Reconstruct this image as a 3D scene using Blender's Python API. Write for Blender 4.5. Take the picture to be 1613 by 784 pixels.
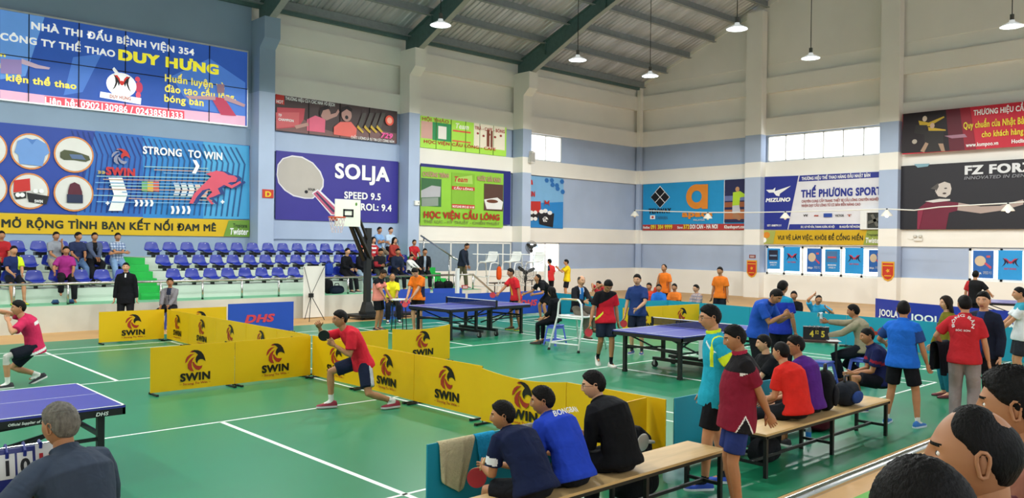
import bpy, bmesh, math, random
import numpy as np
from mathutils import Vector, Matrix, noise as mnoise
random.seed(7)
for o in list(bpy.data.objects): bpy.data.objects.remove(o)
SC = bpy.context.scene
COL = SC.collection
R = math.radians
# ------------------------------------------------------------------ camera
CAM_H = 2.3
CAM_F = 1298.24
_y, _p, _r = R(47.106), R(-0.388), R(0.675)
_fwd = Vector((math.cos(_y)*math.cos(_p), math.sin(_y)*math.cos(_p), math.sin(_p)))
_rt0 = Vector((math.sin(_y), -math.cos(_y), 0)); _up0 = _rt0.cross(_fwd)
_rt = math.cos(_r)*_rt0 + math.sin(_r)*_up0
_up = -math.sin(_r)*_rt0 + math.cos(_r)*_up0
cam = bpy.data.cameras.new('camera'); cam_ob = bpy.data.objects.new('camera', cam); COL.objects.link(cam_ob)
cam.sensor_width = 36; cam.lens = 36*CAM_F/1613; cam.clip_end = 300; cam.clip_start = 0.05
_m = Matrix((_rt, _up, -_fwd)).transposed().to_4x4(); _m.translation = (0, 0, CAM_H)
cam_ob.matrix_world = _m
SC.camera = cam_ob
# ------------------------------------------------------------------ exposure, world
SC.view_settings.view_transform = 'Standard'; SC.view_settings.look = 'None'
SC.view_settings.gamma = 1; SC.view_settings.use_curve_mapping = False
SC.view_settings.exposure = 0.0
WORLD_STRENGTH = 4.2
LAMP_W = 165.0
wd = bpy.data.worlds.new('daylight'); SC.world = wd; wd.use_nodes = True
_bg = wd.node_tree.nodes['Background']; _bg.inputs[0].default_value = (0.92, 0.96, 1.0, 1); _bg.inputs[1].default_value = WORLD_STRENGTH
SC.cycles.max_bounces = 6; SC.cycles.diffuse_bounces = 4; SC.cycles.glossy_bounces = 3
SC.cycles.transparent_max_bounces = 8; SC.cycles.caustics_reflective = False; SC.cycles.caustics_refractive = False
SC.cycles.sample_clamp_indirect = 4.0
SC.cycles.use_denoising = True
# ------------------------------------------------------------------ where a sight line of the photograph meets a plane of the hall
def _dir(px, py):
    x, y = (px-806.5)/CAM_F, (392-py)/CAM_F
    return _fwd + _rt*x + _up*y
def at_z(px, py, z=0.0):
    d = _dir(px, py); t = (z-CAM_H)/d.z; return Vector((d.x*t, d.y*t, z))
def at_y(px, py, Y):
    d = _dir(px, py); t = Y/d.y; return Vector((d.x*t, Y, CAM_H+d.z*t))
def at_x(px, py, X):
    d = _dir(px, py); t = X/d.x; return Vector((X, d.y*t, CAM_H+d.z*t))
# ------------------------------------------------------------------ materials
MATS = {}
def lin(c):
    if isinstance(c, str): c = tuple(int(c[i:i+2], 16) for i in (0, 2, 4))
    return tuple(((v/255)/12.92 if v/255 <= 0.04045 else ((v/255+0.055)/1.055)**2.4) for v in c)
def mat(name, c, rough=0.6, metal=0.0, spec=0.4, var=0.06, vscale=6.0, bump=0.0, bscale=20.0, emit=0.0, stretch=None, sheen=0.0):
    key = (name, str(c), rough, metal, var, vscale, bump, bscale, emit)
    if key in MATS: return MATS[key]
    m = bpy.data.materials.new(name); m.use_nodes = True
    nt = m.node_tree; bs = nt.nodes['Principled BSDF']
    col = lin(c)
    tc = nt.nodes.new('ShaderNodeTexCoord'); mp = nt.nodes.new('ShaderNodeMapping')
    if stretch: mp.inputs['Scale'].default_value = stretch
    nt.links.new(tc.outputs['Object'], mp.inputs['Vector'])
    if var > 0:
        nz = nt.nodes.new('ShaderNodeTexNoise'); nz.inputs['Scale'].default_value = vscale; nz.inputs['Detail'].default_value = 3
        nt.links.new(mp.outputs[0], nz.inputs['Vector'])
        rp = nt.nodes.new('ShaderNodeValToRGB')
        rp.color_ramp.elements[0].position = 0.3; rp.color_ramp.elements[1].position = 0.7
        rp.color_ramp.elements[0].color = tuple(v*(1-var) for v in col)+(1,)
        rp.color_ramp.elements[1].color = tuple(min(1, v*(1+var)) for v in col)+(1,)
        nt.links.new(nz.outputs['Fac'], rp.inputs['Fac']); nt.links.new(rp.outputs['Color'], bs.inputs['Base Color'])
        if emit > 0: nt.links.new(rp.outputs['Color'], bs.inputs['Emission Color'])
    else:
        bs.inputs['Base Color'].default_value = col+(1,)
        if emit > 0: bs.inputs['Emission Color'].default_value = col+(1,)
    if emit > 0: bs.inputs['Emission Strength'].default_value = emit
    bs.inputs['Roughness'].default_value = rough; bs.inputs['Metallic'].default_value = metal
    bs.inputs['Specular IOR Level'].default_value = spec
    if sheen: bs.inputs['Sheen Weight'].default_value = sheen
    if bump > 0:
        n2 = nt.nodes.new('ShaderNodeTexNoise'); n2.inputs['Scale'].default_value = bscale; n2.inputs['Detail'].default_value = 2; n2.inputs['Distortion'].default_value = 0.6
        nt.links.new(mp.outputs[0], n2.inputs['Vector'])
        bp = nt.nodes.new('ShaderNodeBump'); bp.inputs['Strength'].default_value = bump; bp.inputs['Distance'].default_value = 0.03
        nt.links.new(n2.outputs['Fac'], bp.inputs['Height']); nt.links.new(bp.outputs[0], bs.inputs['Normal'])
    MATS[key] = m
    return m
def cloth(c, name='cloth'): return mat(name, c, rough=0.85, spec=0.15, var=0.10, vscale=9, bump=0.55, bscale=9, sheen=0.0)
def plastic(c, name='plastic', rough=0.35): return mat(name, c, rough=rough, var=0.03)
def paint(c, name='painted_metal', rough=0.4): return mat(name, c, rough=rough, var=0.04)
def vinyl(c, name='vinyl_print', emit=0.0): return mat(name, c, rough=0.45, spec=0.3, var=0.03, vscale=2.0, emit=emit)
STEEL = mat('brushed_steel', 'c8c6c2', rough=0.22, metal=1.0, var=0.05)
BLACKM = mat('black_metal', '17191a', rough=0.45, var=0.05)
WHITEM = mat('white_metal', 'e8eae8', rough=0.4, var=0.02)
RUBBER = mat('black_rubber', '101010', rough=0.7, var=0.05)
def glass_mat():
    m = bpy.data.materials.new('window_glass'); m.use_nodes = True; nt = m.node_tree; nt.nodes.clear()
    o = nt.nodes.new('ShaderNodeOutputMaterial'); mx = nt.nodes.new('ShaderNodeMixShader'); t = nt.nodes.new('ShaderNodeBsdfTransparent'); g = nt.nodes.new('ShaderNodeBsdfGlossy')
    t.inputs[0].default_value = (0.93, 0.95, 0.95, 1); g.inputs['Roughness'].default_value = 0.05; mx.inputs[0].default_value = 0.06
    nt.links.new(t.outputs[0], mx.inputs[1]); nt.links.new(g.outputs[0], mx.inputs[2]); nt.links.new(mx.outputs[0], o.inputs[0])
    return m
GLASS = glass_mat()
def mesh_net_mat(name, c, alpha):
    m = bpy.data.materials.new(name); m.use_nodes = True; nt = m.node_tree; nt.nodes.clear()
    o = nt.nodes.new('ShaderNodeOutputMaterial'); mx = nt.nodes.new('ShaderNodeMixShader'); t = nt.nodes.new('ShaderNodeBsdfTransparent'); g = nt.nodes.new('ShaderNodeBsdfDiffuse')
    g.inputs[0].default_value = lin(c)+(1,); mx.inputs[0].default_value = alpha
    nt.links.new(t.outputs[0], mx.inputs[1]); nt.links.new(g.outputs[0], mx.inputs[2]); nt.links.new(mx.outputs[0], o.inputs[0])
    return m
TTNET = mesh_net_mat('fine_net', '1b2440', 0.55)
CLEARPET = mesh_net_mat('clear_plastic', 'c8e0ee', 0.35)
# ------------------------------------------------------------------ mesh building
class MB:
    def __init__(s): s.v = []; s.f = []; s.m = []
    def add(s, vs, fs, mi=0):
        b = len(s.v); s.v.extend(tuple(v) for v in vs); s.f.extend(tuple(i+b for i in f) for f in fs); s.m.extend([mi]*len(fs)); return s
    def box(s, c, d, mi=0, rot=None):
        x, y, z = d[0]/2, d[1]/2, d[2]/2
        vs = [Vector(p) for p in ((-x,-y,-z),(x,-y,-z),(x,y,-z),(-x,y,-z),(-x,-y,z),(x,-y,z),(x,y,z),(-x,y,z))]
        if rot is not None: vs = [rot @ v for v in vs]
        c = Vector(c)
        return s.add([v+c for v in vs], [(3,2,1,0),(4,5,6,7),(0,1,5,4),(1,2,6,5),(2,3,7,6),(3,0,4,7)], mi)
    def bx(s, x0, x1, y0, y1, z0, z1, mi=0): return s.box(((x0+x1)/2,(y0+y1)/2,(z0+z1)/2), (abs(x1-x0),abs(y1-y0),abs(z1-z0)), mi)
    def tube(s, pts, rad, n=8, mi=0, side=None, cap=0.35, closed=False):
        pts = [Vector(p) for p in pts]; N = len(pts)
        if not isinstance(rad, (list, tuple)): rad = [rad]*N
        rad = [(r, r) if not isinstance(r, (list, tuple)) else r for r in rad]
        vs = []; prev = None
        for k, p in enumerate(pts):
            if closed: t = pts[(k+1) % N]-pts[k-1]
            else: t = (pts[min(k+1, N-1)]-pts[max(k-1, 0)])
            if t.length < 1e-9: t = Vector((0,0,1))
            t.normalize()
            sd = Vector(side) if side is not None else (prev if prev is not None else (Vector((0,0,1)) if abs(t.z) < 0.9 else Vector((1,0,0))))
            sd = sd - t*sd.dot(t)
            if sd.length < 1e-6: sd = t.orthogonal()
            sd.normalize(); prev = sd; up = t.cross(sd)
            for i in range(n):
                a = 2*math.pi*i/n
                vs.append(p+sd*(rad[k][0]*math.cos(a))+up*(rad[k][1]*math.sin(a)))
        fs = []
        for k in range(N if closed else N-1):
            k2 = (k+1) % N
            for i in range(n):
                j = (i+1) % n; fs.append((k*n+i, k*n+j, k2*n+j, k2*n+i))
        if not closed:
            if cap > 0 and n > 4:
                t0 = (pts[0]-pts[1]).normalized(); t1 = (pts[-1]-pts[-2]).normalized()
                b = len(vs); vs.append(pts[0]+t0*cap*min(rad[0])); vs.append(pts[-1]+t1*cap*min(rad[-1]))
                for i in range(n):
                    j = (i+1) % n; fs.append((b, j, i)); fs.append((b+1, (N-1)*n+i, (N-1)*n+j))
            else:
                fs.append(tuple(range(n-1, -1, -1))); fs.append(tuple((N-1)*n+i for i in range(n)))
        return s.add(vs, fs, mi)
    def cyl(s, a, b, r, n=12, mi=0, r2=None): return s.tube([a, b], [r, r if r2 is None else r2], n, mi, cap=0)
    def bar(s, a, b, w, h, mi=0, up=(0,0,1)):
        a, b = Vector(a), Vector(b); t = (b-a).normalized(); u = Vector(up); sd = t.cross(u)
        if sd.length < 1e-5: sd = t.orthogonal()
        sd.normalize(); u = sd.cross(t)
        vs = [p+sd*(w/2*i)+u*(h/2*j) for p in (a, b) for i, j in ((-1,-1),(1,-1),(1,1),(-1,1))]
        return s.add(vs, [(3,2,1,0),(4,5,6,7),(0,1,5,4),(1,2,6,5),(2,3,7,6),(3,0,4,7)], mi)
    def lathe(s, prof, n=20, mi=0, c=(0,0,0)):
        c = Vector(c); vs = [c+Vector((r*math.cos(2*math.pi*i/n), r*math.sin(2*math.pi*i/n), z)) for r, z in prof for i in range(n)]
        fs = [(k*n+i, k*n+(i+1)%n, (k+1)*n+(i+1)%n, (k+1)*n+i) for k in range(len(prof)-1) for i in range(n)]
        return s.add(vs, fs, mi)
    def ball(s, c, r, n=10, mi=0, m=None):
        c = Vector(c); r = (r, r, r) if not isinstance(r, (tuple, list)) else r
        k = max(4, n//2); vs = []; fs = []
        for j in range(1, k):
            ph = math.pi*j/k
            for i in range(n):
                a = 2*math.pi*i/n; p = Vector((r[0]*math.sin(ph)*math.cos(a), r[1]*math.sin(ph)*math.sin(a), r[2]*math.cos(ph)))
                vs.append(c+(m @ p if m is not None else p))
        top, bot = Vector((0,0,r[2])), Vector((0,0,-r[2]))
        vs.append(c+(m @ top if m is not None else top)); vs.append(c+(m @ bot if m is not None else bot)); b = len(vs)-2
        for j in range(k-2):
            for i in range(n):
                q = (i+1) % n; fs.append((j*n+i, (j+1)*n+i, (j+1)*n+q, j*n+q))
        for i in range(n):
            q = (i+1) % n; fs.append((b, i, q)); fs.append((b+1, (k-2)*n+q, (k-2)*n+i))
        return s.add(vs, fs, mi)
    def prism(s, poly, d0, d1, fn, mi=0):
        """outline (u, w) extruded from depth d0 to d1; fn(u, w, d) -> point"""
        n = len(poly)
        vs = [fn(u, w, d0) for u, w in poly]+[fn(u, w, d1) for u, w in poly]
        return s.add(vs, [tuple(range(n)), tuple(range(2*n-1, n-1, -1))]+[(i, n+i, n+(i+1)%n, (i+1)%n) for i in range(n)], mi)
    def mesh(s, name, mats, smooth=False):
        me = bpy.data.meshes.new(name); me.from_pydata([tuple(v) for v in s.v], [], s.f)
        for m in (mats if isinstance(mats, (list, tuple)) else [mats]): me.materials.append(m)
        if any(s.m): me.polygons.foreach_set('material_index', s.m)
        if smooth: me.polygons.foreach_set('use_smooth', [True]*len(s.f))
        me.update(); return me
    def build(s, name, mats, parent=None, smooth=False, fix=True):
        me = s.mesh(name, mats, smooth)
        if fix:
            bm = bmesh.new(); bm.from_mesh(me); bmesh.ops.recalc_face_normals(bm, faces=bm.faces); bm.to_mesh(me); bm.free()
        return link(name, me, parent)
def link(name, data, parent=None):
    o = bpy.data.objects.new(name, data); COL.objects.link(o)
    if parent is not None: o.parent = parent
    return o
def thing(name, label, cat, loc=(0,0,0), rz=0.0, group=None):
    o = bpy.data.objects.new(name, None); COL.objects.link(o); o.empty_display_size = 0.1
    o.location = loc; o.rotation_euler = (0, 0, rz)
    return tag(o, label, cat, group)
def tag(o, label, cat, group=None):
    o['label'] = label; o['category'] = cat
    if group: o['group'] = group
    return o
def struct(o, label=None):
    o['kind'] = 'structure'
    if label: o['label'] = label
    return o
def dup(root, loc, rz, label=None, group=None):
    r = root.copy(); COL.objects.link(r); r.location = loc; r.rotation_euler = (0, 0, rz)
    if label: r['label'] = label
    if group: r['group'] = group
    for ch in list(root.children):
        c = ch.copy(); COL.objects.link(c); c.parent = r
        for g in list(ch.children):
            d = g.copy(); COL.objects.link(d); d.parent = c
    return r
def smooth_mod(o, lv=1, bev=None):
    if bev:
        b = o.modifiers.new('bevel', 'BEVEL'); b.width = bev; b.segments = 2; b.limit_method = 'ANGLE'
    if lv:
        s = o.modifiers.new('sub', 'SUBSURF'); s.levels = lv; s.render_levels = lv
    return o
# ------------------------------------------------------------------ lettering
_TX = {}; _CH = {}
def _raw(body, off):
    cu = bpy.data.curves.new('t', 'FONT'); cu.body = body; cu.size = 1.0; cu.resolution_u = 4; cu.offset = off
    ob = bpy.data.objects.new('t', cu); me = ob.to_mesh()
    v = [(q.co.x, q.co.y) for q in me.vertices]; f = [tuple(p.vertices) for p in me.polygons]
    ob.to_mesh_clear(); bpy.data.objects.remove(ob); bpy.data.curves.remove(cu)
    return v, f
def _char(c):
    """outline of one letter (one weight heavier than the plain font) and its advance"""
    if c not in _CH:
        w = lambda t: (lambda v: max(q[0] for q in v)-min(q[0] for q in v))(_raw(t, 0)[0])
        adv = w('H'+c+'H')-w('HH')
        v, f = ([], []) if c == ' ' else _raw(c, 0.0 if c == 'M' else .02)
        _CH[c] = (v, f, adv)
    return _CH[c]
def glyphs(s, bold=0.0, slant=0.0):
    k = (s, bold, slant)
    if k in _TX: return _TX[k]
    vs, fs, x = [], [], 0.0
    for c in s:
        v0, f0, adv = _char(c); d = max(0, bold-.02)*.85+(.02 if c == 'M' else 0)
        for i, (dx, dy) in enumerate(((d, d*.5), (-d, d*.5), (d, -d*.5), (-d, -d*.5)) if d > .002 else ((0, 0),)):
            n = len(vs); vs += [(x+px+dx+slant*py, py+dy, .0006*i) for px, py in v0]; fs += [tuple(j+n for j in f) for f in f0]
        x += adv+.02+bold*.6
    x0 = min(v[0] for v in vs); x1 = max(v[0] for v in vs); y0 = min(v[1] for v in vs); y1 = max(v[1] for v in vs)
    _TX[k] = (vs, fs, (x0, x1, y0, y1)); return _TX[k]
# ================================================================== THE HALL
YW, XW = 26.65, 33.6          # wall faces
YN, XB = -2.5, -6.0
BLUE = mat('blue_grey_wall_paint', 'aebdd6', rough=0.8, spec=0.2, var=0.05, vscale=0.7)
WHITE = mat('cream_white_wall_paint', 'f3efe6', rough=0.8, spec=0.2, var=0.03, vscale=0.6)
DUSK = mat('slate_blue_wall_paint', '93a6bd', rough=0.8, spec=0.2, var=0.05, vscale=0.7)
def floor_mat():
    m = mat('green_court_mat', '1d8159', rough=0.32, spec=0.5, var=0.07, vscale=0.5)
    return m
GREEN = floor_mat()
TAN = mat('tan_floor_paint', 'cfa269', rough=0.5, spec=0.3, var=0.07, vscale=0.8)
LINEW = mat('white_line_paint', 'eef2ec', rough=0.5, var=0.02)
b = MB(); b.bx(XB-.3, XW+.3, YN-.3, YW+.3, -0.2, 0.0); struct(b.build('floor', TAN))
b = MB(); b.bx(XB, 24.0, 3.85, 20.3, -0.02, 0.006); struct(b.build('floor_green_mat', GREEN))
b = MB(); b.bx(XB, 24.0, 3.28, 3.38, -0.02, 0.004); struct(b.build('floor_green_stripe', mat('thin_green_stripe', '5fae3f', var=0.05)))  # thin green strip running along the near tan floor
b = MB(); lw = 0.02; z0, z1 = 0.0, 0.008
for cx in (-3.1, 4.4, 11.9, 19.4):
    x0, x1 = cx-3.05, cx+3.05
    for x in (x0, x0+.46, x1-.46, x1): b.bx(x-lw, x+lw, 5.37, 18.77, z0, z1)
    for y in (5.37, 6.13, 10.09, 14.05, 18.01, 18.77): b.bx(x0, x1, y-lw, y+lw, z0, z1)
    for ya, yb in ((5.37, 10.09), (14.05, 18.77)): b.bx(cx-.028, cx+.028, ya, yb, z0, z1)
struct(b.build('floor_markings', LINEW))
# ---- walls are stacks of recessed panels; openings are left where the windows are
def wall_mesh(name, fn, u0, u1, bands, holes, mats, depth=0.3):
    """fn(u, z, d): d > 0 goes out of the hall. bands: (z0, z1, recess, slot)"""
    b = MB()
    for z0, z1, rc, sl in bands:
        hs = sorted([h for h in holes if h[2] < z1-.01 and h[3] > z0+.01])
        def put(ua, ub, za, zb):
            if ub-ua < 1e-4 or zb-za < 1e-4: return
            b.add([fn(u, z, d) for d in (rc, depth) for u, z in ((ua, za), (ub, za), (ub, zb), (ua, zb))],
                  [(0,1,2,3),(7,6,5,4),(0,4,5,1),(1,5,6,2),(2,6,7,3),(3,7,4,0)], sl)
        cur = u0
        for ha, hb, hz0, hz1 in hs:
            ha, hb = max(ha, u0), min(hb, u1)
            if hb <= ha: continue
            put(cur, ha, z0, z1); put(ha, hb, z0, max(z0, hz0)); put(ha, hb, min(z1, hz1), z1); cur = hb
        put(cur, u1, z0, z1)
    return struct(b.build(name, mats))
fl = lambda u, z, d: Vector((u, YW+d, z))
fr = lambda u, z, d: Vector((XW+d, u, z))
ZB = (0, 1.13, 2.36, 3.06, 5.40, 6.08, 7.30, 8.05, 9.18, 9.87, 10.45)
def bands(cols, rec):
    return [(ZB[i], ZB[i+1], rec[i], cols[i]) for i in range(10)]
rec = [0, .10, 0, .14, 0, .10, 0, .22, 0, .14]
M3 = [BLUE, WHITE, DUSK]
WIN1 = (25.55, 27.94, 6.10, 7.28); WIN2 = (25.75, 27.88, 1.02, 2.34); SHUT = (19.3, 24.6, 1.13, 2.34)
wall_mesh('wall_left', fl, XB, 12.55, bands([2, 2, 2, 0, 2, 0, 2, 2, 2, 2], [0]*10), [(XB+1, 4.6, 1.4, 2.3)], M3)
wall_mesh('wall_left_second', fl, 12.55, 18.7, bands([0, 0, 0, 0, 0, 0, 1, 1, 1, 1], rec), [], M3)
wall_mesh('wall_left_third', fl, 18.7, 24.75, bands([1, 0, 1, 0, 1, 0, 1, 1, 1, 1], rec), [], M3)
wall_mesh('wall_left_corner', fl, 24.75, XW+.3, bands([1, 0, 1, 0, 1, 0, 1, 1, 1, 1], rec), [WIN1, WIN2], M3)
WIN3 = (14.2, 19.42, 6.10, 7.25); WIN4 = (14.22, 19.42, 1.06, 2.32); WIN5 = (6.9, 11.02, 1.10, 2.32); WIN6 = (8.2, 13.4, 6.10, 7.25)
wall_mesh('wall_right', fr, YN-.3, YW+.3, bands([1, 0, 1, 0, 1, 0, 1, 1, 1, 1], rec), [WIN3, WIN4, WIN5, (0, 4, 1.1, 2.3), (0, 6, 6.1, 7.25)], M3)
RIDGE_Y, EAVE_Z, SLOPE = 12.08, 10.37, 0.392
def roof_z(y): return EAVE_Z+SLOPE*((YW-y) if y > RIDGE_Y else (y-YN))
b = MB()   # the gable above the last beam
gp = [(YN, 10.45), (YW, 10.45), (YW, roof_z(YW)+.3), (RIDGE_Y, roof_z(RIDGE_Y)+.3), (YN, roof_z(YN)+.3)]
b.prism(gp, .10, .3, lambda u, w, d: Vector((XW+d, u, w)))
b.prism([(YW, 10.1), (RIDGE_Y, 10.1+SLOPE*(YW-RIDGE_Y)), (RIDGE_Y, 11.3+SLOPE*(YW-RIDGE_Y)), (YW, 11.3)], .0, .12, lambda u, w, d: Vector((XW+d+.04, u, max(w, 10.45))))
struct(b.build('wall_right_gable', WHITE))
b = MB(); b.prism([(YN, 0), (YW, 0), (YW, roof_z(YW)+.3), (RIDGE_Y, roof_z(RIDGE_Y)+.3), (YN, roof_z(YN)+.3)], 0, .3, lambda u, w, d: Vector((XB-d, u, w)))
struct(b.build('wall_back', WHITE))
wall_mesh('wall_near', lambda u, z, d: Vector((u, YN-d, z)), XB-.3, XW+.3, bands([1, 0, 1, 0, 1, 0, 1, 1, 1, 1], [0]*10),
          [(u, u+3.6, 6.1, 7.25) for u in (-5, 1, 7, 13, 19.5, 26)]+[(u, u+3.6, 3.1, 5.3) for u in (-5, 1, 7, 13, 19.5, 26)], M3)
# ---- columns with corbelled heads
def column_left(x0, x1, slots, name):
    b = MB(); d0 = .63; d1 = .98
    for i in range(10):
        z0, z1 = ZB[i], min(ZB[i+1], 10.0)
        if z1 <= z0: continue
        if z0 < 8.8: b.bx(x0, x1, YW-d0, YW, z0, z1 if z1 < 9 else 8.75, slots[i])
    b.add([(x, y, z) for x in (x0, x1) for y, z in ((YW, 8.75), (YW-d0, 8.75), (YW-d1, 9.05), (YW-d1, 9.75), (YW, 9.75))],
          [(0,1,2,3,4), (9,8,7,6,5), (0,5,6,1), (1,6,7,2), (2,7,8,3), (3,8,9,4), (4,9,5,0)], slots[8])
    return struct(b.build(name, M3))
alt = [1, 0, 1, 0, 1, 0, 1, 1, 1, 1]
column_left(6.35, 6.9, [2]*10, 'column_first') if False else None
column_left(12.55, 13.12, [0, 0, 0, 0, 0, 0, 2, 2, 2, 2], 'column_blue')
column_left(18.69, 19.21, [0, 0, 0, 0, 0, 0, 1, 1, 1, 1], 'column_blue_and_white')
column_left(24.75, 25.27, alt, 'column_banded')
b = MB()
for i in range(10): b.bx(XW-.22, XW, YW-.22, YW, ZB[i], min(ZB[i+1], 10.3), alt[i])
struct(b.build('column_corner', M3))
for y0, y1, nm in ((19.46, 20.25, 'column_end_wall'), (13.46, 14.2, 'column_end_wall_second'), (7.2, 7.9, 'column_end_wall_third'), (1.0, 1.7, 'column_end_wall_fourth')):
    b = MB()
    for i in range(10): b.bx(XW-.42, XW, y0, y1, ZB[i], ZB[i+1], alt[i])
    b.bx(XW-.42, XW, y0, y1, 10.45, roof_z((y0+y1)/2)-.2, 1)
    struct(b.build(nm, M3))
# ---- roof: ribbed sheet, purlins, rafters
SHEET = mat('galvanised_roof_sheet', 'cfcfd4', rough=0.4, metal=0.3, var=0.22, vscale=0.9, stretch=(3, .4, .4))
def sheet(name, ya, yb):
    b = MB(); xs = []
    x = XB-.3
    while x < XW+.3:
        xs += [(x, 0), (x+.14, 0), (x+.17, .045), (x+.22, .045)]; x += .25
    vs = []; 
    for y in (ya, yb):
        z = roof_z(y)+.20
        vs += [(x, y, z-h) for x, h in xs]
    n = len(xs)
    b.add(vs, [(i, i+1, n+i+1, n+i) for i in range(n-1)])
    return struct(b.build(name, SHEET))
sheet('ceiling_roof_slope', YW+.3, RIDGE_Y); sheet('ceiling_roof_slope_near', RIDGE_Y, YN-.3)
PURL = mat('grey_purlin_paint', '8f9698', rough=0.5, var=0.08)
RAFT = mat('dark_green_steel_paint', '56706e', rough=0.5, var=0.10)
FLANGE = mat('grey_flange_paint', '9fa39b', rough=0.5, var=0.06)
n_p = 11
for side in (1, -1):
    for k in range(n_p):
        y = RIDGE_Y+side*(.5+k*(YW-RIDGE_Y-.75)/(n_p-1)); z = roof_z(y)
        b = MB(); b.bx(XB, XW, y-.03, y+.03, z-.14, z+.14); b.bx(XB, XW, y-.13, y+.03, z-.16, z-.13)
        o = b.build('purlin', PURL); struct(o)
for x in (-5.5, .6, 6.7, 12.83, 18.95, 25.0):
    b = MB()
    for ya, yb in ((YW, RIDGE_Y), (YN, RIDGE_Y)):
        s = 1 if ya > yb else -1
        pts = [(ya, roof_z(ya)-.10), (yb, roof_z(yb)-.10), (yb, roof_z(yb)-.62), (ya-s*4.5, roof_z(ya-s*4.5)-.75), (ya-s*1.2, roof_z(ya-s*1.2)-1.0), (ya-s*1.0, 9.75), (ya, 9.75)]
        b.prism(pts, -.012, .012, lambda u, w, d: Vector((x+d*1.0, u, w)), 0)
        low = [(ya-s*1.0, 9.75), (ya-s*1.2, roof_z(ya-s*1.2)-1.0), (ya-s*4.5, roof_z(ya-s*4.5)-.75), (yb, roof_z(yb)-.62)]
        for (u0, w0), (u1, w1) in zip(low, low[1:]):
            b.bar((x, u0, w0), (x, u1, w1), .24, .025, 1)
        b.bar((x, ya, roof_z(ya)-.10), (x, yb, roof_z(yb)-.10), .24, .02, 0)
        for t in (.12, .35, .6, .85):
            yy = ya+(yb-ya)*t; b.bx(x-.1, x+.1, yy-.006, yy+.006, roof_z(yy)-.68, roof_z(yy)-.10, 0)
    struct(b.build('rafter', [RAFT, FLANGE]))
b = MB(); b.bx(XB, XW, YW-.16, YW-.04, 10.2, 10.42); struct(b.build('beam_eave', RAFT))
# ---- windows
def frame_window(name, axis, hole, ups, trans=(), fw=.05, panes=True):
    u0, u1, z0, z1 = hole; b = MB()
    P = (lambda u, z, d: Vector((u, YW+d+.09, z))) if axis == 'l' else (lambda u, z, d: Vector((XW+d+.09, u, z)))
    def bar(ua, ub, za, zb): b.add([P(u, z, d) for d in (.02, .10) for u, z in ((ua, za), (ub, za), (ub, zb), (ua, zb))], [(0,1,2,3),(7,6,5,4),(0,4,5,1),(1,5,6,2),(2,6,7,3),(3,7,4,0)])
    bar(u0, u1, z0, z0+fw); bar(u0, u1, z1-fw, z1)
    for u in [u0+fw/2]+list(ups)+[u1-fw/2]: bar(u-fw/2, u+fw/2, z0, z1)
    for z in trans: bar(u0, u1, z-fw/2, z+fw/2)
    o = struct(b.build(name, mat('white_window_frame', 'e9e9e4', rough=0.4, var=.02)))
    g = MB()
    g.add([P(u, z, .06) for u, z in ((u0, z0), (u1, z0), (u1, z1), (u0, z1))], [(0, 1, 2, 3)])
    g.build('pane', GLASS, o)
    return o
frame_window('window_1', 'l', WIN1, (26.9,))
frame_window('window_2', 'l', WIN2, (26.95,))
dy = (WIN3[1]-WIN3[0])/6
frame_window('window_3', 'r', WIN3, [WIN3[0]+dy*k for k in (1, 2, 3, 4, 5)])
dy = (WIN4[1]-WIN4[0])/6
frame_window('window_4', 'r', WIN4, [WIN4[0]+dy*k for k in range(1, 6)], fw=.09)
frame_window('window_5', 'r', WIN5, [WIN5[1]-.23-.87*k for k in (1, 2, 3, 4)], fw=.09)
# grey shutters across the third bay, under the ring beam
b = MB()
b.bx(19.25, 24.7, YW+.0, YW+.05, 1.13, 2.34, 0)
for u in (19.9, 21.3, 22.75, 24.2, 24.66): b.bx(u-.03, u+.03, YW-.03, YW+.03, 1.13, 2.34, 1)
b.bx(19.25, 24.7, YW-.03, YW+.02, 2.27, 2.34, 1)
struct(b.build('window_6', [mat('blue_grey_blind', '7d8fa0', var=.05), mat('white_window_frame', 'e9e9e4', rough=0.4, var=.02)]))
# a pale block of flats outside the low window
b = MB()
b.bx(44, 62, 46, 58, 0, 7.6, 0)
for k in range(5):
    for i in range(9):
        x = 45+i*1.9; z = .6+k*1.4; b.bx(x, x+.9, 45.9, 46.02, z, z+.8, 1)
tag(b.build('apartment_building', [mat('pale_plaster', 'f2f0ee', var=.03), mat('dull_window_panes', '9aa7b0', var=.05)]), 'pale block of flats with rows of windows seen through the low window', 'building')
# ---- the stand along the left wall
CONC = mat('pale_concrete', 'c9c8bd', rough=0.75, spec=0.25, var=0.08, vscale=1.5)
TIER = mat('pale_green_tier_paint', 'cdd9cc', rough=0.7, spec=0.25, var=0.06, vscale=1.2)
PLATG = mat('pale_green_platform_paint', '7fc59c', rough=0.6, var=0.06)
BRIGHT = mat('bright_green_stair_paint', '22b24a', rough=0.6, var=0.06)
PZ = .65; YP = 22.25; XS1 = 19.2
TIERS = [(23.2, 1.02), (24.1, 1.39), (25.0, 1.76)]
b = MB(); b.bx(XB, XS1, YP, YP+.2, 0, PZ, 0); b.bx(XB, XS1, YP+.2, YW-.0, 0, PZ, 1); b.bx(XB, XS1, YP, 23.2, PZ-.0, PZ+.012, 1)
struct(b.build('stand_platform', [CONC, PLATG]))
b = MB()
for xa, xb in ((XB, 7.78), (8.42, 17.75)):
    for k, (y, z) in enumerate(TIERS):
        b.bx(xa, xb, y, TIERS[k+1][0] if k < 2 else YW, PZ, z)
struct(b.build('stand_tiers', TIER))
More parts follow.
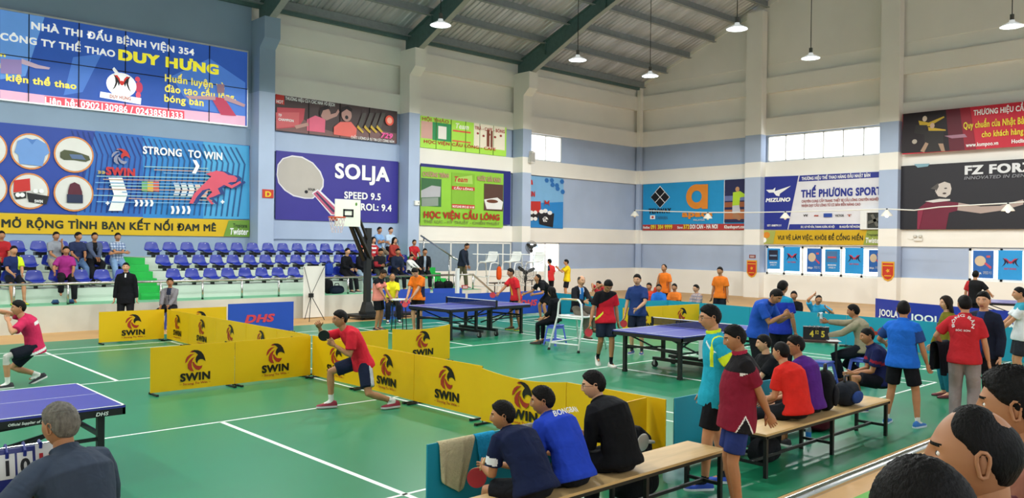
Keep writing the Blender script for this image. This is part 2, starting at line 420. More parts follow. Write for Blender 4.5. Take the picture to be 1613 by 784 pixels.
for nm, xa, xb in (('stair_green', 7.78, 8.42), ('stair_green_second', 17.75, 18.45)):
    b = MB()
    for k in range(6):
        b.bx(xa, xb, 23.0+.32*k, 23.32+.32*k if k < 5 else YW, PZ, PZ+.185*(k+1))
    struct(b.build(nm, BRIGHT))
b = MB()   # end block and steps down at the right end
b.bx(18.45, 19.2, 22.25, 25.2, PZ, PZ+.01); 
for k in range(3): b.bx(XS1+.3*k, XS1+.3*(k+1), 22.25, 23.4, 0, PZ-.16*(k+1))
struct(b.build('stair_platform_end', CONC))
# ---- the near stand, under and in front of the viewer
b = MB(); b.bx(XB, 14.0, -1.0, 1.6, 0, PZ, 0); b.bx(XB, 14.0, 1.6, 1.75, 0, PZ, 1)
struct(b.build('stand_platform_near', [TAN, CONC]))
b = MB(); b.bx(XB, 14.0, YN, -.7, 0, 1.02); b.bx(XB, 14.0, YN, -1.5, 1.02, 1.39); struct(b.build('stand_tiers_near', TIER))
# ---- pendant lamps
LAMPZ = 8.5
def lamp(x, y, label):
    t = thing('pendant_lamp', label, 'lamp', (x, y, LAMPZ), 0, 'pendant lamps over the courts')
    b = MB(); b.lathe([(.30, 0), (.29, .02), (.13, .10), (.075, .13), (.07, .18), (.0, .185)], 20)
    b.build('lamp_shade', mat('white_lamp_shade', 'dfe3e4', rough=.4, metal=.3, emit=.6, var=0), t, True)
    b = MB(); b.ball((0, 0, .045), (.10, .10, .075), 14); b.build('bulb', mat('lit_bulb', 'f4fbff', emit=60, var=0), t, True)
    b = MB(); b.cyl((0, 0, .18), (0, 0, .34), .055, 12); b.build('socket', mat('dark_grey_socket', '4c4a44', rough=.5), t)
    top = roof_z(y)-LAMPZ+.1
    b = MB(); b.cyl((0, 0, .3), (0, 0, top), .012, 6); b.build('cable', BLACKM, t)
    l = bpy.data.lights.new('pendant_light', 'SPOT'); l.energy = LAMP_W*4; l.spot_size = R(168); l.spot_blend = .08; l.shadow_soft_size = .18; l.color = (.98, 1, .97)
    lo = bpy.data.objects.new('pendant_light', l); COL.objects.link(lo); lo.parent = t; lo.location = (0, 0, -.06)
    return t
LAMPS = [((694, 40), 'pendant lamp beside the dark green rafter above the shouting players sign'), ((910, 95), 'pendant lamp hanging between the last rafter and the corner'),
         ((1024, 120), 'pendant lamp just beside the corner of the two walls'), ((1161, 46), 'pendant lamp hanging where the purlins meet the gable wall'),
         ((1277, 92), 'pendant lamp on a long cable in front of the bare gable wall'), ((1594, 42), 'pendant lamp above the red shuttlecock sign at the right')]
for (px, py), lb in LAMPS:
    p = at_z(px, py, LAMPZ); lamp(p.x, p.y, lb)
for x, y in ((15.0, 13.1),):
    lamp(x, y, 'pendant lamp at the top edge near the last dark rafter')
# the rest of the same lamp rows, outside the frame
for x in (-3, 3, 9):
    for y in (18.8, 13.1, 7.4):
        lamp(x, y, 'pendant lamp further back over the near courts')
for x, y in ((15, 7.4), (20.6, 7.4), (27, 2.0)):
    lamp(x, y, 'pendant lamp further along the near side of the hall')
# ================================================================== FURNITURE OF THE HALL
# ---- guard rails
def rail(name, label, pts, posts, zf, r=.035, pr=.028, extra=()):
    t = thing(name, label, 'railing', pts[0][:2]+(0,))
    o = Vector(t.location)
    b = MB(); b.tube([Vector(p)-o for p in pts], r, 12); b.build('handrail', STEEL, t, True)
    for p, z0 in posts:
        b = MB(); p = Vector(p); b.cyl((p.x-o.x, p.y-o.y, z0), (p.x-o.x, p.y-o.y, p.z-.01), pr, 10); b.cyl((p.x-o.x, p.y-o.y, z0), (p.x-o.x, p.y-o.y, z0+.012), pr*1.8, 12); b.build('post', STEEL, t, True)
    return t
xs = [XB+.2]+[4.9-1.65*k for k in range(1, 6)]
px = [at_y(x, 470, 22.4).x for x in (22, 107, 253, 319, 381, 439, 548, 683, 715)]
rail('guard_rail', 'long steel rail on posts along the front of the left stand', [(XB+.1, 22.4, 1.18), (18.05, 22.4, 1.18)], [((x, 22.4, 1.18), PZ) for x in [-5.2, -3.4, -1.5, .4, 2.4]+px], PZ)
rail('stair_rail', 'steel handrail going down to the floor at the right end of the left stand', [(18.05, 22.42, 1.18), (18.95, 22.42, 1.18), (20.05, 22.42, .42)], [((18.95, 22.42, 1.17), PZ), ((20.05, 22.42, .42), 0)], 0, .036)
p0, p1 = at_y(663, 371, 24.9), at_y(709, 402, 23.2)
rail('stair_rail', 'sloping steel handrail beside the far green stair, below the green academy sign', [tuple(p0), tuple(p1), (p1.x+.1, 22.9, p1.z-.15)], [((p0.x+.06, 24.8, p0.z-.02), 1.6), ((p1.x, 23.25, p1.z), PZ)], 0, .03, .024)
rail('guard_rail', 'thick shiny steel rail in front of the viewer at the bottom right', [(1.5, 1.8, 1.185), (9.5, 1.8, 1.185)], [((x, 1.8, 1.185), 0) for x in (1.6, 9.3)], 0, .024, .02)
# ---- plastic stadium seats
SEATB = mat('blue_seat_plastic', '23349a', rough=0.3, spec=0.5, var=0.05)
def make_seat():
    t = thing('stadium_seat', 'x', 'seat')
    b = MB()
    # moulded shell: profile from the front lip, over the pan, up the back; local y = 0 front, facing -y
    prof = [(-.02, .015), (.0, .05), (.06, .055), (.18, .03), (.30, .035), (.355, .08), (.385, .18), (.40, .28), (.41, .335)]
    wid = [.17, .205, .215, .22, .22, .215, .205, .185, .15]
    n = 9; vs = []
    for (y, z), w in zip(prof, wid):
        for i in range(n):
            u = -1+2*i/(n-1); cup = .045*abs(u)**3
            vs.append((u*w, y-(cup*.6 if z > .1 else 0), z+(cup if z <= .1 else -cup*.3)))
    m = len(prof); fs = [(k*n+i, k*n+i+1, (k+1)*n+i+1, (k+1)*n+i) for k in range(m-1) for i in range(n-1)]
    b.add(vs, fs)
    o = b.build('shell', SEATB, t, True); s = o.modifiers.new('solid', 'SOLIDIFY'); s.thickness = .012; s.offset = -1; smooth_mod(o, 1)
    b = MB(); b.bx(-.14, .14, .06, .30, -.06, .03); b.bx(-.03, .03, .1, .26, -.14, -.05); b.build('bracket', BLACKM, t)
    b = MB(); b.box((.07, .395, .29), (.07, .012, .025)); b.build('number_plate', mat('white_seat_tag', 'e8e8e8', var=0), t)
    return t
SEAT0 = make_seat()
ROWZ = [1.15, 1.52, 1.89]; ROWY = [23.12, 24.02, 24.92]
ROWN = ['bottom', 'middle', 'top']
SEATX = {0: [4.8, 5.33, 5.86, 6.40, 6.93, 7.46]+[8.80+.53*k for k in range(8)]+[13.05+.53*k for k in range(8)],
         1: [4.84, 5.38, 5.91, 6.44, 6.95, 7.46]+[8.83+.53*k for k in range(17)],
         2: [4.80, 5.31, 5.84, 6.40, 6.92, 7.46]+[8.83+.53*k for k in range(17)]}
first = True
for rw in (0, 1, 2):
    for x in SEATX[rw]:
        far = x < 8
        lb = 'blue plastic stadium seat in the %s row, %s the green stair' % (ROWN[rw], 'left of' if far else 'right of')
        gp = 'blue seats of the %s row %s' % (ROWN[rw], 'before the stair' if far else 'after the stair')
        if first: o = SEAT0; o.location = (x, ROWY[rw], ROWZ[rw]); o['label'] = lb; o['group'] = gp; first = False
        else: dup(SEAT0, (x, ROWY[rw], ROWZ[rw]), 0, lb, gp)
# ---- basketball hoop
def hoop():
    bp = at_y(578, 500, 21.0); X = bp.x
    t = thing('basketball_hoop', 'portable basketball hoop with white backboard in front of the stand', 'basketball hoop', (X, 21.0, 0))
    o = Vector(t.location)
    L = lambda px, py, Y: at_y(px, py, Y)-o
    yb = 20.1
    a, c = L(528, 313, yb), L(567, 357, yb)
    b = MB(); b.bx(a.x, c.x, yb-o.y-.02, yb-o.y+.02, c.z, a.z); bd = b.build('backboard', mat('white_backboard', 'e6e9da', rough=.4, var=.02), t)
    a2, c2 = L(540, 329, yb), L(556, 342, yb); y = yb-o.y-.026; b = MB()
    for x0, x1, z0, z1 in ((a2.x, c2.x, a2.z-.05, a2.z), (a2.x, c2.x, c2.z, c2.z+.05), (a2.x, a2.x+.05, c2.z, a2.z), (c2.x-.05, c2.x, c2.z, a2.z)): b.bx(x0, x1, y-.004, y+.004, z0, z1)
    b.build('target_square', BLACKM, bd)
    b = MB(); e = L(560.5, 321.5, yb); b.ball((e.x, y, e.z), (.035, .006, .05), 8); b.build('emblem', mat('green_sticker', '5e8a3a', var=0), bd)
    rc = L(537, 342, yb-.45); rr = .225
    ring = [(rc.x-.05+rr*math.cos(k*math.pi/12), yb-o.y-.33+rr*math.sin(k*math.pi/12), rc.z) for k in range(24)]
    b = MB(); b.tube(ring, .016, 8, closed=True); b.box((rc.x, yb-o.y-.06, rc.z-.03), (.2, .1, .12)); b.build('rim', mat('orange_rim', 'd8562a', rough=.4, var=0), t, True)
    b = MB()
    for k in range(12):
        a1 = k*math.pi/6
        for s in (1, -1):
            pts = []
            for j in range(5):
                rr2 = rr*(1-.42*j/4); aa = a1+s*j*math.pi/14
                pts.append((rc.x-.05+rr2*math.cos(aa), yb-o.y-.33+rr2*math.sin(aa), rc.z-.42*j/4))
            b.tube(pts, .007, 4, cap=0)
    b.build('net', mat('white_and_red_cord', 'dcc8cc', var=.3, vscale=14), t)
    b = MB(); ptop = L(578, 359, 21.0).z
    b.bx(-.085, .085, -.085, .085, .12, ptop); b.build('post', BLACKM, t)
    for dx in (-.12, .12):
        b = MB(); b.bar((dx, 0, ptop-.95), (dx*.6+(a.x+c.x)/2+.1, yb-o.y+.05, c.z+.25), .09, .10); b.bar((dx, .1, ptop-.5), (dx*.6+(a.x+c.x)/2+.2, yb-o.y+.05, c.z+.55), .06, .07); b.build('arm', BLACKM, t)
    b = MB(); b.bx(-.5, 1.5, -.45, .45, .07, .14); b.bx(-.16, .2, -.2, .2, .14, .22); b.add([(-.16,-.15,.22),(.2,-.15,.22),(.2,.15,.22),(-.16,.15,.22),(-.1,-.1,.5),(.1,-.1,.5),(.1,.1,.5),(-.1,.1,.5)], [(0,1,5,4),(1,2,6,5),(2,3,7,6),(3,0,4,7),(4,5,6,7)])
    b.build('base', BLACKM, t)
    for x, y in ((-.42, -.38), (1.4, -.38), (-.42, .38), (1.4, .38)):
        b = MB(); b.cyl((x, y-.03, .05), (x, y+.03, .05), .05, 14); b.build('wheel', RUBBER, t)
hoop()
# ---- X banner stand seen from behind
def xstand():
    p = at_z(495, 503, 0); t = thing('banner_stand', 'white X-frame banner stand seen from behind, in front of the stand wall', 'banner stand', (p.x, p.y+.35, 0))
    o = Vector(t.location); yb = o.y
    q = lambda px, py, Y: at_y(px, py, Y)-o
    tl, br = q(478, 419, yb), q(511, 503, yb); b = MB(); b.bx(tl.x, br.x, -.004, .004, max(.03, br.z), tl.z); b.build('sheet', vinyl('e9e7e0'), t)
    hub = q(490, 465, yb-.12); b = MB(); b.box(hub, (.14, .06, .12)); b.build('hub', BLACKM, t)
    for e in ((tl.x+.02, -.01, tl.z-.02), (br.x-.02, -.01, tl.z-.02)):
        b = MB(); b.tube([hub, e], .009, 6); b.build('arm', BLACKM, t)
    for px, py in ((480, 503), (487, 507), (511, 504)):
        e = at_z(px, py)-o; b = MB(); b.tube([hub, (e.x, e.y, .012)], .011, 6); b.build('leg', BLACKM, t)
xstand()
# ---- table tennis tables
TTB = mat('blue_table_top', '3a3f9f', rough=0.35, spec=0.4, var=0.04, vscale=2)
def tt_table(label, x, y, rz, name='table_tennis_table', apron_text=False, folded=False, top=TTB):
    t = thing(name, label, 'table tennis table', (x, y, 0), rz)
    L, W, Z = 2.74, 1.525, .76
    for s in (-1, 1):
        b = MB(); x0, x1 = (0.004, L/2) if s > 0 else (-L/2, -.004)
        b.bx(x0, x1, -W/2, W/2, Z-.022, Z, 0); lw = .02; z = Z+.0012
        for a, c, d, e in ((x0, x1, -W/2, -W/2+lw), (x0, x1, W/2-lw, W/2), (x0, x1, -.0025, .0025), ((x1-lw, x1) if s > 0 else (x0, x0+lw))+(-W/2, W/2)):
            b.bx(a, c, d, e, Z-.002, z, 1)
        tp = b.build('table_top', [top, LINEW], t)
        b = MB()
        for yy in (-W/2+.012, W/2-.012): b.bx(x0, x1, yy-.012, yy+.012, Z-.085, Z-.02)
        xe = x1-.012 if s > 0 else x0+.012; b.bx(xe-.012, xe+.012, -W/2, W/2, Z-.085, Z-.02)
        b.build('apron', BLACKM, tp)
        for yy in (-.60, .60):
            b = MB(); xe = s*(L/2-.17); b.bx(xe-.03, xe+.03, yy-.03, yy+.03, .03, Z-.03); b.bx(xe-.036, xe+.036, yy-.036, yy+.036, 0, .05); b.build('leg', BLACKM, t)
        b = MB(); xe = s*(L/2-.17); b.bx(xe-.015, xe+.015, -.6, .6, .46, .50); b.bar((xe, 0, .48), (s*.35, 0, .30), .03, .03)
        for yy in (-.45, .45): b.bar((s*.25, yy, .30), (xe, yy, .66), .025, .025); b.bar((xe, yy*1.3, .44), (s*.26, yy*.98, .40), .03, .03)
        b.build('leg_brace', BLACKM, t)
        for yy in (-.46, .46):
            b = MB(); b.bx(s*.25-.03, s*.25+.03, yy-.03, yy+.03, .15, Z-.04); b.build('leg', BLACKM, t)
        ch = MB(); ch.bx(s*.25-.04, s*.25+.04, -.68, .68, .13, .19)
        c = ch.build('chassis', BLACKM, t)
        for yy in (-.62, .62):
            w = MB(); xx = s*.25+s*.04; w.cyl((xx-.018, yy, .062), (xx+.018, yy, .062), .062, 18, 0); w.cyl((xx-.022, yy, .062), (xx+.022, yy, .062), .022, 10, 1)
            w.bx(xx-.03, xx-.024, yy-.025, yy+.025, .05, .14, 1); w.bx(xx+.024, xx+.03, yy-.025, yy+.025, .05, .14, 1)
            w.build('wheel', [RUBBER, mat('grey_caster', '8d9092', rough=.4)], c)
    n = MB(); n.bx(-.002, .002, -W/2-.15, W/2+.15, Z+.005, Z+.145); nt = n.build('net', TTNET, t)
    n = MB(); n.bx(-.005, .005, -W/2-.15, W/2+.15, Z+.14, Z+.1525); n.build('net_tape', LINEW, nt)
    for s in (-1, 1):
        n = MB(); n.bx(-.018, .018, s*(W/2+.15)-.018, s*(W/2+.15)+.018, Z-.05, Z+.156); n.bx(-.03, .03, s*(W/2+.06)-.1, s*(W/2+.06)+.1, Z-.06, Z-.025); n.build('net_post', BLACKM, t)
    return t
T1 = tt_table('blue table tennis table cut by the left edge, behind the grey-haired umpire', 1.215, 8.79, 0)
T6 = tt_table('blue table tennis table with a white number card hanging from it', 12.87, 8.92, 0)
T2 = tt_table('blue table tennis table beside the orange player, in front of the blue barriers', 13.28, 15.78, R(3))
T4 = tt_table('purple table tennis table by the end wall at the far right', 27.4, 7.3, R(-80), top=mat('purple_table_top', '7468a6', rough=.35))
# ---- barriers
YEL = vinyl('e3b40c', 'yellow_barrier_cloth'); TEAL = vinyl('1f93ad', 'teal_barrier_cloth'); DBLUE = vinyl('2b4fb4', 'blue_barrier_cloth'); NAVYB = vinyl('27379a', 'navy_barrier_cloth')
INK = vinyl('1a1713', 'black_print'); REDP = vinyl('a53222', 'red_print'); PINKP = vinyl('d8434f', 'bright_red_print'); WHITEP = vinyl('f1f1ee', 'white_print')
def put_text(s, parent, m, x, z, w, h, y=-.017, bold=.02, slant=0, name='lettering', arc=None, rot=0):
    """lettering that fills the box (x, z)-(x+w, z+h) on a face looking along -y"""
    vs, fs, (x0, x1, y0, y1) = glyphs(s, bold, slant)
    sx, sz = w/max(1e-6, x1-x0), h/max(1e-6, y1-y0)
    out = []
    for vx, vy, vd in vs:
        u, v = (vx-x0)*sx, (vy-y0)*sz
        if arc:
            a = math.pi*(1-u/w)*arc[1]+math.pi*(1-arc[1])/2; rr = arc[0]+v
            u, v = w/2+rr*math.cos(a), rr*math.sin(a)
        if rot: u, v = u*math.cos(rot)-v*math.sin(rot), u*math.sin(rot)+v*math.cos(rot)
        out.append((x+u, y-vd, z+v))
    b = MB(); b.add(out, fs); return b.build(name, m, parent, fix=False)
def flat(poly, b, mi, ox, oz, w, h, y=-.010):
    n = len(poly); b.add([(ox+u*w, y, oz+v*h) for u, v in poly], [tuple(range(n))], mi)
EAGLE = [ # black head, four feathers; unit square
 (0, [(.28,.97),(.45,1.0),(.62,.98),(.78,.90),(.90,.75),(.98,.55),(1.0,.43),(.93,.50),(.84,.55),(.74,.56),(.65,.52),(.60,.44),(.60,.36),(.53,.44),(.50,.55),(.53,.67),(.62,.78),(.50,.88)]),
 (1, [(.22,.92),(.35,.97),(.47,.91),(.36,.89)]),
 (1, [(.0,.42),(.02,.58),(.10,.72),(.24,.81),(.46,.83),(.30,.74),(.18,.62),(.08,.48)]),
 (1, [(.13,.18),(.12,.36),(.20,.52),(.33,.63),(.47,.69),(.37,.56),(.31,.40),(.33,.22),(.42,.02),(.26,.06)]),
 (1, [(.34,.46),(.40,.25),(.52,.10),(.68,.05),(.80,.14),(.85,.26),(.72,.24),(.58,.27),(.48,.35),(.42,.46)])]
def eagle(parent, ox, oz, w, h, mats, y=-.0165):
    b = MB()
    for k, poly in EAGLE: flat(poly, b, k, ox, oz, w, h, y)
    return b.build('emblem', mats, parent, fix=False)
def barrier(label, a, bb, clo, art=None, h=.71, group=None, sag=0.0, name='barrier', grow=True):
    """panel from ground point a (left as seen from its printed face) to bb"""
    a, bb = Vector((a[0], a[1], 0)), Vector((bb[0], bb[1], 0)); d = bb-a; w = d.length-.01
    t = thing(name, label, 'barrier', a, math.atan2(d.y, d.x), group)
    b = MB(); nx, nz = 16, 8; vs = []
    rnd = random.Random(label)
    ph = rnd.random()*6
    for side, yy in ((0, -.007), (1, .007)):
        for j in range(nz+1):
            for i in range(nx+1):
                u, v = i/nx, j/nz
                wob = .004*math.sin(u*9+ph+v*3)*math.sin(math.pi*u)
                zz = .045+v*(h-.045)-(sag*math.sin(math.pi*u)*v if sag else 0)
                vs.append((u*w, yy+wob, zz))
    N = (nx+1)*(nz+1); fs = []
    for j in range(nz):
        for i in range(nx):
            k = j*(nx+1)+i; fs.append((k, k+1, k+nx+2, k+nx+1)); fs.append((N+k+1, N+k, N+k+nx+1, N+k+nx+2))
    edge = [i for i in range(nx+1)]+[(j+1)*(nx+1)-1+0 for j in range(1, nz+1)]
    ring = [i for i in range(nx)]+[j*(nx+1)+nx for j in range(nz)]+[nz*(nx+1)+nx-i for i in range(nx)]+[(nz-j)*(nx+1) for j in range(nz)]
    for k in range(len(ring)):
        p, q = ring[k], ring[(k+1) % len(ring)]; fs.append((q, p, N+p, N+q))
    b.add(vs, fs); c = b.build('cloth', clo, t, True)
    m = c.modifiers.new('edge', 'EDGE_SPLIT'); m.split_angle = R(40)
    for x in (.012, w-.012): b = MB(); b.cyl((x, .012, .02), (x, .012, h-.01), .008, 6); b.build('frame_rod', BLACKM, t)
    for x in (.05, w-.05):
        b = MB(); b.bx(x-.015, x+.015, -.14, .14, .008, .03); b.bx(x-.02, x+.02, -.155, -.12, 0, .035); b.bx(x-.02, x+.02, .12, .155, 0, .035); b.build('foot', BLACKM, t)
    if art == 'swin':
        k = w/1.4
        eagle(c, .55*k, .30, .34*k, .33, [INK, REDP]); put_text('SWIN', c, INK, .47*k, .165, .50*k, .125, bold=.05); put_text('– Strong To Win –', c, REDP, .46*k, .10, .52*k, .045, bold=.0)
    elif art == 'dhs':
        put_text('DHS', c, PINKP, w*.24, .29, w*.46, .20, bold=.06, slant=.25)
    elif art == 'wings':
        b = MB(); wings(b, w*.36, .22, w*.30, .30, -.0165); b.build('emblem', [INK, REDP], c, fix=False)
        put_text('DUY HƯNG', c, INK, w*.42, .14, w*.18, .04)
    elif art == 'joola':
        put_text('JOOLA', c, WHITEP, w*.14, .22, w*.68, .26, bold=.03)
    return t
def wings(b, ox, oz, w, h, y):
    for sx in (1, -1):
        f = lambda poly: [((.5+sx*(u-.5)), v) for u, v in poly]
        flat(f([(.0,.0),(.10,.22),(.17,.50),(.14,.80),(.05,1.0),(.22,.92),(.36,.72),(.40,.50),(.33,.28),(.28,.55),(.24,.40),(.15,.18)]), b, 0, ox, oz, w, h, y)
        flat(f([(.10,.95),(.25,.98),(.38,.80),(.44,.58),(.42,.40),(.36,.62),(.26,.80)]), b, 1, ox, oz, w, h, y-.001)
    flat([(.5+.10*math.cos(k*math.pi/8), .52+.15*math.sin(k*math.pi/8)) for k in range(16)], b, 1, ox, oz, w, h, y-.001)
def chain(pts, labels, clo, arts, h=.71, group=None, sags=None):
    for i in range(len(pts)-1):
        if labels[i]: barrier(labels[i], pts[i], pts[i+1], clo, arts[i], h, group, (sags[i] if sags else 0))
G1 = 'yellow barriers around the near court'
chain([(5.6, 19.14), (6.98, 19.10)], ['yellow barrier with an eagle emblem in front of the man in a black suit'], YEL, ['swin'], group=G1)
chain([(7.02, 19.05), (7.02, 17.8), (7.02, 16.4), (7.02, 15.0), (7.02, 13.75), (7.02, 12.6)],
      ['yellow eagle barrier turned sideways, first from the far corner by the grey jacket man', 'yellow eagle barrier turned sideways, second from the far corner', 'yellow eagle barrier turned sideways, third from the far corner', 'yellow eagle barrier turned sideways, fourth from the far corner', 'yellow eagle barrier turned sideways, last before the red player'], YEL, ['swin']*5, group=G1)
chain([(7.12, 19.12), (8.42, 19.05)], ['yellow eagle barrier half hidden, left of the blue barrier with red letters'], YEL, ['swin'], group=G1)
chain([(8.44, 19.03), (10.15, 19.0)], ['blue barrier with red letters between the yellow barriers and the banner stand'], DBLUE, ['dhs'], h=.77)
chain([(4.34, 12.42), (5.63, 12.42), (6.98, 12.46)], ['yellow eagle barrier with a drooping corner, leftmost of the near front row', 'yellow eagle barrier left of the red player in the middle'], YEL, ['swin']*2, group=G1)
chain([(7.0, 12.44), (7.02, 10.98), (6.98, 9.52), (6.99, 8.05)], ['yellow eagle barrier directly behind the red player', 'yellow eagle barrier just right of the red player', 'yellow eagle barrier with a large emblem, left of the gap in the row'], YEL, ['swin']*3, group=G1)
chain([(6.86, 7.92), (6.93, 6.5), (6.96, 5.12)], ['yellow eagle barrier behind the foreground man in bright blue', 'yellow eagle barrier behind the man in the black jacket'], YEL, ['swin']*2, group=G1, sags=[.06, 0])
chain([(6.15, 5.28), (6.9, 5.33)], ['short yellow barrier end meeting the row beside the leaning black racket bag'], YEL, [None], group=G1)
chain([(7.22, 12.47), (8.57, 12.5)], ['yellow eagle barrier crossing the court behind the red player'], YEL, ['swin'], group=G1)
chain([(8.67, 12.52), (10.05, 12.56)], ['sagging yellow eagle barrier below the orange player'], YEL, ['swin'], group=G1, sags=[.05])
chain([(16.2, 13.3), (17.65, 13.15), (19.1, 13.0)], ['yellow eagle barrier behind the net of the numbered table', 'yellow eagle barrier meeting the teal row by the plaid shirt'], YEL, ['swin']*2, group='yellow barriers across the far court')
chain([(14.85, 22.0), (16.7, 21.95)], ['blue barrier with red letters behind the umpire in yellow'], DBLUE, ['dhs'], h=.77)
chain([(16.78, 21.9), (17.75, 21.55)], ['blue barrier with red letters behind the orange player'], DBLUE, ['dhs'], h=.77)
chain([(15.95, 19.1), (17.7, 19.1), (19.4, 19.1)], ['blue barrier with red letters behind the far table, left one', 'blue barrier with red letters behind the player in the starred red shirt'], DBLUE, ['dhs']*2, h=.77)
chain([(15.0, 20.3), (15.95, 19.2)], ['plain blue barrier turned away behind the far table net'], DBLUE, [None], h=.77)
TP = [(19.4, 18.9), (19.0, 17.1), (18.95, 15.45), (18.6, 14.4)]
chain(TP, ['teal barrier behind the black-shirted leaning player', 'teal barrier below the seated player in red', 'teal barrier right of the walking red and black player'], TEAL, [None]*3, group='teal barriers along the far courts')
chain([(18.6, 14.4), (19.3, 14.2), (19.2, 12.9), (19.0, 11.4), (18.85, 10.1), (18.7, 8.7), (18.6, 7.3), (18.6, 5.9), (18.7, 4.5)],
      ['short teal barrier end behind the navy player', 'teal barrier below the orange shirts', 'teal barrier under the standing man in orange', 'teal barrier with dark wings emblem left of the bending blue shirt', 'teal barrier below the black shirt spectator', 'teal barrier with dark wings emblem behind the black scoreboard', 'teal barrier behind the standing man in blue', 'teal barrier behind the woman in olive'], TEAL,
      [None, None, None, 'wings', None, 'wings', None, None], h=.73, group='teal barriers along the far courts')
chain([(16.9, 4.2), (18.1, 4.1)], ['teal barrier with a red emblem, at the right edge beside the white shirt'], TEAL, ['wings'], h=.75)
chain([(3.88, 5.12), (5.5, 5.14)], ['teal barrier draped with towels in front of the foreground bench'], TEAL, [None], h=.73)
chain([(7.0, 5.05), (8.45, 5.0)], ['teal barrier right of the yellow row, behind the cyan shirted man'], TEAL, ['wings'], h=.73)
chain([(8.6, 5.1), (9.75, 5.1)], ['teal barrier beside the black backpack on the second bench'], TEAL, [None], h=.71)
chain([(24.9, 10.7), (24.25, 9.6)], ['navy barrier with white letters left of the man in blue'], NAVYB, ['joola'], h=.78)
chain([(23.9, 9.5), (23.2, 7.75)], ['navy barrier with white letters between the blue man and the olive woman'], NAVYB, ['joola'], h=.78)
chain([(23.2, 7.7), (22.6, 6.0)], ['navy barrier with white letters behind the red shirt and the smiling man'], NAVYB, ['joola'], h=.78)
# ---- stools, benches
def stool(label, x, y, c='5a6fd6', h=.47, rz=0, name='plastic_stool', grp=None):
    t = thing(name, label, 'stool', (x, y, 0), rz, grp); m = plastic(c, 'blue_stool_plastic')
    b = MB(); b.bx(-.15, .15, -.15, .15, h-.035, h); b.bx(-.135, .135, -.135, .135, h-.09, h-.035); o = b.build('seat', m, t); smooth_mod(o, 0, .012)
    for i in (-1, 1):
        for j in (-1, 1):
            b = MB(); b.bar((i*.185, j*.185, 0), (i*.125, j*.125, h-.05), .05, .035, up=(i, j, 0)); b.build('leg', m, t)
    b = MB()
    for i, j in ((1, 0), (-1, 0), (0, 1), (0, -1)):
        b.box((i*.165, j*.165, .11), (.03 if i else .32, .32 if i else .03, .045))
    b.build('stretcher', m, t)
    return t
stool('blue plastic stool under the woman in black', 13.5, 13.05)
stool('tall blue plastic stool under the umpire in yellow', 13.62, 19.75, c='3f74cf', h=.52)
stool('blue plastic stool under the scorer in khaki', 13.75, 6.12)
stool('blue plastic stool behind the scorer, beside the purple shirt', 13.2, 6.55, grp=None, h=.4)
WOOD = mat('pale_plywood', 'cba873', rough=.5, var=.14, vscale=3, stretch=(.5, 4, 1))
def bench(label, x0, x1, y, rz=0, W=.42, H=.45):
    t = thing('bench', label, 'bench', ((x0+x1)/2, y, 0), rz); L = (x1-x0)/2
    b = MB(); b.bx(-L, L, -W/2, W/2, H-.022, H); b.build('seat', WOOD, t)
    b = MB(); 
    for s in (-1, 1): b.bx(-L, L, s*W/2-.012 if s > 0 else -W/2-.0, s*W/2 if s > 0 else -W/2+.012, H-.05, H-.023)
    for x in (-L+.03, L-.03): b.bx(x-.015, x+.015, -W/2, W/2, H-.05, H-.023)
    b.bx(-L+.05, L-.05, -.012, .012, .12, .15)
    n = max(2, int(round((x1-x0)/1.25))+1)
    for k in range(n):
        x = -L+.05+k*(2*L-.1)/(n-1); b.bx(x-.012, x+.012, -W/2+.03, W/2-.03, .12, .15)
    b.build('frame', BLACKM, t)
    for k in range(n):
        x = -L+.05+k*(2*L-.1)/(n-1)
        for yy in (-W/2+.03, W/2-.03):
            b = MB(); b.bx(x-.018, x+.018, yy-.018, yy+.018, 0, H-.03); b.build('leg', BLACKM, t)
    return t
bench('plywood bench in the foreground carrying the three seated men', 3.2, 6.55, 4.36)
bench('plywood bench behind the maroon shirt with the red and purple players', 7.35, 10.25, 4.42)
bench('plywood bench at the far right behind the smiling man', 12.4, 14.6, 3.2)
# ---- umpire's tall chairs
WPL = plastic('eceeea', 'white_chair_plastic')
def umpire_chair(label, x, y, rz):
    t = thing('umpire_chair', label, 'umpire chair', (x, y, 0), rz, 'tall white umpire chairs')
    H = 1.55
    for s in (-1, 1):
        b = MB(); b.tube([(s*.36, -.62, 0), (s*.30, -.28, 1.3), (s*.29, -.18, H), (s*.29, .05, H+.03)], .022, 8); b.build('leg', WHITEM, t, True)
        b = MB(); b.tube([(s*.36, .62, 0), (s*.30, .30, 1.3), (s*.29, .26, H), (s*.29, .05, H+.03)], .022, 8); b.build('leg', WHITEM, t, True)
        b = MB(); b.tube([(s*.29, .26, H), (s*.28, .28, H+.32), (s*.28, -.55, H+.34)], .018, 8); b.build('armrest', WHITEM, t, True)
    for z, k in ((.35, .50), (.7, .40), (1.05, .33)):
        for yy in (-k-.05, k): b = MB(); b.tube([(-.34, yy, z), (.34, yy, z)], .017, 8); b.build('rung', WHITEM, t, True)
    prof = [(-.24, .0), (-.2, .02), (0, .01), (.18, .02), (.25, .08), (.30, .25), (.33, .42)]; n = 7; vs = []
    for y_, z_ in prof:
        for i in range(n):
            u = -1+2*i/(n-1); vs.append((u*.23, y_, H+.03+z_+.03*abs(u)**2*(1 if z_ < .1 else 0)))
    b = MB(); b.add(vs, [(k*n+i, k*n+i+1, (k+1)*n+i+1, (k+1)*n+i) for k in range(len(prof)-1) for i in range(n-1)])
    o = b.build('seat_shell', WPL, t, True); s = o.modifiers.new('solid', 'SOLIDIFY'); s.thickness = .015; smooth_mod(o, 1)
    return t
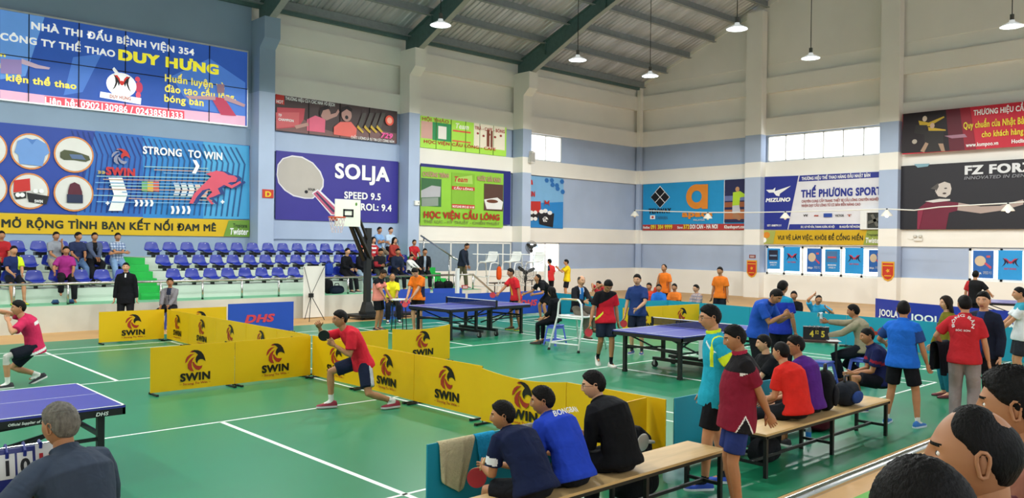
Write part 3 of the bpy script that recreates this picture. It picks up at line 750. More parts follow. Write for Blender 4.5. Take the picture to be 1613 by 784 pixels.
for px, lb in ((768, 'tall white umpire chair, left of the three by the blinds'), (806, 'tall white umpire chair, middle of the three by the blinds'), (826, 'tall white umpire chair, right of the three, with an orange bag')):
    p = at_y(px, 440, 23.2); umpire_chair(lb, p.x, 23.2 if px != 826 else 22.6, R(-78))
def umpire_frame():
    t = thing('umpire_chair', 'low white tubular umpire chair holding the bald man in a black jacket', 'umpire chair', (13.42, 12.20, 0), R(-84))
    # high chair: ladder side toward the viewer
    for s in (-1, 1):
        b = MB(); b.tube([(s*.40, -.62, .0), (s*.33, -.40, .74), (s*.30, -.40, 1.02), (s*.24, -.41, 1.10), (s*.0, -.41, 1.11)], .022, 8); b.cyl((s*.40, -.62, 0), (s*.395, -.60, .05), .03, 8, 1); b.build('leg', [WHITEM, RUBBER], t, True)
        b = MB(); b.tube([(s*.38, .45, .0), (s*.31, .25, .72), (s*.31, -.38, .74)], .022, 8); b.build('leg', WHITEM, t, True)
    for pa, pb in (((-.335, -.41, .70), (.335, -.41, .70)), ((-.39, -.57, .16), (.39, -.57, .16)), ((-.36, .40, .16), (.36, .40, .16)), ((-.38, -.57, .17), (-.37, .4, .17))): b = MB(); b.tube([pa, pb], .019, 8); b.build('rung', WHITEM, t, True)
    b = MB(); b.bx(-.30, .30, -.36, .26, .72, .75); o = b.build('seat', WPL, t); smooth_mod(o, 0, .01)
    b = MB(); b.bx(-.20, .20, -.47, -.36, 1.10, 1.125); b.build('desk_top', WOOD, t)
umpire_frame()
# ---- fans
def fan(label, loc, rz, h, r=.33, stand=True):
    t = thing('pedestal_fan' if stand else 'wall_fan', label, 'fan', loc, rz)
    if stand:
        b = MB(); b.cyl((0, 0, 0), (0, 0, .04), .25, 20); b.cyl((0, 0, .04), (0, 0, h), .025, 10); b.build('stand', BLACKM, t)
    b = MB(); b.tube([(0, .16, h), (0, -.02, h)], [.07, .09], 14, cap=.3); b.build('motor', BLACKM, t, True)
    b = MB()
    for k in range(3):
        a = k*2.094+.4; u = Vector((math.cos(a), 0, math.sin(a))); w = Vector((-math.sin(a), .35, math.cos(a))).normalized()
        b.add([u*.05-w*.03, u*.05+w*.03, u*r*.55+w*.09, u*r*.93+w*.06, u*r*.95-w*.03, u*r*.5-w*.06], [(0,1,2,3,4,5)])
    o = b.build('blades', BLACKM, t); s = o.modifiers.new('solid', 'SOLIDIFY'); s.thickness = .006
    for o in t.children:
        if o.name.startswith('blades'): o.location = (0, -.07, h)
    b = MB()
    for yy, rr in ((-.16, .35), (-.14, .7), (-.07, 1.0), (0, .98), (.04, .6)):
        b.tube([(r*1.03*rr*math.cos(k*math.pi/14), yy, h+r*1.03*rr*math.sin(k*math.pi/14)) for k in range(28)], .004, 4, closed=True)
    for k in range(32):
        a = k*math.pi/16; b.tube([(r*.1*math.cos(a), -.17, h+r*.1*math.sin(a)), (r*.7*math.cos(a), -.14, h+r*.7*math.sin(a)), (r*1.03*math.cos(a), -.07, h+r*1.03*math.sin(a)), (r*.6*math.cos(a), .04, h+r*.6*math.sin(a))], .0028, 4, cap=0)
    b.build('guard', mat('grey_wire', '6c6f70', rough=.4, metal=.5), t)
    return t
pf = at_y(828, 429, 22.6); fan('black pedestal fan beside the far column, behind the starred player', (pf.x, 22.6, 0), R(-30), pf.z, .40)
wf = at_y(837, 389, 25.9); fan('black wall fan on the far column beside the low window', (wf.x, 25.9, wf.z), R(-35), 0, .26, False)
# ---- goods on the floor at the back
for (px, py, Y), lb in (((720.6, 425, 20.5), 'white net post standing in front of the end of the left stand'), ((860, 420, 22.0), 'white net post beside the player in red by the window')):
    p = at_y(px, py, Y); t = thing('net_post', lb, 'post', (p.x, Y, 0)); b = MB(); b.bx(-.05, .05, -.05, .05, .06, p.z); b.bx(-.04, .04, -.06, .06, p.z, p.z+.05); b.build('upright', WHITEM, t); b = MB(); b.bx(-.25, .25, -.2, .2, 0, .06); b.build('base', WHITEM, t)
# small desks by the back wall
def desk(label, px, py, Y, w=.9, h=.75):
    p = at_y(px, py, Y); t = thing('side_table', label, 'table', (p.x, Y, 0)); b = MB(); b.bx(-w/2, w/2, -.25, .25, h-.03, h); b.build('table_top', mat('dark_brown_board', '4a3a30'), t)
    for i in (-1, 1):
        for j in (-1, 1):
            b = MB(); b.bx(i*(w/2-.03)-.015, i*(w/2-.03)+.015, j*.22-.015, j*.22+.015, 0, h-.03); b.build('leg', BLACKM, t)
desk('thin-legged dark table by the low window, left of the pedestal fan', 792, 440, 24.2, 1.3)
desk('thin-legged dark table by the low window, right of the pedestal fan', 842, 440, 25.2, .8)
for q_, s_, h_ in (((12, 92), 'Official Supplier of 2017-2020', .030), ((150, 170), 'DHS', .034)):
    xa, xb = at_y(q_[0], 660, 8.02).x-1.215, at_y(q_[1], 660, 8.02).x-1.215
    put_text(s_, [c for c in T1.children if c.name.startswith('table_top')][1].children[0] if xa > 0 else [c for c in T1.children if c.name.startswith('table_top')][0].children[0], LINEW, xa, .69, xb-xa, h_, y=-.7625-.0255, bold=.03, slant=.2)
# ================================================================== SIGNS AND BANNERS ON THE WALLS
class Board:
    """a flat print on a wall; art is placed by where it stands on that wall plane"""
    def __init__(s, name, label, cat, plane, d, quad, m, thick=.02, grid=None, group=None, emit_back=None, wav=0):
        s.pl, s.d = plane, d
        s.hit = (lambda px, py: at_y(px, py, d)) if plane == 'l' else (lambda px, py: at_x(px, py, d))
        P = [s.hit(*q) for q in quad]                       # tl, tr, br, bl
        u = (lambda p: p.x) if plane == 'l' else (lambda p: -p.y)
        s.u0 = (u(P[0])+u(P[3]))/2; s.u1 = (u(P[1])+u(P[2]))/2; s.z0 = (P[2].z+P[3].z)/2; s.z1 = (P[0].z+P[1].z)/2
        s.w, s.h = s.u1-s.u0, s.z1-s.z0
        loc = (s.u0, d, s.z0) if plane == 'l' else (d, -s.u0, s.z0)
        s.u = u
        s.t = thing(name, label, cat, loc, 0 if plane == 'l' else -math.pi/2, group)
        b = MB(); b.bx(0, s.w, 0, thick, 0, s.h); s.p = b.build('panel', m, s.t)
        s.y = -.006
    def xy(s, px, py):
        p = s.hit(px, py); return s.u(p)-s.u0, p.z-s.z0
    def step(s): s.y -= .0025; return s.y
    def text(s, txt, m, px0, py0, px1, py1, hpx, bold=.02, slant=0, arc=None):
        """baseline from (px0, py0) to (px1, py1), letters hpx tall"""
        bold = bold+.008
        x0, z0 = s.xy(px0, py0); x1, z1 = s.xy(px1, py1); _, zt = s.xy((px0+px1)/2, (py0+py1)/2-hpx); zm = (z0+z1)/2
        cap = glyphs('H', bold)[2][3]; bb = glyphs(txt, bold, slant)[2]; k = (zt-zm)/cap
        return put_text(txt, s.p, m, x0, zm+bb[2]*k, x1-x0, (bb[3]-bb[2])*k, y=s.step(), bold=bold, slant=slant)
    def poly(s, pts, m, name='print', px=True):
        b = MB(); y = s.step(); q = [s.xy(*p) for p in pts] if px else pts
        b.add([(x, y, z) for x, z in q], [tuple(range(len(q)))]); return b.build(name, m, s.p, fix=False)
    def polys(s, lst, mats, name='print'):
        b = MB(); y = s.step()
        for k, (mi, pts) in enumerate(lst):
            b.add([(x, y-.0006*k, z) for x, z in (s.xy(*p) for p in pts)], [tuple(range(len(pts)))], mi)
        s.y -= .0006*len(lst)
        return b.build(name, mats, s.p, fix=False)
    def rect(s, px0, py0, px1, py1, m, name='print'):
        x0, z0 = s.xy(px0, (py0+py1)/2); x1, z1 = s.xy(px1, (py0+py1)/2); _, za = s.xy((px0+px1)/2, py0); _, zb = s.xy((px0+px1)/2, py1)
        return s.poly([(x0, za), (x1, za), (x1, zb), (x0, zb)], m, name, px=False)
    def disc(s, px, py, rx, ry, m, name='print', n=28, ring=None):
        x, z = s.xy(px, py); x1, _ = s.xy(px+rx, py); _, z1 = s.xy(px, py-ry); a, c = abs(x1-x), abs(z1-z)
        pts = [(x+a*math.cos(2*math.pi*k/n), z+c*math.sin(2*math.pi*k/n)) for k in range(n)]
        if ring:
            b = MB(); y = s.step(); q = [(x+(px_-x)*ring, z+(pz-z)*ring) for px_, pz in pts]
            b.add([(u, y, w) for u, w in pts+q], [(k, (k+1) % n, n+(k+1) % n, n+k) for k in range(n)]); return b.build(name, m, s.p, fix=False)
        return s.poly(pts, m, name, px=False)
    def seams(s, n, rows, m, w=.02):
        b = MB()
        for k in range(1, n): b.bx(s.w*k/n-w/2, s.w*k/n+w/2, -.032, -.002, 0, s.h)
        for k in range(1, rows): b.bx(0, s.w, -.032, -.002, s.h*k/rows-w/2, s.h*k/rows+w/2)
        return b.build('seams', m, s.t)
V = vinyl
WHT, YLW, BLK = V('f4f4f2', 'white_print'), V('f2dc3c', 'yellow_print'), V('15151a', 'black_print')
# ---------------- video wall (it gives off light)
def screen_mat(c, e=.55): return vinyl(c, 'lit_screen', emit=e)
S = Board('video_wall', 'large lit blue video wall with white and yellow lettering, top left', 'screen', 'l', YW-.12, [(-40, 4), (392, 86), (386, 199.6), (-40, 149)], screen_mat('2f55a8', .5), .12)
SL = screen_mat
S.polys([(0, [(0, 15), (70, 27), (40, 120), (0, 125)]), (1, [(115, 90), (160, 85), (130, 145), (100, 150)]), (1, [(270, 120), (330, 92), (386, 130), (386, 185), (300, 170)])], [SL('5f8fd0'), SL('4a76c4')], 'backdrop_shapes')
S.poly([(0, 141), (70, 150), (386, 183), (386, 199), (0, 156)], SL('d9a8bf'), 'band'); S.poly([(70, 151), (290, 175), (290, 188.5), (70, 163.5)], SL('d84f5f'), 'band')
S.text('NHÀ THI ĐẤU BỆNH VIỆN 354', SL('ecebe6', .6), 49, 45, 305.5, 88, 10.5, .03)
S.text('CÔNG TY THỂ THAO', SL('ecebe6', .6), 0, 61, 181, 91, 10.5, .03)
S.text('DUY HƯNG', SL('f0e33a', .6), 186, 94, 344, 117, 15.5, .06)
S.text('kiện thể thao', SL('ecd95a', .6), 9, 127.5, 120, 140, 10.5, .03)
S.text('n', SL('ecd95a', .6), 0, 88.5, 8.5, 90, 7, .03); S.text('ic', SL('ecd95a', .6), 0, 107, 9, 109, 8, .03)
S.text('Huấn luyện và', SL('ecd95a', .6), 259, 129, 353, 140, 11, .02)
S.text('đào tạo cầu lông,', SL('ecd95a', .6), 259, 145, 371, 158, 11, .02)
S.text('bóng bàn', SL('ecd95a', .6), 258, 160.5, 320, 166.5, 11, .02)
S.text('Liên hệ: 0902130986 / 02438581333', SL('f6eef0', .6), 70, 163.5, 287, 186.5, 10, .02)
S.disc(216, 125, 4, 4, SL('d8485f'), 'dots'); S.disc(218, 138, 6, 9, SL('c23f5c'), 'dots'); S.disc(217, 150, 4, 5, SL('e0566a'), 'dots')
S.poly([(176, 109), (179, 106), (187, 116), (182, 118)], SL('ecebe6'), 'racket_handle')
S.disc(190.5, 134, 23.5, 19, SL('efeeee', .6), 'badge')
def wing_at(S, x0, y0, x1, y1, mats):
    b = MB(); (a, zt), (c, zb) = S.xy(x0, y0), S.xy(x1, y1); S.step(); wings(b, a, min(zb, zt), c-a, abs(zt-zb), S.y); S.step(); return b.build('emblem', mats, S.p, fix=False)
wing_at(S, 176, 117, 206, 146, [SL('2a2226', .3), SL('c9342c', .5)])
S.poly([(157, 144.5), (221.5, 155), (220.5, 165), (156, 153.5)], SL('eeeeee', .6), 'plate'); S.text('DUY HƯNG', SL('b0543a', .4), 172, 153.5, 205, 159, 5)
S.poly([(330, 152), (352, 155), (371, 183), (347, 181)], SL('b03a55'), 'player_print'); S.poly([(340, 133), (352, 133), (352, 147), (341, 147)], SL('8a6a78'), 'player_print'); S.poly([(290, 151), (338, 152), (338, 158), (296, 156)], SL('b08a90'), 'player_print'); S.poly([(352, 150), (385, 165), (383, 169), (352, 158)], SL('b08a90'), 'player_print')
S.poly([(33, 93), (60, 103), (78, 107), (76, 110), (55, 108), (33, 101)], SL('b79fae'), 'arm_print'); S.poly([(0, 93), (33, 95), (33, 118), (0, 116)], SL('8a78a8'), 'player_print')
S.seams(6, 2, BLK, .022)
b = MB(); b.bx(-.03, S.w+.03, -.02, .12, S.h, S.h+.05); b.bx(S.w, S.w+.03, -.02, .12, 0, S.h); b.bx(-.03, S.w+.03, -.02, .12, -.04, 0); b.build('frame', mat('aluminium_trim', 'd5d8da', rough=.3, metal=.4), S.t)
# ---------------- long blue sports banner
B = Board('sports_banner', 'long blue banner with product discs and a running figure, under the video wall', 'banner', 'l', YW-.04, [(-40, 188), (392.5, 230), (393, 345), (-40, 333)], V('2a47a0'))
B.poly([(150, 206), (392, 230), (393, 345), (120, 341)], V('2c68ba'), 'gradient_panel'); B.poly([(225, 214), (392, 230), (393, 345), (225, 343)], V('2f86cc'), 'gradient_panel'); B.poly([(320, 223), (392, 230), (393, 345), (320, 344)], V('4ba6d8'), 'gradient_panel')
st = []
for k in range(34):
    x = 112+k*8.6; yt = 190+.104*x+4; yb = 333+.03*x-3; ym = (yt+yb)/2
    c = 0 if x < 240 else 1
    sh = 14
    p = [(x, yt), (x+2.2, yt), (x+2.2+sh, ym-28), (x+2.2+sh*.2, yb), (x+sh*.2, yb), (x+sh, ym-28)]
    if x+sh < 391: st.append((c, p))
B.polys(st, [V('223c86'), V('24558a')], 'zigzag')
for cx, cy, cm in ((47.5, 238.5, '6f96cf'), (116, 243.5, 'd8d8d2'), (46, 301, 'd9d6d0'), (115.5, 304.5, 'd8d8d2'), (-20, 234, 'd8d8d2'), (-20, 296, 'd8d8d2')):
    B.disc(cx, cy, 31, 28.5, V('d98a4a', 'rainbow_ring'), 'disc_ring', ring=.92); B.disc(cx, cy, 28.5, 26, V('dedcd6', 'disc_white'), 'disc')
B.poly([(27, 222), (40, 217), (50, 220), (58, 219), (72, 227), (77, 241), (70, 246), (66, 262), (30, 258), (28, 244), (22, 240)], V('6e98d4'), 'polo_shirt_print'); B.poly([(41, 218), (50, 220), (57, 219), (50, 228)], V('4f7cc0'), 'polo_collar_print')
B.poly([(94, 240), (100, 236), (114, 238), (128, 242), (139, 246), (141, 252), (134, 255), (115, 252), (100, 252), (94, 248)], V('4c5136'), 'shoe_sole_print'); B.poly([(108, 243), (128, 244), (134, 252), (112, 250)], V('5a6f94'), 'shoe_sole_print')
B.poly([(21, 284), (46, 281), (47, 300), (20, 303)], V('c9302c'), 'box_print'); B.poly([(41, 303), (76, 309), (72, 322), (44, 318)], V('222226'), 'box_print'); B.poly([(20, 304), (40, 302), (40, 312), (24, 314)], V('2c2a2a'), 'box_print')
B.disc(27, 307, 4, 3.4, WHT, 'ball_print'); B.disc(34, 307, 4, 3.4, WHT, 'ball_print'); B.disc(55, 301, 4, 3.4, WHT, 'ball_print'); B.disc(64, 301, 4, 3.4, WHT, 'ball_print')
B.text('SWIN', WHT, 53, 318, 66, 320.5, 4.5, .03)
B.poly([(106, 300), (109, 290), (116, 287), (124, 291), (128, 302), (129, 320), (104, 319)], V('5a1f30'), 'shoe_print'); B.poly([(104, 306), (129, 307), (129, 320), (104, 319)], V('26304e'), 'shoe_print')
def eagle_at(B, x0, y0, x1, y1, mats):
    (a, zt), (c, zb) = B.xy(x0, y0), B.xy(x1, y1); B.step(); o = eagle(B.p, a, zb, c-a, zt-zb, mats, B.y); B.step(); return o
eagle_at(B, 174, 233, 203, 261, [V('c2322e'), V('8d8fa8')])
B.text('SWIN', V('c22f34'), 165, 275, 211, 277.5, 12, .06); B.text('»»', V('c9b04a'), 152, 273.5, 164, 274, 7, .02)
B.text('STRONG  TO WIN', WHT, 223, 244, 348, 250, 11.5, .03)
for k, (x, y) in enumerate(((169, 280), (271, 288), (282, 288.5), (293, 289), (304, 290), (314, 290.5))):
    s = 1.0 if k == 0 else .38
    c = [WHT, V('cfd4d8'), V('dde0e2'), V('e6e6e6'), V('e3c3b8'), V('e8a890')][k]
    w_, h_ = 30*s, 52*s
    B.poly([(x, y), (x+w_*.72, y), (x+w_, y+h_*.5), (x+w_*.72, y+h_), (x, y+h_), (x+w_*.28, y+h_*.5)], c, 'chevron')
for k, c in enumerate(('6fae6a', 'd8b03c', 'd05a48')): B.poly([(221+9*k, 286), (230+9*k, 286), (230+9*k, 302), (221+9*k, 301)], V(c), 'block')
stripes = []
for k in range(12):
    y = 262+k*5.0; x0 = (225, 240, 255, 150, 160, 148, 170, 150, 190, 145, 200, 150)[k]
    stripes.append((k % 3, [(x0, y), (325+(k % 4)*5, y+3), (325+(k % 4)*5, y+4.3), (x0, y+1.3)]))
B.polys(stripes, [V('9fc6c8'), V('c9a48c'), V('7fb0d8')], 'speed_lines')
RUN = V('d9566a', 'runner_print'); RUND = V('23407e', 'runner_shadow_print')
for dx, m_ in ((7, RUND), (0, RUN)):
    B.poly([(321+dx, 274), (338+dx, 269), (349+dx, 271), (357+dx, 276), (366+dx, 277), (371+dx, 281), (368+dx, 287), (360+dx, 287), (352+dx, 290), (340+dx, 297), (344+dx, 305), (333+dx, 310), (326+dx, 312), (334+dx, 321), (330+dx, 322), (322+dx, 312), (331+dx, 303), (327+dx, 297), (316+dx, 300), (307+dx, 310), (301+dx, 321), (295+dx, 320), (303+dx, 305), (314+dx, 294), (324+dx, 284), (330+dx, 278)], m_, 'runner_print')
    B.poly([(352+dx, 287), (362+dx, 292), (375+dx, 285), (377+dx, 288), (362+dx, 297), (349+dx, 291)], m_, 'runner_print')
for x in (209, 217, 225, 233): B.poly([(x, 315), (x+4, 315), (x+6, 320), (x+4, 325), (x, 325), (x+2, 320)], WHT, 'chevron')
for x in (266, 274, 283, 291): B.poly([(x, 324.5), (x+4, 324.5), (x+6, 331), (x+4, 337), (x, 337), (x+2, 331)], WHT, 'chevron')
B.poly([(300, 252), (306, 253), (311, 262), (305, 274), (299, 273), (305, 262)], WHT, 'chevron')
B.polys([(0, [(163.5, 319), (169.5, 319), (169.5, 321), (163.5, 321)]), (0, [(165.5, 317), (167.5, 317), (167.5, 323), (165.5, 323)]), (0, [(344, 317), (350, 317), (350, 319), (344, 319)]), (0, [(346, 315), (348, 315), (348, 321), (346, 321)])], [WHT], 'plus_marks')
# ---------------- yellow slogan banner, left
B = Board('slogan_banner', 'yellow banner with black slogan under the long blue sports banner', 'banner', 'l', YW-.05, [(-40, 335), (393, 346), (393, 373.5), (-40, 366)], V('d8b21a'))
B.text('MỞ RỘNG TÌNH BẠN KẾT NỐI ĐAM MÊ', V('1f2a1c'), 2, 356, 340, 365.3, 11.5, .035)
B.poly([(360, 347), (393, 346.5), (393, 373), (352, 372)], V('6f9a3c'), 'leaf_print'); B.text('Tropicana', V('24351f'), 367, 357.5, 389, 358.5, 6, .02); B.text('Twister', WHT, 362, 368.5, 391, 370, 10, .03, .2)
# ---------------- D plate
B = Board('letter_plate', 'small red plate with a yellow letter D on the blue column', 'plate', 'l', YW-.66, [(413.5, 298), (431, 298.5), (431, 312), (413.5, 311.5)], V('c23a28'))
B.text('D', V('e8c02c'), 417.5, 309.5, 427, 309.8, 8.5, .05)
# ---------------- players sign above
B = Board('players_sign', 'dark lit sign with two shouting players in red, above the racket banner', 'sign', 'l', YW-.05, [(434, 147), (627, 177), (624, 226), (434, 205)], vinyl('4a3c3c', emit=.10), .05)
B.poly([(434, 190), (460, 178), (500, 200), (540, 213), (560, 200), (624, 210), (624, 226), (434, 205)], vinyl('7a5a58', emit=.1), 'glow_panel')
B.poly([(434, 148), (447.5, 150.5), (447.5, 165), (434, 163)], V('c93a32'), 'tag'); B.text('HOT', WHT, 435, 162, 446, 163.4, 5, .03)
B.text('THƯƠNG HIỆU CỦA CÁC NHÀ VÔ ĐỊCH', WHT, 449, 156.5, 527, 168, 5, .03)
B.poly([(436, 169), (480, 171), (478, 188), (470, 200), (436, 203)], V('c8505a'), 'packet_print'); B.poly([(434, 177), (471, 177), (470, 198), (435, 202)], V('d8686c'), 'packet_print'); B.text('729', WHT, 438, 183, 443, 183.5, 4, .02); B.text('CHAMPION', WHT, 438, 193, 462, 189, 4, .03)
SK = vinyl('b58a80', 'print_skin', emit=.1); HR = vinyl('2a2224', 'print_hair')
B.poly([(483, 188), (496, 182), (512, 188), (511, 209), (483, 206)], vinyl('d8647e', emit=.15), 'shirt_print'); B.poly([(463, 198), (484, 193), (486, 198), (466, 203)], SK, 'arm_print'); B.poly([(510, 183), (528, 178), (532, 172), (534, 176), (530, 183), (513, 190)], SK, 'arm_print')
B.disc(512, 179, 8, 9.5, SK, 'face_print'); B.poly([(502, 178), (505, 169), (514, 166), (519, 171), (508, 174), (504, 184)], HR, 'hair_print')
B.poly([(525, 200), (535, 192), (552, 192), (561, 203), (560, 217), (525, 212)], vinyl('e0685e', emit=.15), 'shirt_print'); B.disc(545, 181, 8, 10.5, SK, 'face_print'); B.poly([(536, 178), (538, 169), (547, 167), (554, 172), (553, 177), (545, 172)], HR, 'hair_print'); B.disc(545, 185, 2.6, 3, BLK, 'mouth_print')
for x in (569, 580, 590, 599): B.poly([(x-7, 200), (x+1, 178), (x+7, 178), (x, 202)], V('55504c'), 'blade_print'); B.poly([(x-8, 201), (x-6.5, 197), (x+3, 208), (x+1, 210)], V('d8b23c'), 'blade_print')
B.disc(612, 190, 6.5, 8, vinyl('d8503c', emit=.3), 'badge'); B.disc(612, 190, 4, 5, vinyl('e8a08a', emit=.3), 'badge'); B.text('729', vinyl('e8589a', emit=.2), 598, 216.5, 617, 219, 8, .04, .2)
B.text('CHẤT LƯỢNG LÀ SỰ TIN CẬY CÙNG NĂM', WHT, 551, 218.5, 619, 225, 4, .02)
B.seams(4, 1, BLK, .015)
# ---------------- racket banner
B = Board('racket_banner', 'deep blue banner with a big racket blade, behind the basketball hoop', 'banner', 'l', YW-.05, [(434.5, 236), (627, 255), (627, 352), (434.5, 345)], V('3a348f'))
B.poly([(435.5, 275), (437, 259), (445, 249), (460, 244.5), (476, 246.5), (493, 256), (505, 270), (510, 283), (509.5, 294), (506, 300), (503, 304), (497, 309), (493, 313), (480, 313), (462, 309), (448, 300), (438, 288)], V('e2dfe4'), 'blade_edge_print')
B.poly([(437, 275), (438.5, 260), (446, 250.5), (460, 246.5), (475, 248.5), (492, 257.5), (503, 271), (508, 283), (507.5, 293), (502, 301), (495, 309), (491, 311.5), (480, 311), (463, 307), (450, 299), (440, 288)], V('b9b1a8'), 'blade_print')
B.poly([(491, 304), (500, 298), (505, 301), (530, 325), (528, 339), (521, 339)], V('e4e2ea'), 'handle_edge_print'); B.poly([(493, 305), (500, 300), (529, 328), (526, 338), (522, 337)], V('c05a78'), 'handle_print'); B.poly([(497, 304), (499, 302.5), (527, 332), (525, 335)], V('3a3558'), 'handle_print')
B.text('SOLJA', BLK, 485, 303.5, 496, 296, 3.5, .03); B.disc(482, 302, 2.6, 2.6, BLK, 'dot_print')
B.text('SOLJA', WHT, 527, 279, 613, 286, 22.5, .035); B.text('SPEED 9.5', WHT, 541.5, 312, 599, 315, 10.5, .03); B.text('CONTROL: 9.4', WHT, 527, 329, 616, 332.5, 10.5, .03)
# ---------------- green academy signs
GRN = vinyl('8fc63e', 'green_print', emit=.06)
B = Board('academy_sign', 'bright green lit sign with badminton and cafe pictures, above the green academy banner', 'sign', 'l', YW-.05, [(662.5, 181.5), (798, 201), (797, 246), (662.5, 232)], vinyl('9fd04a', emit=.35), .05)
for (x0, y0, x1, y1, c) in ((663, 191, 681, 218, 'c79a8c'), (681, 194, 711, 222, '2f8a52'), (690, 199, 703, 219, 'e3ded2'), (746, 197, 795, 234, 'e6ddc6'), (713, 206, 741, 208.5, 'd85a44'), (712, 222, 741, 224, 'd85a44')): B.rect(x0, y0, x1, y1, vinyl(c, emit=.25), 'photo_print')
B.text('Team', vinyl('e9f0d6', emit=.2), 717, 202, 738, 204, 8, .03, .2); B.text('HỌC VIỆN CẦU LÔNG - CAFE', V('c03a30'), 667, 224, 780, 238, 4.5, .03)
for x in range(5): B.disc(752+9*x, 210+3*(x % 2)+x, 1.8, 1.8, V('b0483c'), 'shuttle_print')
B.rect(766, 205, 770, 231, V('8a4a38'), 'photo_print'); B.rect(772, 206, 775, 232, V('8a4a38'), 'photo_print')
B.text('HỘI THẢO', V('b8564a'), 664, 189, 706, 195, 5, .02); B.text('TRÀ - CAFE - BÓNG', V('b8564a'), 747, 203.5, 794, 210, 5, .02)
B.seams(6, 1, V('6a8a3a'), .012)
N = Board('backing_banner', 'dark blue banner edge showing around the green academy banner', 'banner', 'l', YW-.04, [(662.5, 257), (805, 270), (803, 353), (662.5, 350)], V('2c2f7a'))
B = Board('academy_banner', 'green academy banner with cafe pictures and big red lettering', 'banner', 'l', YW-.09, [(662.5, 260.5), (793, 275), (792.5, 359), (662.5, 354)], GRN)
B.rect(663, 281, 695, 325, V('3d6b44'), 'photo_print'); B.poly([(663, 300), (680, 292), (694, 294), (693, 310), (663, 311)], V('b3b3b8'), 'photo_print'); B.poly([(664, 312), (690, 311), (690, 324), (664, 325)], V('8d9a90'), 'photo_print')
B.rect(762, 290, 792, 332, V('5a3f35'), 'photo_print'); B.poly([(762, 314), (783, 311), (792, 318), (790, 330), (766, 329)], V('e8e6e2'), 'cup_print'); B.disc(775, 317, 9, 2.8, V('6b3c28'), 'cup_print')
B.rect(711, 273, 747, 329, V('86b93a'), 'panel_print'); B.poly([(716, 280), (743, 276), (744, 290), (718, 288)], V('a9cf62'), 'logo_print'); B.text('Team', V('b83a2c'), 715, 285.5, 736, 287, 8, .03, .25)
B.rect(711, 294, 747, 299.5, V('c4392c'), 'band'); B.rect(711, 322, 747, 328, V('c4392c'), 'band'); B.text('HOTLINE 0912 63 14 68', WHT, 712, 327, 746, 327.6, 3.4, .02); B.text('CẦU LÔNG', WHT, 714, 298.6, 744, 298.9, 3, .02)
B.text('CHƯƠNG TRÌNH', V('c08a7c'), 665, 277.5, 706, 280, 7, .04); B.text('NƯỚC GIẢI KHÁT', V('c08a7c'), 751, 284, 789, 287.5, 7, .04)
B.text('HỌC VIỆN CẦU LÔNG', V('b03024'), 666.5, 342, 786, 347, 9.5, .05); B.text('THỂ LỰC - KỸ THUẬT - CHIẾN THUẬT', V('7a8a4a'), 667, 350, 786, 354.5, 4, .02)
# ---------------- eagle banner in the corner bay
B = Board('product_banner', 'light blue banner with ball boxes right of the far banded column', 'banner', 'l', YW-.03, [(834, 276), (888, 282), (886.5, 360), (834, 358)], V('7fb4de'))
B.poly([(834, 320), (887, 318), (886.5, 360), (834, 358)], V('2f86cc'), 'gradient_panel')
for x, y in ((861, 284), (869, 284), (877, 292), (885, 286), (886, 302), (878, 297), (870, 291)): B.disc(x, y, 3.4, 4, V('2f6fb6'), 'hexagon_print', n=6)
B.poly([(834, 281), (838, 284), (839, 291), (834, 290)], V('c8322c'), 'emblem'); B.text('IN', V('c8322c'), 835, 309, 842, 309.4, 8, .05)
B.poly([(834, 317), (851, 317), (851, 336), (834, 336)], V('c3352f'), 'box_print'); B.poly([(834, 336), (847, 336), (846, 347), (834, 345)], V('2b2626'), 'box_print'); B.poly([(846, 334), (872, 336), (870, 358), (849, 353)], V('232226'), 'box_print')
for x, y in ((852, 333), (858, 332), (865, 335)): B.disc(x, y, 3.6, 3.2, WHT, 'ball_print')
for x in (836, 842): B.disc(x, 334.5, 3, 3, WHT, 'ball_print'); B.disc(x, 344.5, 3, 3, WHT, 'ball_print')
eagle_at(B, 853, 341, 862, 350, [WHT, WHT]); wing_at(B, 855, 315, 865, 325, [V('b03028'), V('c8322c')])
# ---------------- right wall: orange letter sign
XR = XW-.05
B = Board('sports_shop_sign', 'sky blue sign with black diamonds and a big orange letter a', 'sign', 'r', XR, [(1013, 290.5), (1179.5, 281), (1179, 361.5), (1012.5, 363)], V('2495cf'), .04)
B.rect(1012.5, 352.8, 1179, 362.5, V('b33a38'), 'band'); B.rect(1140.5, 282, 1142, 352, WHT, 'divider')
dm = [(1040, 306.5, 7.0, 8.2), (1040, 311-20+20, 0, 0)]
B.poly([(1040, 292.5), (1055.5, 310.5), (1040, 327.5), (1025, 310.5)], WHT, 'diamond')
for x, y in ((1040, 302), (1032.3, 310.5), (1047.7, 310.5), (1040, 319)): B.poly([(x, y-7.8), (x+7, y), (x, y+7.8), (x-7, y)], BLK, 'diamond')
B.text('TENWAY', BLK, 1022, 336, 1057.5, 335, 7.5, .05); B.rect(1024.5, 339, 1032.5, 345, WHT, 'flag'); B.disc(1028.6, 342, 1.8, 1.8, V('c23a30'), 'flag_dot'); B.text('TAIWAN', V('3a6f94'), 1034, 345.5, 1052, 345.2, 5, .0)
OR = V('e08a2c', 'orange_print')
B.disc(1098, 309.5, 17, 19.5, OR, 'letter', ring=.48); B.poly([(1106, 292), (1116, 290), (1115.5, 328.5), (1106, 329)], OR, 'letter'); B.poly([(1098, 290.5), (1116, 290), (1116, 299), (1100, 298)], OR, 'letter'); 
B.text('apacs', OR, 1075, 341.5, 1123, 340.5, 9.5, .05); B.text('MALAYSIA', V('c9d6dc'), 1093, 348, 1111, 347.6, 3, .0)
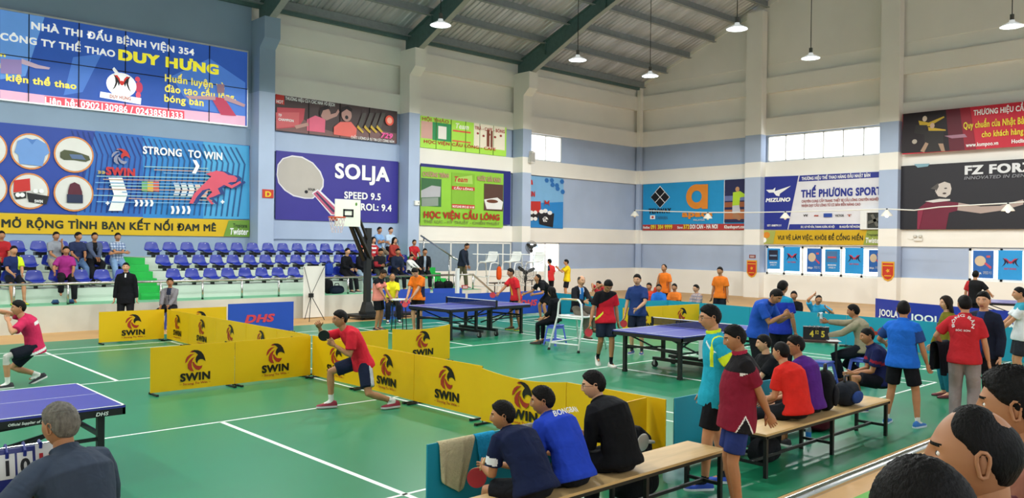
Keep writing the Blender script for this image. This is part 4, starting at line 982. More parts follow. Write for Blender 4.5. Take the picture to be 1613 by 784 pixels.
B.text('Hotline:', WHT, 1014, 360, 1024.5, 359.9, 4, .02); B.text('091 384 9999', V('e6d03c'), 1026, 360.5, 1060, 360.3, 6.5, .04); B.text('Store:', WHT, 1068, 360, 1076.5, 359.9, 4, .02); B.text('372', V('e6d03c'), 1077.5, 360, 1087, 360, 6.5, .04); B.text('DOI CAN - HA NOI', WHT, 1088, 360, 1131.5, 359.6, 6.5, .04); B.text('Khanhsport.com', WHT, 1142, 359.6, 1176, 359.3, 5, .03)
B.rect(1142.5, 282.5, 1179, 350, V('2a2c52'), 'photo_print'); B.rect(1142.5, 308, 1179, 316, V('6a76a8'), 'photo_print'); B.rect(1142.5, 318, 1179, 326, V('9a5a3a'), 'photo_print'); B.rect(1142.5, 330, 1179, 345, V('b4704a'), 'photo_print')
B.poly([(1156, 303), (1167, 301), (1175, 306), (1174, 310), (1167, 311), (1166, 323), (1155, 324)], V('b4d838'), 'player_print'); B.disc(1163, 298, 3.2, 4, V('c29468'), 'player_print'); B.poly([(1155, 324), (1166, 323), (1168, 335), (1155, 336)], V('c4c4cc'), 'player_print'); B.poly([(1157, 336), (1163, 336), (1170, 344), (1166, 347), (1155, 342)], V('a87a58'), 'player_print')
# ---------------- white shop banner
B = Board('sports_shop_banner', 'white and navy shop banner with big blue words above the yellow slogan', 'banner', 'r', XR, [(1203.5, 278.5), (1391, 269.5), (1390, 361), (1202, 361.5)], V('e2e1e6'), .03)
NV = V('2b3690', 'navy_print'); B.poly([(1202, 278.5), (1258, 276.5), (1240.5, 361.5), (1200.5, 361.5)], NV, 'corner_panel'); B.poly([(1260, 276.5), (1392, 270), (1391.5, 279), (1258, 286)], NV, 'band'); B.poly([(1244, 353), (1391, 352.5), (1391, 361), (1242, 361.3)], NV, 'band')
B.text('THƯƠNG HIỆU THỂ THAO HÀNG ĐẦU NHẬT BẢN', WHT, 1263, 283.5, 1371, 278.5, 5, .03)
B.text('THẾ PHƯƠNG SPORT', NV, 1262, 310, 1389, 307, 12, .05)
B.text('CHUYÊN CUNG CẤP TRANG THIẾT BỊ CẦU LÔNG CHUYÊN NGHIỆP', V('a05a5a'), 1263, 318.5, 1385, 316, 4, .03); B.text('NHẬN DẠY CẦU LÔNG TỪ CƠ BẢN ĐẾN NÂNG CAO', V('a05a5a'), 1263, 325.5, 1355.5, 323.5, 4, .03)
B.poly([(1207, 299), (1218, 298.5), (1222, 295), (1221, 301), (1246.5, 292.5), (1229, 305), (1228, 309), (1223, 308), (1219, 303), (1212, 303.5)], WHT, 'logo'); B.text('MIZUNO', WHT, 1206.5, 318, 1245.5, 317, 6, .06, .2)
B.text('SĐT: 0888791111', WHT, 1209, 356.5, 1231, 356.3, 3, .02); B.text('ĐC: 137 VÕ VĂN, THANH XUÂN, HÀ NỘI', WHT, 1262, 358.7, 1315, 358.6, 3.2, .02); B.text('FB: NGUYỄN THẾ PHƯƠNG', WHT, 1323, 358.6, 1356, 358.5, 3.2, .02)
for x, c, s_ in ((1266, '1a1a1a', 'VV'), (1283, 'b0483c', '≈'), (1316, '5a5a5a', 'VICTOR'), (1335, 'b05a4a', 'T')): B.text(s_, V(c), x, 341, x+(14 if s_ == 'VICTOR' else 7), 341, 3.5, .04)
B.rect(1298, 336, 1311.5, 342, V('2f4ea0'), 'logo')
# ---------------- yellow slogan on the right wall
B = Board('slogan_banner', 'yellow slogan banner over the poster windows on the end wall', 'banner', 'r', XR, [(1199.5, 362.5), (1390, 362), (1389.5, 386), (1199, 384)], V('d2ab22'), .03)
B.text('VUI VẺ LÀM VIỆC, KHỎE ĐỂ CỐNG HIẾN', V('2a2c1a'), 1225, 377, 1359.5, 378.5, 7, .03)
B.poly([(1199.5, 363), (1222, 363), (1218, 384), (1199, 383.5)], V('a9b05a'), 'fruit_print'); B.disc(1208, 370, 5, 5, V('d88a2c'), 'fruit_print'); B.disc(1204, 378, 3.6, 4, WHT, 'fruit_print'); B.poly([(1366, 362.5), (1390, 362), (1389.5, 386), (1360, 385.5)], V('93a34a'), 'leaf_print'); B.text('Tropicana', V('24351f'), 1366, 371.5, 1384, 371.7, 4, .02); B.text('Twister', WHT, 1364, 382, 1388, 382.5, 8, .03, .2)
# ---------------- shuttlecock sign and sportsman sign at the right
B = Board('shuttle_sign', 'red and black sign with badminton players and yellow words, upper right', 'sign', 'r', XR-.3, [(1423, 179.5), (1640, 157), (1640, 230), (1420, 241.5)], vinyl('c32236', emit=.05), .05)
B.poly([(1423, 179.5), (1490, 172.5), (1496, 237.5), (1420, 241.5)], V('201519'), 'dark_panel'); B.poly([(1490, 172.5), (1512, 170.3), (1520, 236.5), (1496, 237.5)], V('5f1626'), 'dark_panel'); B.poly([(1512, 170.3), (1528, 168.6), (1538, 235.5), (1520, 236.5)], V('94192c'), 'dark_panel')
PL = V('2b2624'); YS = V('c7a52c')
B.polys([(1, [(1447, 190), (1463, 193), (1487, 183), (1488, 185), (1464, 199), (1449, 198)]), (0, [(1443, 197), (1461, 197), (1458, 212), (1440, 210)]), (1, [(1462, 200), (1490, 204), (1490, 206), (1463, 206)]), (0, [(1456, 206), (1487, 206), (1486, 238), (1457, 240)]), (2, [(1450, 238), (1458, 224), (1463, 226), (1456, 240)]), (2, [(1478, 226), (1486, 226), (1489, 238), (1483, 238)])], [PL, YS, V('a98a72')], 'players_print')
B.disc(1457, 187, 3.6, 4.4, V('d8c4b0'), 'face_print'); B.disc(1469, 198, 3.6, 4.4, V('c8a890'), 'face_print'); B.disc(1441, 223, 4, 3.6, V('b4aa9c'), 'shuttle_print')
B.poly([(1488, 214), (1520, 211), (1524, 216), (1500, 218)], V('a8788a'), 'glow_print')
B.text('THƯƠNG HIỆU CẦU LÔNG', WHT, 1534, 181, 1650, 171.5, 8.5, .03); B.text('Quy chuẩn của Nhật Bản đem', V('ead43c'), 1518, 201.5, 1640, 194, 10.5, .02); B.text('cho khách hàng tuyệt', V('ead43c'), 1547, 214.5, 1640, 210.5, 9.5, .02); B.text('www.kumpoo.vn', WHT, 1522, 231, 1573, 228.5, 6, .02); B.text('Hotline:', WHT, 1594, 225.5, 1622, 224, 6, .03)
B = Board('sportsman_sign', 'black sign with a reaching player in a dark red shirt, below the red sign', 'sign', 'r', XR-.1, [(1419.5, 261), (1640, 249), (1640, 361), (1418, 361)], V('26242a'), .05)
B.poly([(1447, 328), (1460, 318), (1480, 316), (1510, 319), (1517, 323), (1510, 331), (1495, 335), (1490, 361), (1446, 361)], V('6e1f36'), 'shirt_print'); B.poly([(1510, 319), (1545, 325), (1575, 324), (1612, 314), (1612, 322), (1580, 331), (1545, 336), (1508, 331)], V('b09c94'), 'arm_print')
B.poly([(1473, 301), (1478, 290), (1488, 286), (1497, 289), (1499, 297), (1497, 306), (1490, 311), (1478, 309)], V('c9bfb8'), 'face_print'); B.poly([(1466, 297), (1478, 288), (1479, 294), (1474, 303), (1471, 310), (1475, 299)], V('55504e'), 'hair_print'); B.poly([(1457, 317), (1480, 313), (1497, 313.5), (1497, 316), (1470, 319)], V('d5d0cc'), 'collar_print'); B.disc(1488, 304.5, 3, 1.4, V('4a3a38'), 'mouth_print'); B.disc(1490, 296.5, 2.4, 1.0, V('3a3230'), 'eye_print')
B.poly([(1446, 330), (1456, 326), (1448, 361), (1445, 361)], V('8a2a44'), 'shirt_print'); B.poly([(1440, 258.5), (1465, 257.5), (1462, 262), (1446, 264)], V('7fa8b8'), 'light_print')
B.text('FZ FORZA', V('dfe0e2'), 1520, 274, 1650, 269, 14, .05); B.text('INNOVATED IN DENMARK', V('8a8a90'), 1519, 283, 1646, 277, 5, .0, .2)
# ---------------- posters in the low windows
def poster(label, px0, px1, y0, y1, kind, d=XW+.075):
    c = {'r': '2a62ac', 'w': '2a93d4', 'p': '2a86c4'}[kind]
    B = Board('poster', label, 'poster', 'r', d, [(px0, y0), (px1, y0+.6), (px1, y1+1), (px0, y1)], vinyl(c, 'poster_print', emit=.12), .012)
    w = px1-px0; h = y1-y0
    if kind == 'w':
        wing_at(B, px0+w*.15, y0+h*.27, px1-w*.12, y0+h*.58, [V('2a2440'), V('c83a54')]); B.text('DUY HƯNG', V('c84a5c'), px0+w*.25, y0+h*.66, px1-w*.25, y0+h*.67, h*.06, .02)
    elif kind == 'r':
        B.disc(px0+w*.36, y0+h*.38, w*.27, h*.19, V('d8c3a4'), 'blade_print'); B.poly([(px0+w*.55, y0+h*.48), (px0+w*.62, y0+h*.43), (px0+w*.92, y0+h*.60), (px0+w*.86, y0+h*.68)], V('c2506a'), 'handle_print'); B.rect(px0+w*.66, y0+h*.18, px0+w*.85, y0+h*.26, V('c85a64'), 'tag_print'); B.text('SOLJA', WHT, px0+w*.08, y0+h*.86, px0+w*.42, y0+h*.86, h*.07, .03); B.text('SPEED 9.5', V('a8b4c8'), px0+w*.5, y0+h*.86, px0+w*.92, y0+h*.86, h*.10, .0)
    else:
        B.rect(px0+w*.12, y0+h*.1, px0+w*.82, y0+h*.58, V('2c2c40' if px0 < 1240 else '4a78a8'), 'photo_print'); B.rect(px0+w*.2, y0+h*.33, px0+w*.75, y0+h*.40, V('7a9ac0' if px0 < 1240 else 'c8505c'), 'photo_print'); B.text('BARON', WHT, px0+w*.2, y0+h*.73, px0+w*.75, y0+h*.73, h*.06, .03); B.text('SPEED 9', V('d8e2ea'), px0+w*.25, y0+h*.85, px0+w*.7, y0+h*.85, h*.07, .0)
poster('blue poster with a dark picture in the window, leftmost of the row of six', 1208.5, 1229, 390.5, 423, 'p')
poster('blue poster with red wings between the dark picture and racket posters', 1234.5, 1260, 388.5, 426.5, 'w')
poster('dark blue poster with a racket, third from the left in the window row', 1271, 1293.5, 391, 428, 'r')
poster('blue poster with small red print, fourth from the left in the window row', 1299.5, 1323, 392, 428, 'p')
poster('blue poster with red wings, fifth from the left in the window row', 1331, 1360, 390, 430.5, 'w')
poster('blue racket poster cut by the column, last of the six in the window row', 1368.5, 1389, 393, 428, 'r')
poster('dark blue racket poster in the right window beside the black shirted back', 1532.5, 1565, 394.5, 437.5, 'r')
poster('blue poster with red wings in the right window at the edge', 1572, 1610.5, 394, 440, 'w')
# ---------------- small wall things
def pennant(label, px, py):
    p = at_x(px, py, XW-.45); t = thing('pennant', label, 'pennant', p, -math.pi/2, None)
    def shp(k): return [(-.25*k, .38*k), (.25*k, .38*k), (.25*k, -.18*k), (.14*k, -.34*k), (0, -.40*k), (-.14*k, -.34*k), (-.25*k, -.18*k)]
    f = lambda u, w, d: Vector((u, d, w))
    b = MB(); b.prism(shp(1), 0, .012, f); b.build('fringe', V('e0a832'), t); b = MB(); b.prism(shp(.84), -.006, .0, f); c = b.build('cloth', V('c23a26'), t)
    b = MB(); b.prism([(.09*math.cos(k*math.pi/5)*(1 if k % 2 else .5), .02+.09*math.sin(k*math.pi/5)*(1 if k % 2 else .5)) for k in range(10)], -.01, -.006, f); b.build('emblem', V('e0a832'), c)
    b = MB(); b.bx(-.2, .2, -.011, -.006, .2, .24); b.bx(-.14, .14, -.011, -.006, -.2, -.16); b.build('band', V('e0a832'), c)
pennant('red and gold pennant on the column left of the poster windows', 1184, 423); pennant('red and gold pennant on the column right of the poster windows', 1398.5, 427)
B = Board('warning_plate', 'small dark red notice on the column above the left pennant', 'plate', 'r', XW-.44, [(1180, 401), (1190, 401), (1190, 406.5), (1180, 406.5)], V('8a4648')); B.rect(1181.5, 402.6, 1188.5, 403.6, V('d8c8c4'), 'line_print'); B.rect(1181.5, 404.4, 1188.5, 405.2, V('d8c8c4'), 'line_print')
B = Board('warning_plate', 'small red notice on the end block of the left stand', 'plate', 'l', 22.23, [(727.5, 449), (737, 448.6), (737, 454.5), (727.5, 454.8)], V('a83a3c')); B.rect(728.5, 450.4, 736, 451.2, WHT, 'line_print'); B.rect(728.5, 452.4, 736, 453.2, WHT, 'line_print')
p = at_y(656, 319.5, YW-.65); t = thing('junction_box', 'white box on the blue column beside the academy banner', 'box', (p.x, YW-.63, p.z)); b = MB(); b.bx(-.11, .11, -.09, 0, -.09, .09); o = b.build('housing', plastic('e8e6de', 'white_plastic'), t); smooth_mod(o, 0, .008); b = MB(); b.cyl((.05, -.1, .0), (.05, -.088, .0), .02, 10); b.build('lens', BLACKM, t)
p = at_x(1447, 376, XW-.02); t = thing('emergency_light', 'white twin emergency light on the beam below the black sign', 'lamp', (XW-.0, p.y, p.z), -math.pi/2); b = MB(); b.bx(-.16, .16, -.1, 0, -.09, .06); o = b.build('housing', plastic('e8e6de', 'white_plastic'), t); smooth_mod(o, 0, .02)
for x in (-.1, .1): b = MB(); b.tube([(x, -.05, .10), (x, -.15, .09)], [.05, .065], 12); b.build('lamp_head', plastic('d8d4c8', 'cream_plastic'), t, True)
b = MB(); b.tube([(-.16, -.02, .0), (-.3, -.02, -.03), (-.42, -.02, .0)], .012, 6); b.build('cable', plastic('d8d4c8', 'cream_plastic'), t)
a, c = at_x(1356.5, 329, XW-.12), at_x(1392, 361, XW-.12); t = thing('exhaust_fan', 'white framed exhaust opening with a dark fan at the corner of the shop banner', 'fan', (XW-.06, a.y, c.z), -math.pi/2)
w, h = a.y-c.y, a.z-c.z; b = MB()
for x0, x1, z0, z1 in ((0, .27, 0, h), (.27, w, h-.16, h), (.27, w, 0, .05), (w-.05, w, 0, h)): b.bx(x0, x1, -.14, .0, z0, z1)
b.build('housing', WHITEM, t); b = MB(); b.bx(.27, w-.05, -.05, -.02, .05, h-.16); b.build('opening', V('3a3c38'), t); b = MB()
for k in range(4): aa = k*math.pi/2+.4; cx, cz = (w+.22)/2, (h-.11)/2; b.bar((cx, -.08, cz), (cx+.3*math.cos(aa), -.08, cz+.26*math.sin(aa)), .03, .12)
b.build('blades', V('6a6a62'), t)
p = at_x(837, 240, 0) if False else at_y(829, 248, YW-.5); t = thing('loudspeaker', 'small white loudspeaker on the banded column beside the upper window', 'speaker', (p.x, YW-.64, p.z)); b = MB(); b.prism([(-.12, -.25), (.12, -.25), (.12, .22), (-.06, .28)], 0, .2, lambda u, w_, d: Vector((u+.1, -d, w_))); b.build('housing', plastic('d8d4cc', 'cream_plastic'), t); b = MB(); b.bx(-.05, .2, -.205, -.2, -.2, .18); b.build('grille', V('a9a6a0'), t)
# ---------------- string of shaded bulbs across the end wall
XL = 30.0
pts = [at_x(px, py, XL) for px, py in ((1000, 331), (1060, 333), (1115, 334.5), (1180, 334.5), (1237, 333.5), (1320, 331.5), (1397, 329), (1440, 331), (1480, 326), (1530, 323), (1588, 320), (1680, 312))]
b = MB(); b.tube(pts, .022, 6); tag(b.build('cable', mat('white_cable', 'd8d6ce', var=.02)), 'white cable strung across the hall in front of the end wall', 'cable')
def small_lamp(px, py, label, lit):
    p = at_x(px, py, XL-.02); t = thing('shade_lamp', label, 'lamp', (p.x, p.y, p.z-.25), 0, 'small shaded lamps on the cable')
    b = MB(); b.lathe([(.20, 0), (.17, .06), (.08, .17), (.04, .22), (.0, .23)], 16); b.build('lamp_shade', mat('white_enamel_shade', 'dcd8cc', rough=.4, emit=.05, var=0), t, True); b = MB(); b.cyl((0, 0, .2), (0, 0, .27), .03, 8); b.build('socket', BLACKM, t)
    b = MB(); b.ball((0, 0, .02), (.06, .06, .08), 10); b.build('bulb', mat('warm_lit_bulb' if lit else 'weak_glow_bulb', 'fff0d8', emit=9 if lit else .3, var=0), t, True)  # bulbs of lamps that are off get a weak added glow
for (px, py), lb, lit in (((1000, 331.5), 'small shaded lamp on the cable at the corner of the hall', 0), ((1115, 334.8), 'small shaded lamp hanging over the orange letter sign', 0), ((1237, 333.6), 'small shaded lamp hanging over the navy part of the shop banner', 0), ((1397, 329), 'small lit lamp on the cable beside the exhaust fan', 1), ((1588, 320), 'small lit lamp on the cable over the black sportsman sign', 1)): small_lamp(px, py, lb, lit)
# ================================================================== PEOPLE
SKINS = {'a': 'c08a66', 'b': 'ad7854', 'c': 'cc9a78', 'd': '9c6a48'}
def skin(k): return mat('skin', SKINS[k], rough=.5, spec=.35, var=.06, vscale=14)
LIP = mat('lips', '9a5a50', rough=.45, var=.03); EYEW = mat('eye_white', 'e6e2dc', rough=.2, var=0); IRIS = mat('dark_iris', '1a120e', rough=.15, var=0)
HAIRS = {'k': '0e0c0b', 'b': '241a14', 'g': '6a665e', 'dg': '3c3935'}
def hairm(k): return mat('hair', HAIRS[k], rough=.6, spec=.15, var=.35, vscale=60, stretch=(1, 1, .25), bump=.25, bscale=150)
TMP = bpy.data.objects.new('tmp', bpy.data.meshes.new('tmp')); COL.objects.link(TMP)
_rm = TMP.modifiers.new('r', 'REMESH'); _rm.mode = 'VOXEL'; _rm.use_smooth_shade = True
_sm = TMP.modifiers.new('s', 'SMOOTH'); _sm.factor = .5
def remesh(mb, voxel, it):
    me = bpy.data.meshes.new('tmp'); me.from_pydata([tuple(v) for v in mb.v], [], mb.f); me.update()
    old = TMP.data; TMP.data = me; bpy.data.meshes.remove(old)
    _rm.voxel_size = voxel; _sm.iterations = it
    dg = bpy.context.evaluated_depsgraph_get(); dg.update()
    ev = TMP.evaluated_get(dg); m = ev.to_mesh()
    n = len(m.vertices); co = np.empty(n*3, np.float32); m.vertices.foreach_get('co', co)
    fs = [tuple(p.vertices) for p in m.polygons]; ev.to_mesh_clear()
    return co.reshape(-1, 3), fs
def g(x, s): return np.exp(-(x/s)**2)
def head_surface(nu, nv, warp=True):
    """unit grid -> head in metres, face toward +y, centre mid-height, total height about .23"""
    ph = np.linspace(0, math.pi, nv); th0 = np.linspace(0, 2*math.pi, nu, endpoint=False)
    th = th0 - .42*np.sin(th0)                              # finer toward the face (th = 0)
    PH, TH = np.meshgrid(ph, th, indexing='ij')
    sx, sy, sz = np.sin(PH)*np.sin(TH), np.sin(PH)*np.cos(TH), np.cos(PH)
    x, y, z = .0785*np.sign(sx)*np.abs(sx)**.94, np.where(sy > 0, .094, .100)*sy, .113*sz
    t = np.clip(-z/.117, 0, 1)
    x = x*(1-.30*t**1.7); y = np.where(y < 0, y*(1-.42*t**1.1), y*(1-.06*t))
    up = np.clip(z/.117, 0, 1); x = x*(1-.04*up); y = np.where(y > 0, y*(1-.10*up**2), y)
    f = np.clip(sy*2.2, 0, 1)
    d = np.zeros_like(x); ax = np.abs(x)
    nose = np.where(z > -.030, np.clip((.026-z)/.056, 0, 1)**.8, np.clip((z+.044)/.014, 0, 1))
    d += .0205*g(x, .0125)*nose + .009*g(ax-.013, .007)*g(z+.031, .010)
    d -= .0105*g(ax-.033, .016)*g(z-.008, .013)
    d += .0045*g(z-.030, .009)*g(ax-.03, .03)
    d += .0075*g(x, .022)*(g(z+.0585, .0052)+g(z+.0705, .006)) - .003*g(x, .02)*g(z+.0645, .0025)
    d += .008*g(x, .022)*g(z+.098, .014) + .003*g(ax-.045, .016)*g(z+.022, .016)
    d -= .004*g(x, .03)*g(z+.083, .008)
    y = y+d*f
    return x, y, z, TH
def grid_faces(nv, nu):
    fs = []
    for j in range(nv-1):
        for i in range(nu): k = (i+1) % nu; fs.append((j*nu+i, (j+1)*nu+i, (j+1)*nu+k, j*nu+k))
    return fs
def hair_amount(x, y, z, TH, style):
    a = np.abs(np.where(TH > math.pi, TH-2*math.pi, TH))
    zl = np.interp(a, [0, .55, 1.0, 1.35, 1.6, 1.8, 2.2, 3.15], [.060, .057, .040, .014, .004, -.018, -.058, -.070])
    if style == 'long' : zl = np.interp(a, [0, .5, .9, 1.2, 1.5, 3.15], [.075, .065, .03, -.03, -.10, -.12])
    if style == 'full': zl = np.interp(a, [0, .6, 1.0, 1.5, 3.15], [.03, .02, -.03, -.09, -.10])
    if style == 'thincrown': zl = np.interp(a, [0, .45, .8, 1.05, 1.3, 1.5, 1.62, 1.85, 2.2, 3.15], [.092, .098, .066, .046, .034, .012, .0, -.02, -.060, -.072])
    if style in ('bald', 'balding'): zl = np.interp(a, [0, .9, 1.15, 1.35, 1.6, 1.8, 2.2, 3.15], [.125, .12, .060, .022, .006, -.018, -.058, -.070])
    if style == 'receding': zl = np.interp(a, [0, .5, .9, 1.15, 1.4, 1.6, 1.8, 2.2, 3.15], [.098, .105, .085, .05, .018, .004, -.018, -.058, -.070])
    m = np.clip((z-zl)/.016, 0, 1)
    top = np.clip((z-.0)/.117, 0, 1)
    th = .006+.011*top+.003*np.clip(-y/.09, 0, 1)
    if style == 'crop': th = .004+.006*top
    if style == 'long': th = th+.008
    if style in ('short', 'spiky'): th = th+.009*np.clip(y/.09, 0, 1)*np.clip(top*1.6, 0, 1)
    if style == 'balding': m = m*np.clip(1-np.clip((z-.075)/.02, 0, 1), 0, 1)+.0
    if style == 'thincrown': th = th*.40; m = m*(1-.98*np.exp(-((x/.05)**2+((y+.055)/.034)**2+((z-.088)/.036)**2)))
    if style == 'receding':                                   # thin crown at the back of the head
        m = m*(1-np.exp(-((x/.042)**2+((y+.055)/.030)**2+((z-.088)/.030)**2)))
    if style == 'thin': th = th*.7
    return m, th
def limb(mb, pts, rad, side=None, n=12, cap=.7): mb.tube(pts, rad, n, 0, side=side, cap=cap)
def ik(a, t, l1, l2, hint):
    d = t-a; L = min(d.length, (l1+l2)*.998); d.normalize()
    c = (l1*l1+L*L-l2*l2)/(2*l1*L); c = max(-1, min(1, c)); h = Vector(hint); h = h-d*h.dot(d)
    if h.length < 1e-4: h = d.orthogonal()
    h.normalize(); k = a+d*(l1*c)+h*(l1*math.sqrt(max(0, 1-c*c)))
    return k, a+d*L
def lerp(a, b, t): return a+(b-a)*t
def hand_mesh(mb, W, D, N, right, k, curl, spread=.0, fine=True):
    """palm, four unequal bent fingers, thumb from the side of the palm. W wrist, D hand direction, N palm normal"""
    D = D.normalized(); N = (N-D*N.dot(D)).normalized(); T = D.cross(N)*(1 if right else -1)   # toward the thumb
    n = 10 if fine else 6
    mb.tube([W-D*.015*k, W+D*.02*k, W+D*.055*k, W+D*.088*k, W+D*.098*k], [(.021*k, .017*k), (.030*k, .017*k), (.040*k, .0155*k), (.039*k, .013*k), (.034*k, .009*k)], n+2, 0, side=T, cap=.5)
    m = 7 if fine else 5
    for off, ln in ((.030, .074), (.0105, .082), (-.0095, .076), (-.0285, .060)):
        p = W+D*.088*k+T*(off*k); d = (D+T*(off*(3+spread*8))).normalized(); pts = [p-d*.012*k, p]; r = [.0088*k, .0088*k]
        for s, f in enumerate((.45, .31, .24)):
            q = Matrix.Rotation(curl*(.75 if s == 0 else 1.0), 3, T*(-1 if right else 1)); 
            d = (q @ d).normalized()
            if d.dot(N) < -.95: break
            p = p+d*(ln*f*k); pts.append(p); r.append((.0082, .0075, .0062)[s]*k)
        mb.tube(pts, r, m, 0, cap=.8)
    p = W+D*.028*k+T*.024*k; d = (D*.75+T*.75+N*.25).normalized(); pts = [p-d*.012*k, p, p+d*.036*k]; d2 = (D*.9+T*.25+N*.35*min(1, curl*1.5)).normalized()
    pts += [pts[-1]+d2*.028*k, pts[-1]+d2*.050*k]; mb.tube(pts, [.012*k, .0125*k, .0105*k, .0092*k, .0068*k], m, 0, cap=.8)
def shoe_mesh(A, yaw, k, pitch=0.0, fine=True):
    """loft along the foot from heel to toe. A = ankle joint"""
    up, sole = MB(), MB()
    F = Vector((math.sin(yaw), math.cos(yaw), 0)); F = Vector((F.x*math.cos(pitch), F.y*math.cos(pitch), -math.sin(pitch))); S = Vector((math.cos(yaw), -math.sin(yaw), 0)); U = S.cross(F)
    o = A-U*.082*k
    st = [(-.082, .022, .052), (-.070, .033, .085), (-.03, .037, .096), (.015, .038, .090), (.06, .042, .070), (.105, .047, .056), (.150, .045, .048), (.182, .034, .040), (.198, .015, .030)]
    n = 14; vs = []
    for y, w, h in st:
        for i in range(n):
            a = 2*math.pi*i/n; cx, cz = math.cos(a), math.sin(a)
            z = .018+(h-.018)*max(0, cz) if cz > 0 else .018
            vs.append(o+F*(y*k)+S*(w*k*(abs(cx)**.8)*(1 if cx > 0 else -1))+U*(z*k))
    m = len(st); fs = [(q*n+i, q*n+(i+1) % n, (q+1)*n+(i+1) % n, (q+1)*n+i) for q in range(m-1) for i in range(n)]+[tuple(range(n)), tuple((m-1)*n+i for i in reversed(range(n)))]
    up.add(vs, fs, 0)
    ol = [(y, w+.004) for y, w, h in st]; pts = [(S*(w*k)+F*(y*k)) for y, w in ol]+[(S*(-w*k)+F*(y*k)) for y, w in reversed(ol)]
    q = len(pts); up.add([o+p for p in pts]+[o+p+U*.024*k for p in pts], [tuple(range(q)), tuple(range(2*q-1, q-1, -1))]+[(i, (i+1) % q, q+(i+1) % q, q+i) for i in range(q)], 1)
    return up
PEOPLE = {}
def person(key, label, pos, yaw, h=1.70, lod='mid', pelvis=None, lean=0, hunch=6, side=0, twist=0, head=(0, 0, 0), la=None, ra=None, le=None, re=None, lf=None, rf=None, lk=None, rk=None,
           ltoe=8, rtoe=8, lpit=0, rpit=0, hands=(.35, .35), palm=(None, None), hdir=(None, None), b=1.0, belly=0, sk='a', hair=('short', 'k'), shirt=None, sleeves='short', collar=None, pat=None, hem=-.11, jacket=None,
           trousers=('shorts', '1c1e24'), tpat=None, sock=None, shoes=('22242a', 'e6e6e2'), glasses=False, neckw=1.0, headat=None, group=None, female=False, fixed=None, extra=None, shirt_name='shirt'):
    """pos = ground point under the pelvis; local +y is where the body faces; joints given in local metres"""
    PERSON_ARGS = dict(locals())
    k = h/1.70
    V3 = Vector
    P = V3(pelvis) if pelvis else V3((0, 0, .925*k))
    def sp(a): return V3((math.sin(R(side)), math.sin(R(a)), math.cos(R(a)))).normalized()
    u1, u2, u3 = sp(lean*.75-hunch*.5), sp(lean), sp(lean+hunch*1.5)
    W1 = P+u1*.20*k; C1 = W1+u2*.19*k; NB = C1+u3*.135*k
    Rv = V3((math.cos(R(twist)), math.sin(R(twist)), 0)); Rv = (Rv-u2*Rv.dot(u2)).normalized(); Fv = u2.cross(Rv)
    Rp = V3((1, 0, 0))
    shw = (.168 if not female else .150)*k*(1+(b-1)*.4)
    SR, SL = C1+u3*.052*k+Rv*shw, C1+u3*.052*k-Rv*shw
    HR_, HL_ = P+Rp*.088*k-u1*.02, P-Rp*.088*k-u1*.02
    ua, fa, th_, sh = .285*k, .245*k, .425*k, .405*k
    def arm(S, t, e, s):
        t = V3(t) if t is not None else S+V3((s*.075, .05, -.515))*k
        return ik(S, t, ua, fa, e if e is not None else (s*.45, -1, -.25))
    ER, WR = arm(SR, ra, re, 1); EL, WL = arm(SL, la, le, -1)
    def leg(Hj, t, kn, s):
        t = V3(t) if t is not None else V3((s*.105*k, .0, .085*k))
        return ik(Hj, t, th_, sh, kn if kn is not None else (s*.18, 1, .25))
    KR, AR = leg(HR_, rf, rk, 1); KL, AL = leg(HL_, lf, lk, -1)
    # head
    hy, hp, ht = (R(v) for v in head)
    Mh = (Matrix.Rotation(-hy, 3, 'Z') @ Matrix.Rotation(-hp, 3, 'X') @ Matrix.Rotation(ht, 3, 'Y'))
    nk = (u3*.6+V3((0, 0, 1))+Mh @ V3((0, .25, 0))).normalized()
    HC = NB+nk*.040*k+Mh @ V3((0, .018, .098))*k
    if headat:                                              # shift the whole figure so that the head sits where the photograph has it
        tx, ty, dep = headat; T = V3((0, 0, CAM_H))+_dir(tx, ty)*dep
        hw = Matrix.Rotation(yaw, 3, 'Z') @ HC
        dz = T.z-pos[2]-HC.z; P2 = (P.x, P.y, P.z+dz)
        kw = dict(PERSON_ARGS); return person(**{**kw, 'pos': (T.x-hw.x, T.y-hw.y, pos[2]), 'pelvis': P2, 'headat': None, 'la': None if la is None else (la[0], la[1], la[2]+dz), 'ra': None if ra is None else (ra[0], ra[1], ra[2]+dz)})
    vox = {'near': .009, 'mid': .0125, 'far': .016}[lod]
    bw = b
    # ---- body
    mb = MB()
    tor = lambda e, bl=0: [(.085*k+e, .075*k+e), (.150*bw*k+e, .104*bw*k+e), (.160*bw*k+e, .108*bw*k+e+bl*.4), (.147*bw*k+e, .102*bw*k+e+bl), (.160*bw*k+e, .112*bw*k+e+bl*.5), (.168*bw*k+e, .115*bw*k+e), (.138*k+e, .090*k+e), (.080*k+e, .062*k+e)]
    sh_f = lambda bl: [V3((0, 0, 0)), V3((0, 0, 0)), Fv*bl*.3, Fv*bl*.6, Fv*bl*.3, V3((0, 0, 0)), V3((0, 0, 0)), V3((0, 0, 0))]
    tpts = [P-u1*.075*k, P-u1*.05*k, P+u1*.06*k, W1, lerp(W1, C1, .5), C1, C1+u3*.072*k, NB-u3*.012*k]
    def torso(e, cut=0, bl=0):
        pts = [p+o for p, o in zip(tpts, sh_f(bl))]; r = tor(e, bl); return pts[cut:], r[cut:]
    pts, r = torso(-.012, 0, belly); limb(mb, pts, r, Rv, 16, .3)
    limb(mb, [NB-u3*.05*k, NB+nk*.03*k, HC+Mh @ V3((0, -.018, -.045))*k], [(.062*neckw*k, .058*neckw*k), (.053*neckw*k, .054*neckw*k), (.050*neckw*k, .052*neckw*k)], Rv, 12)
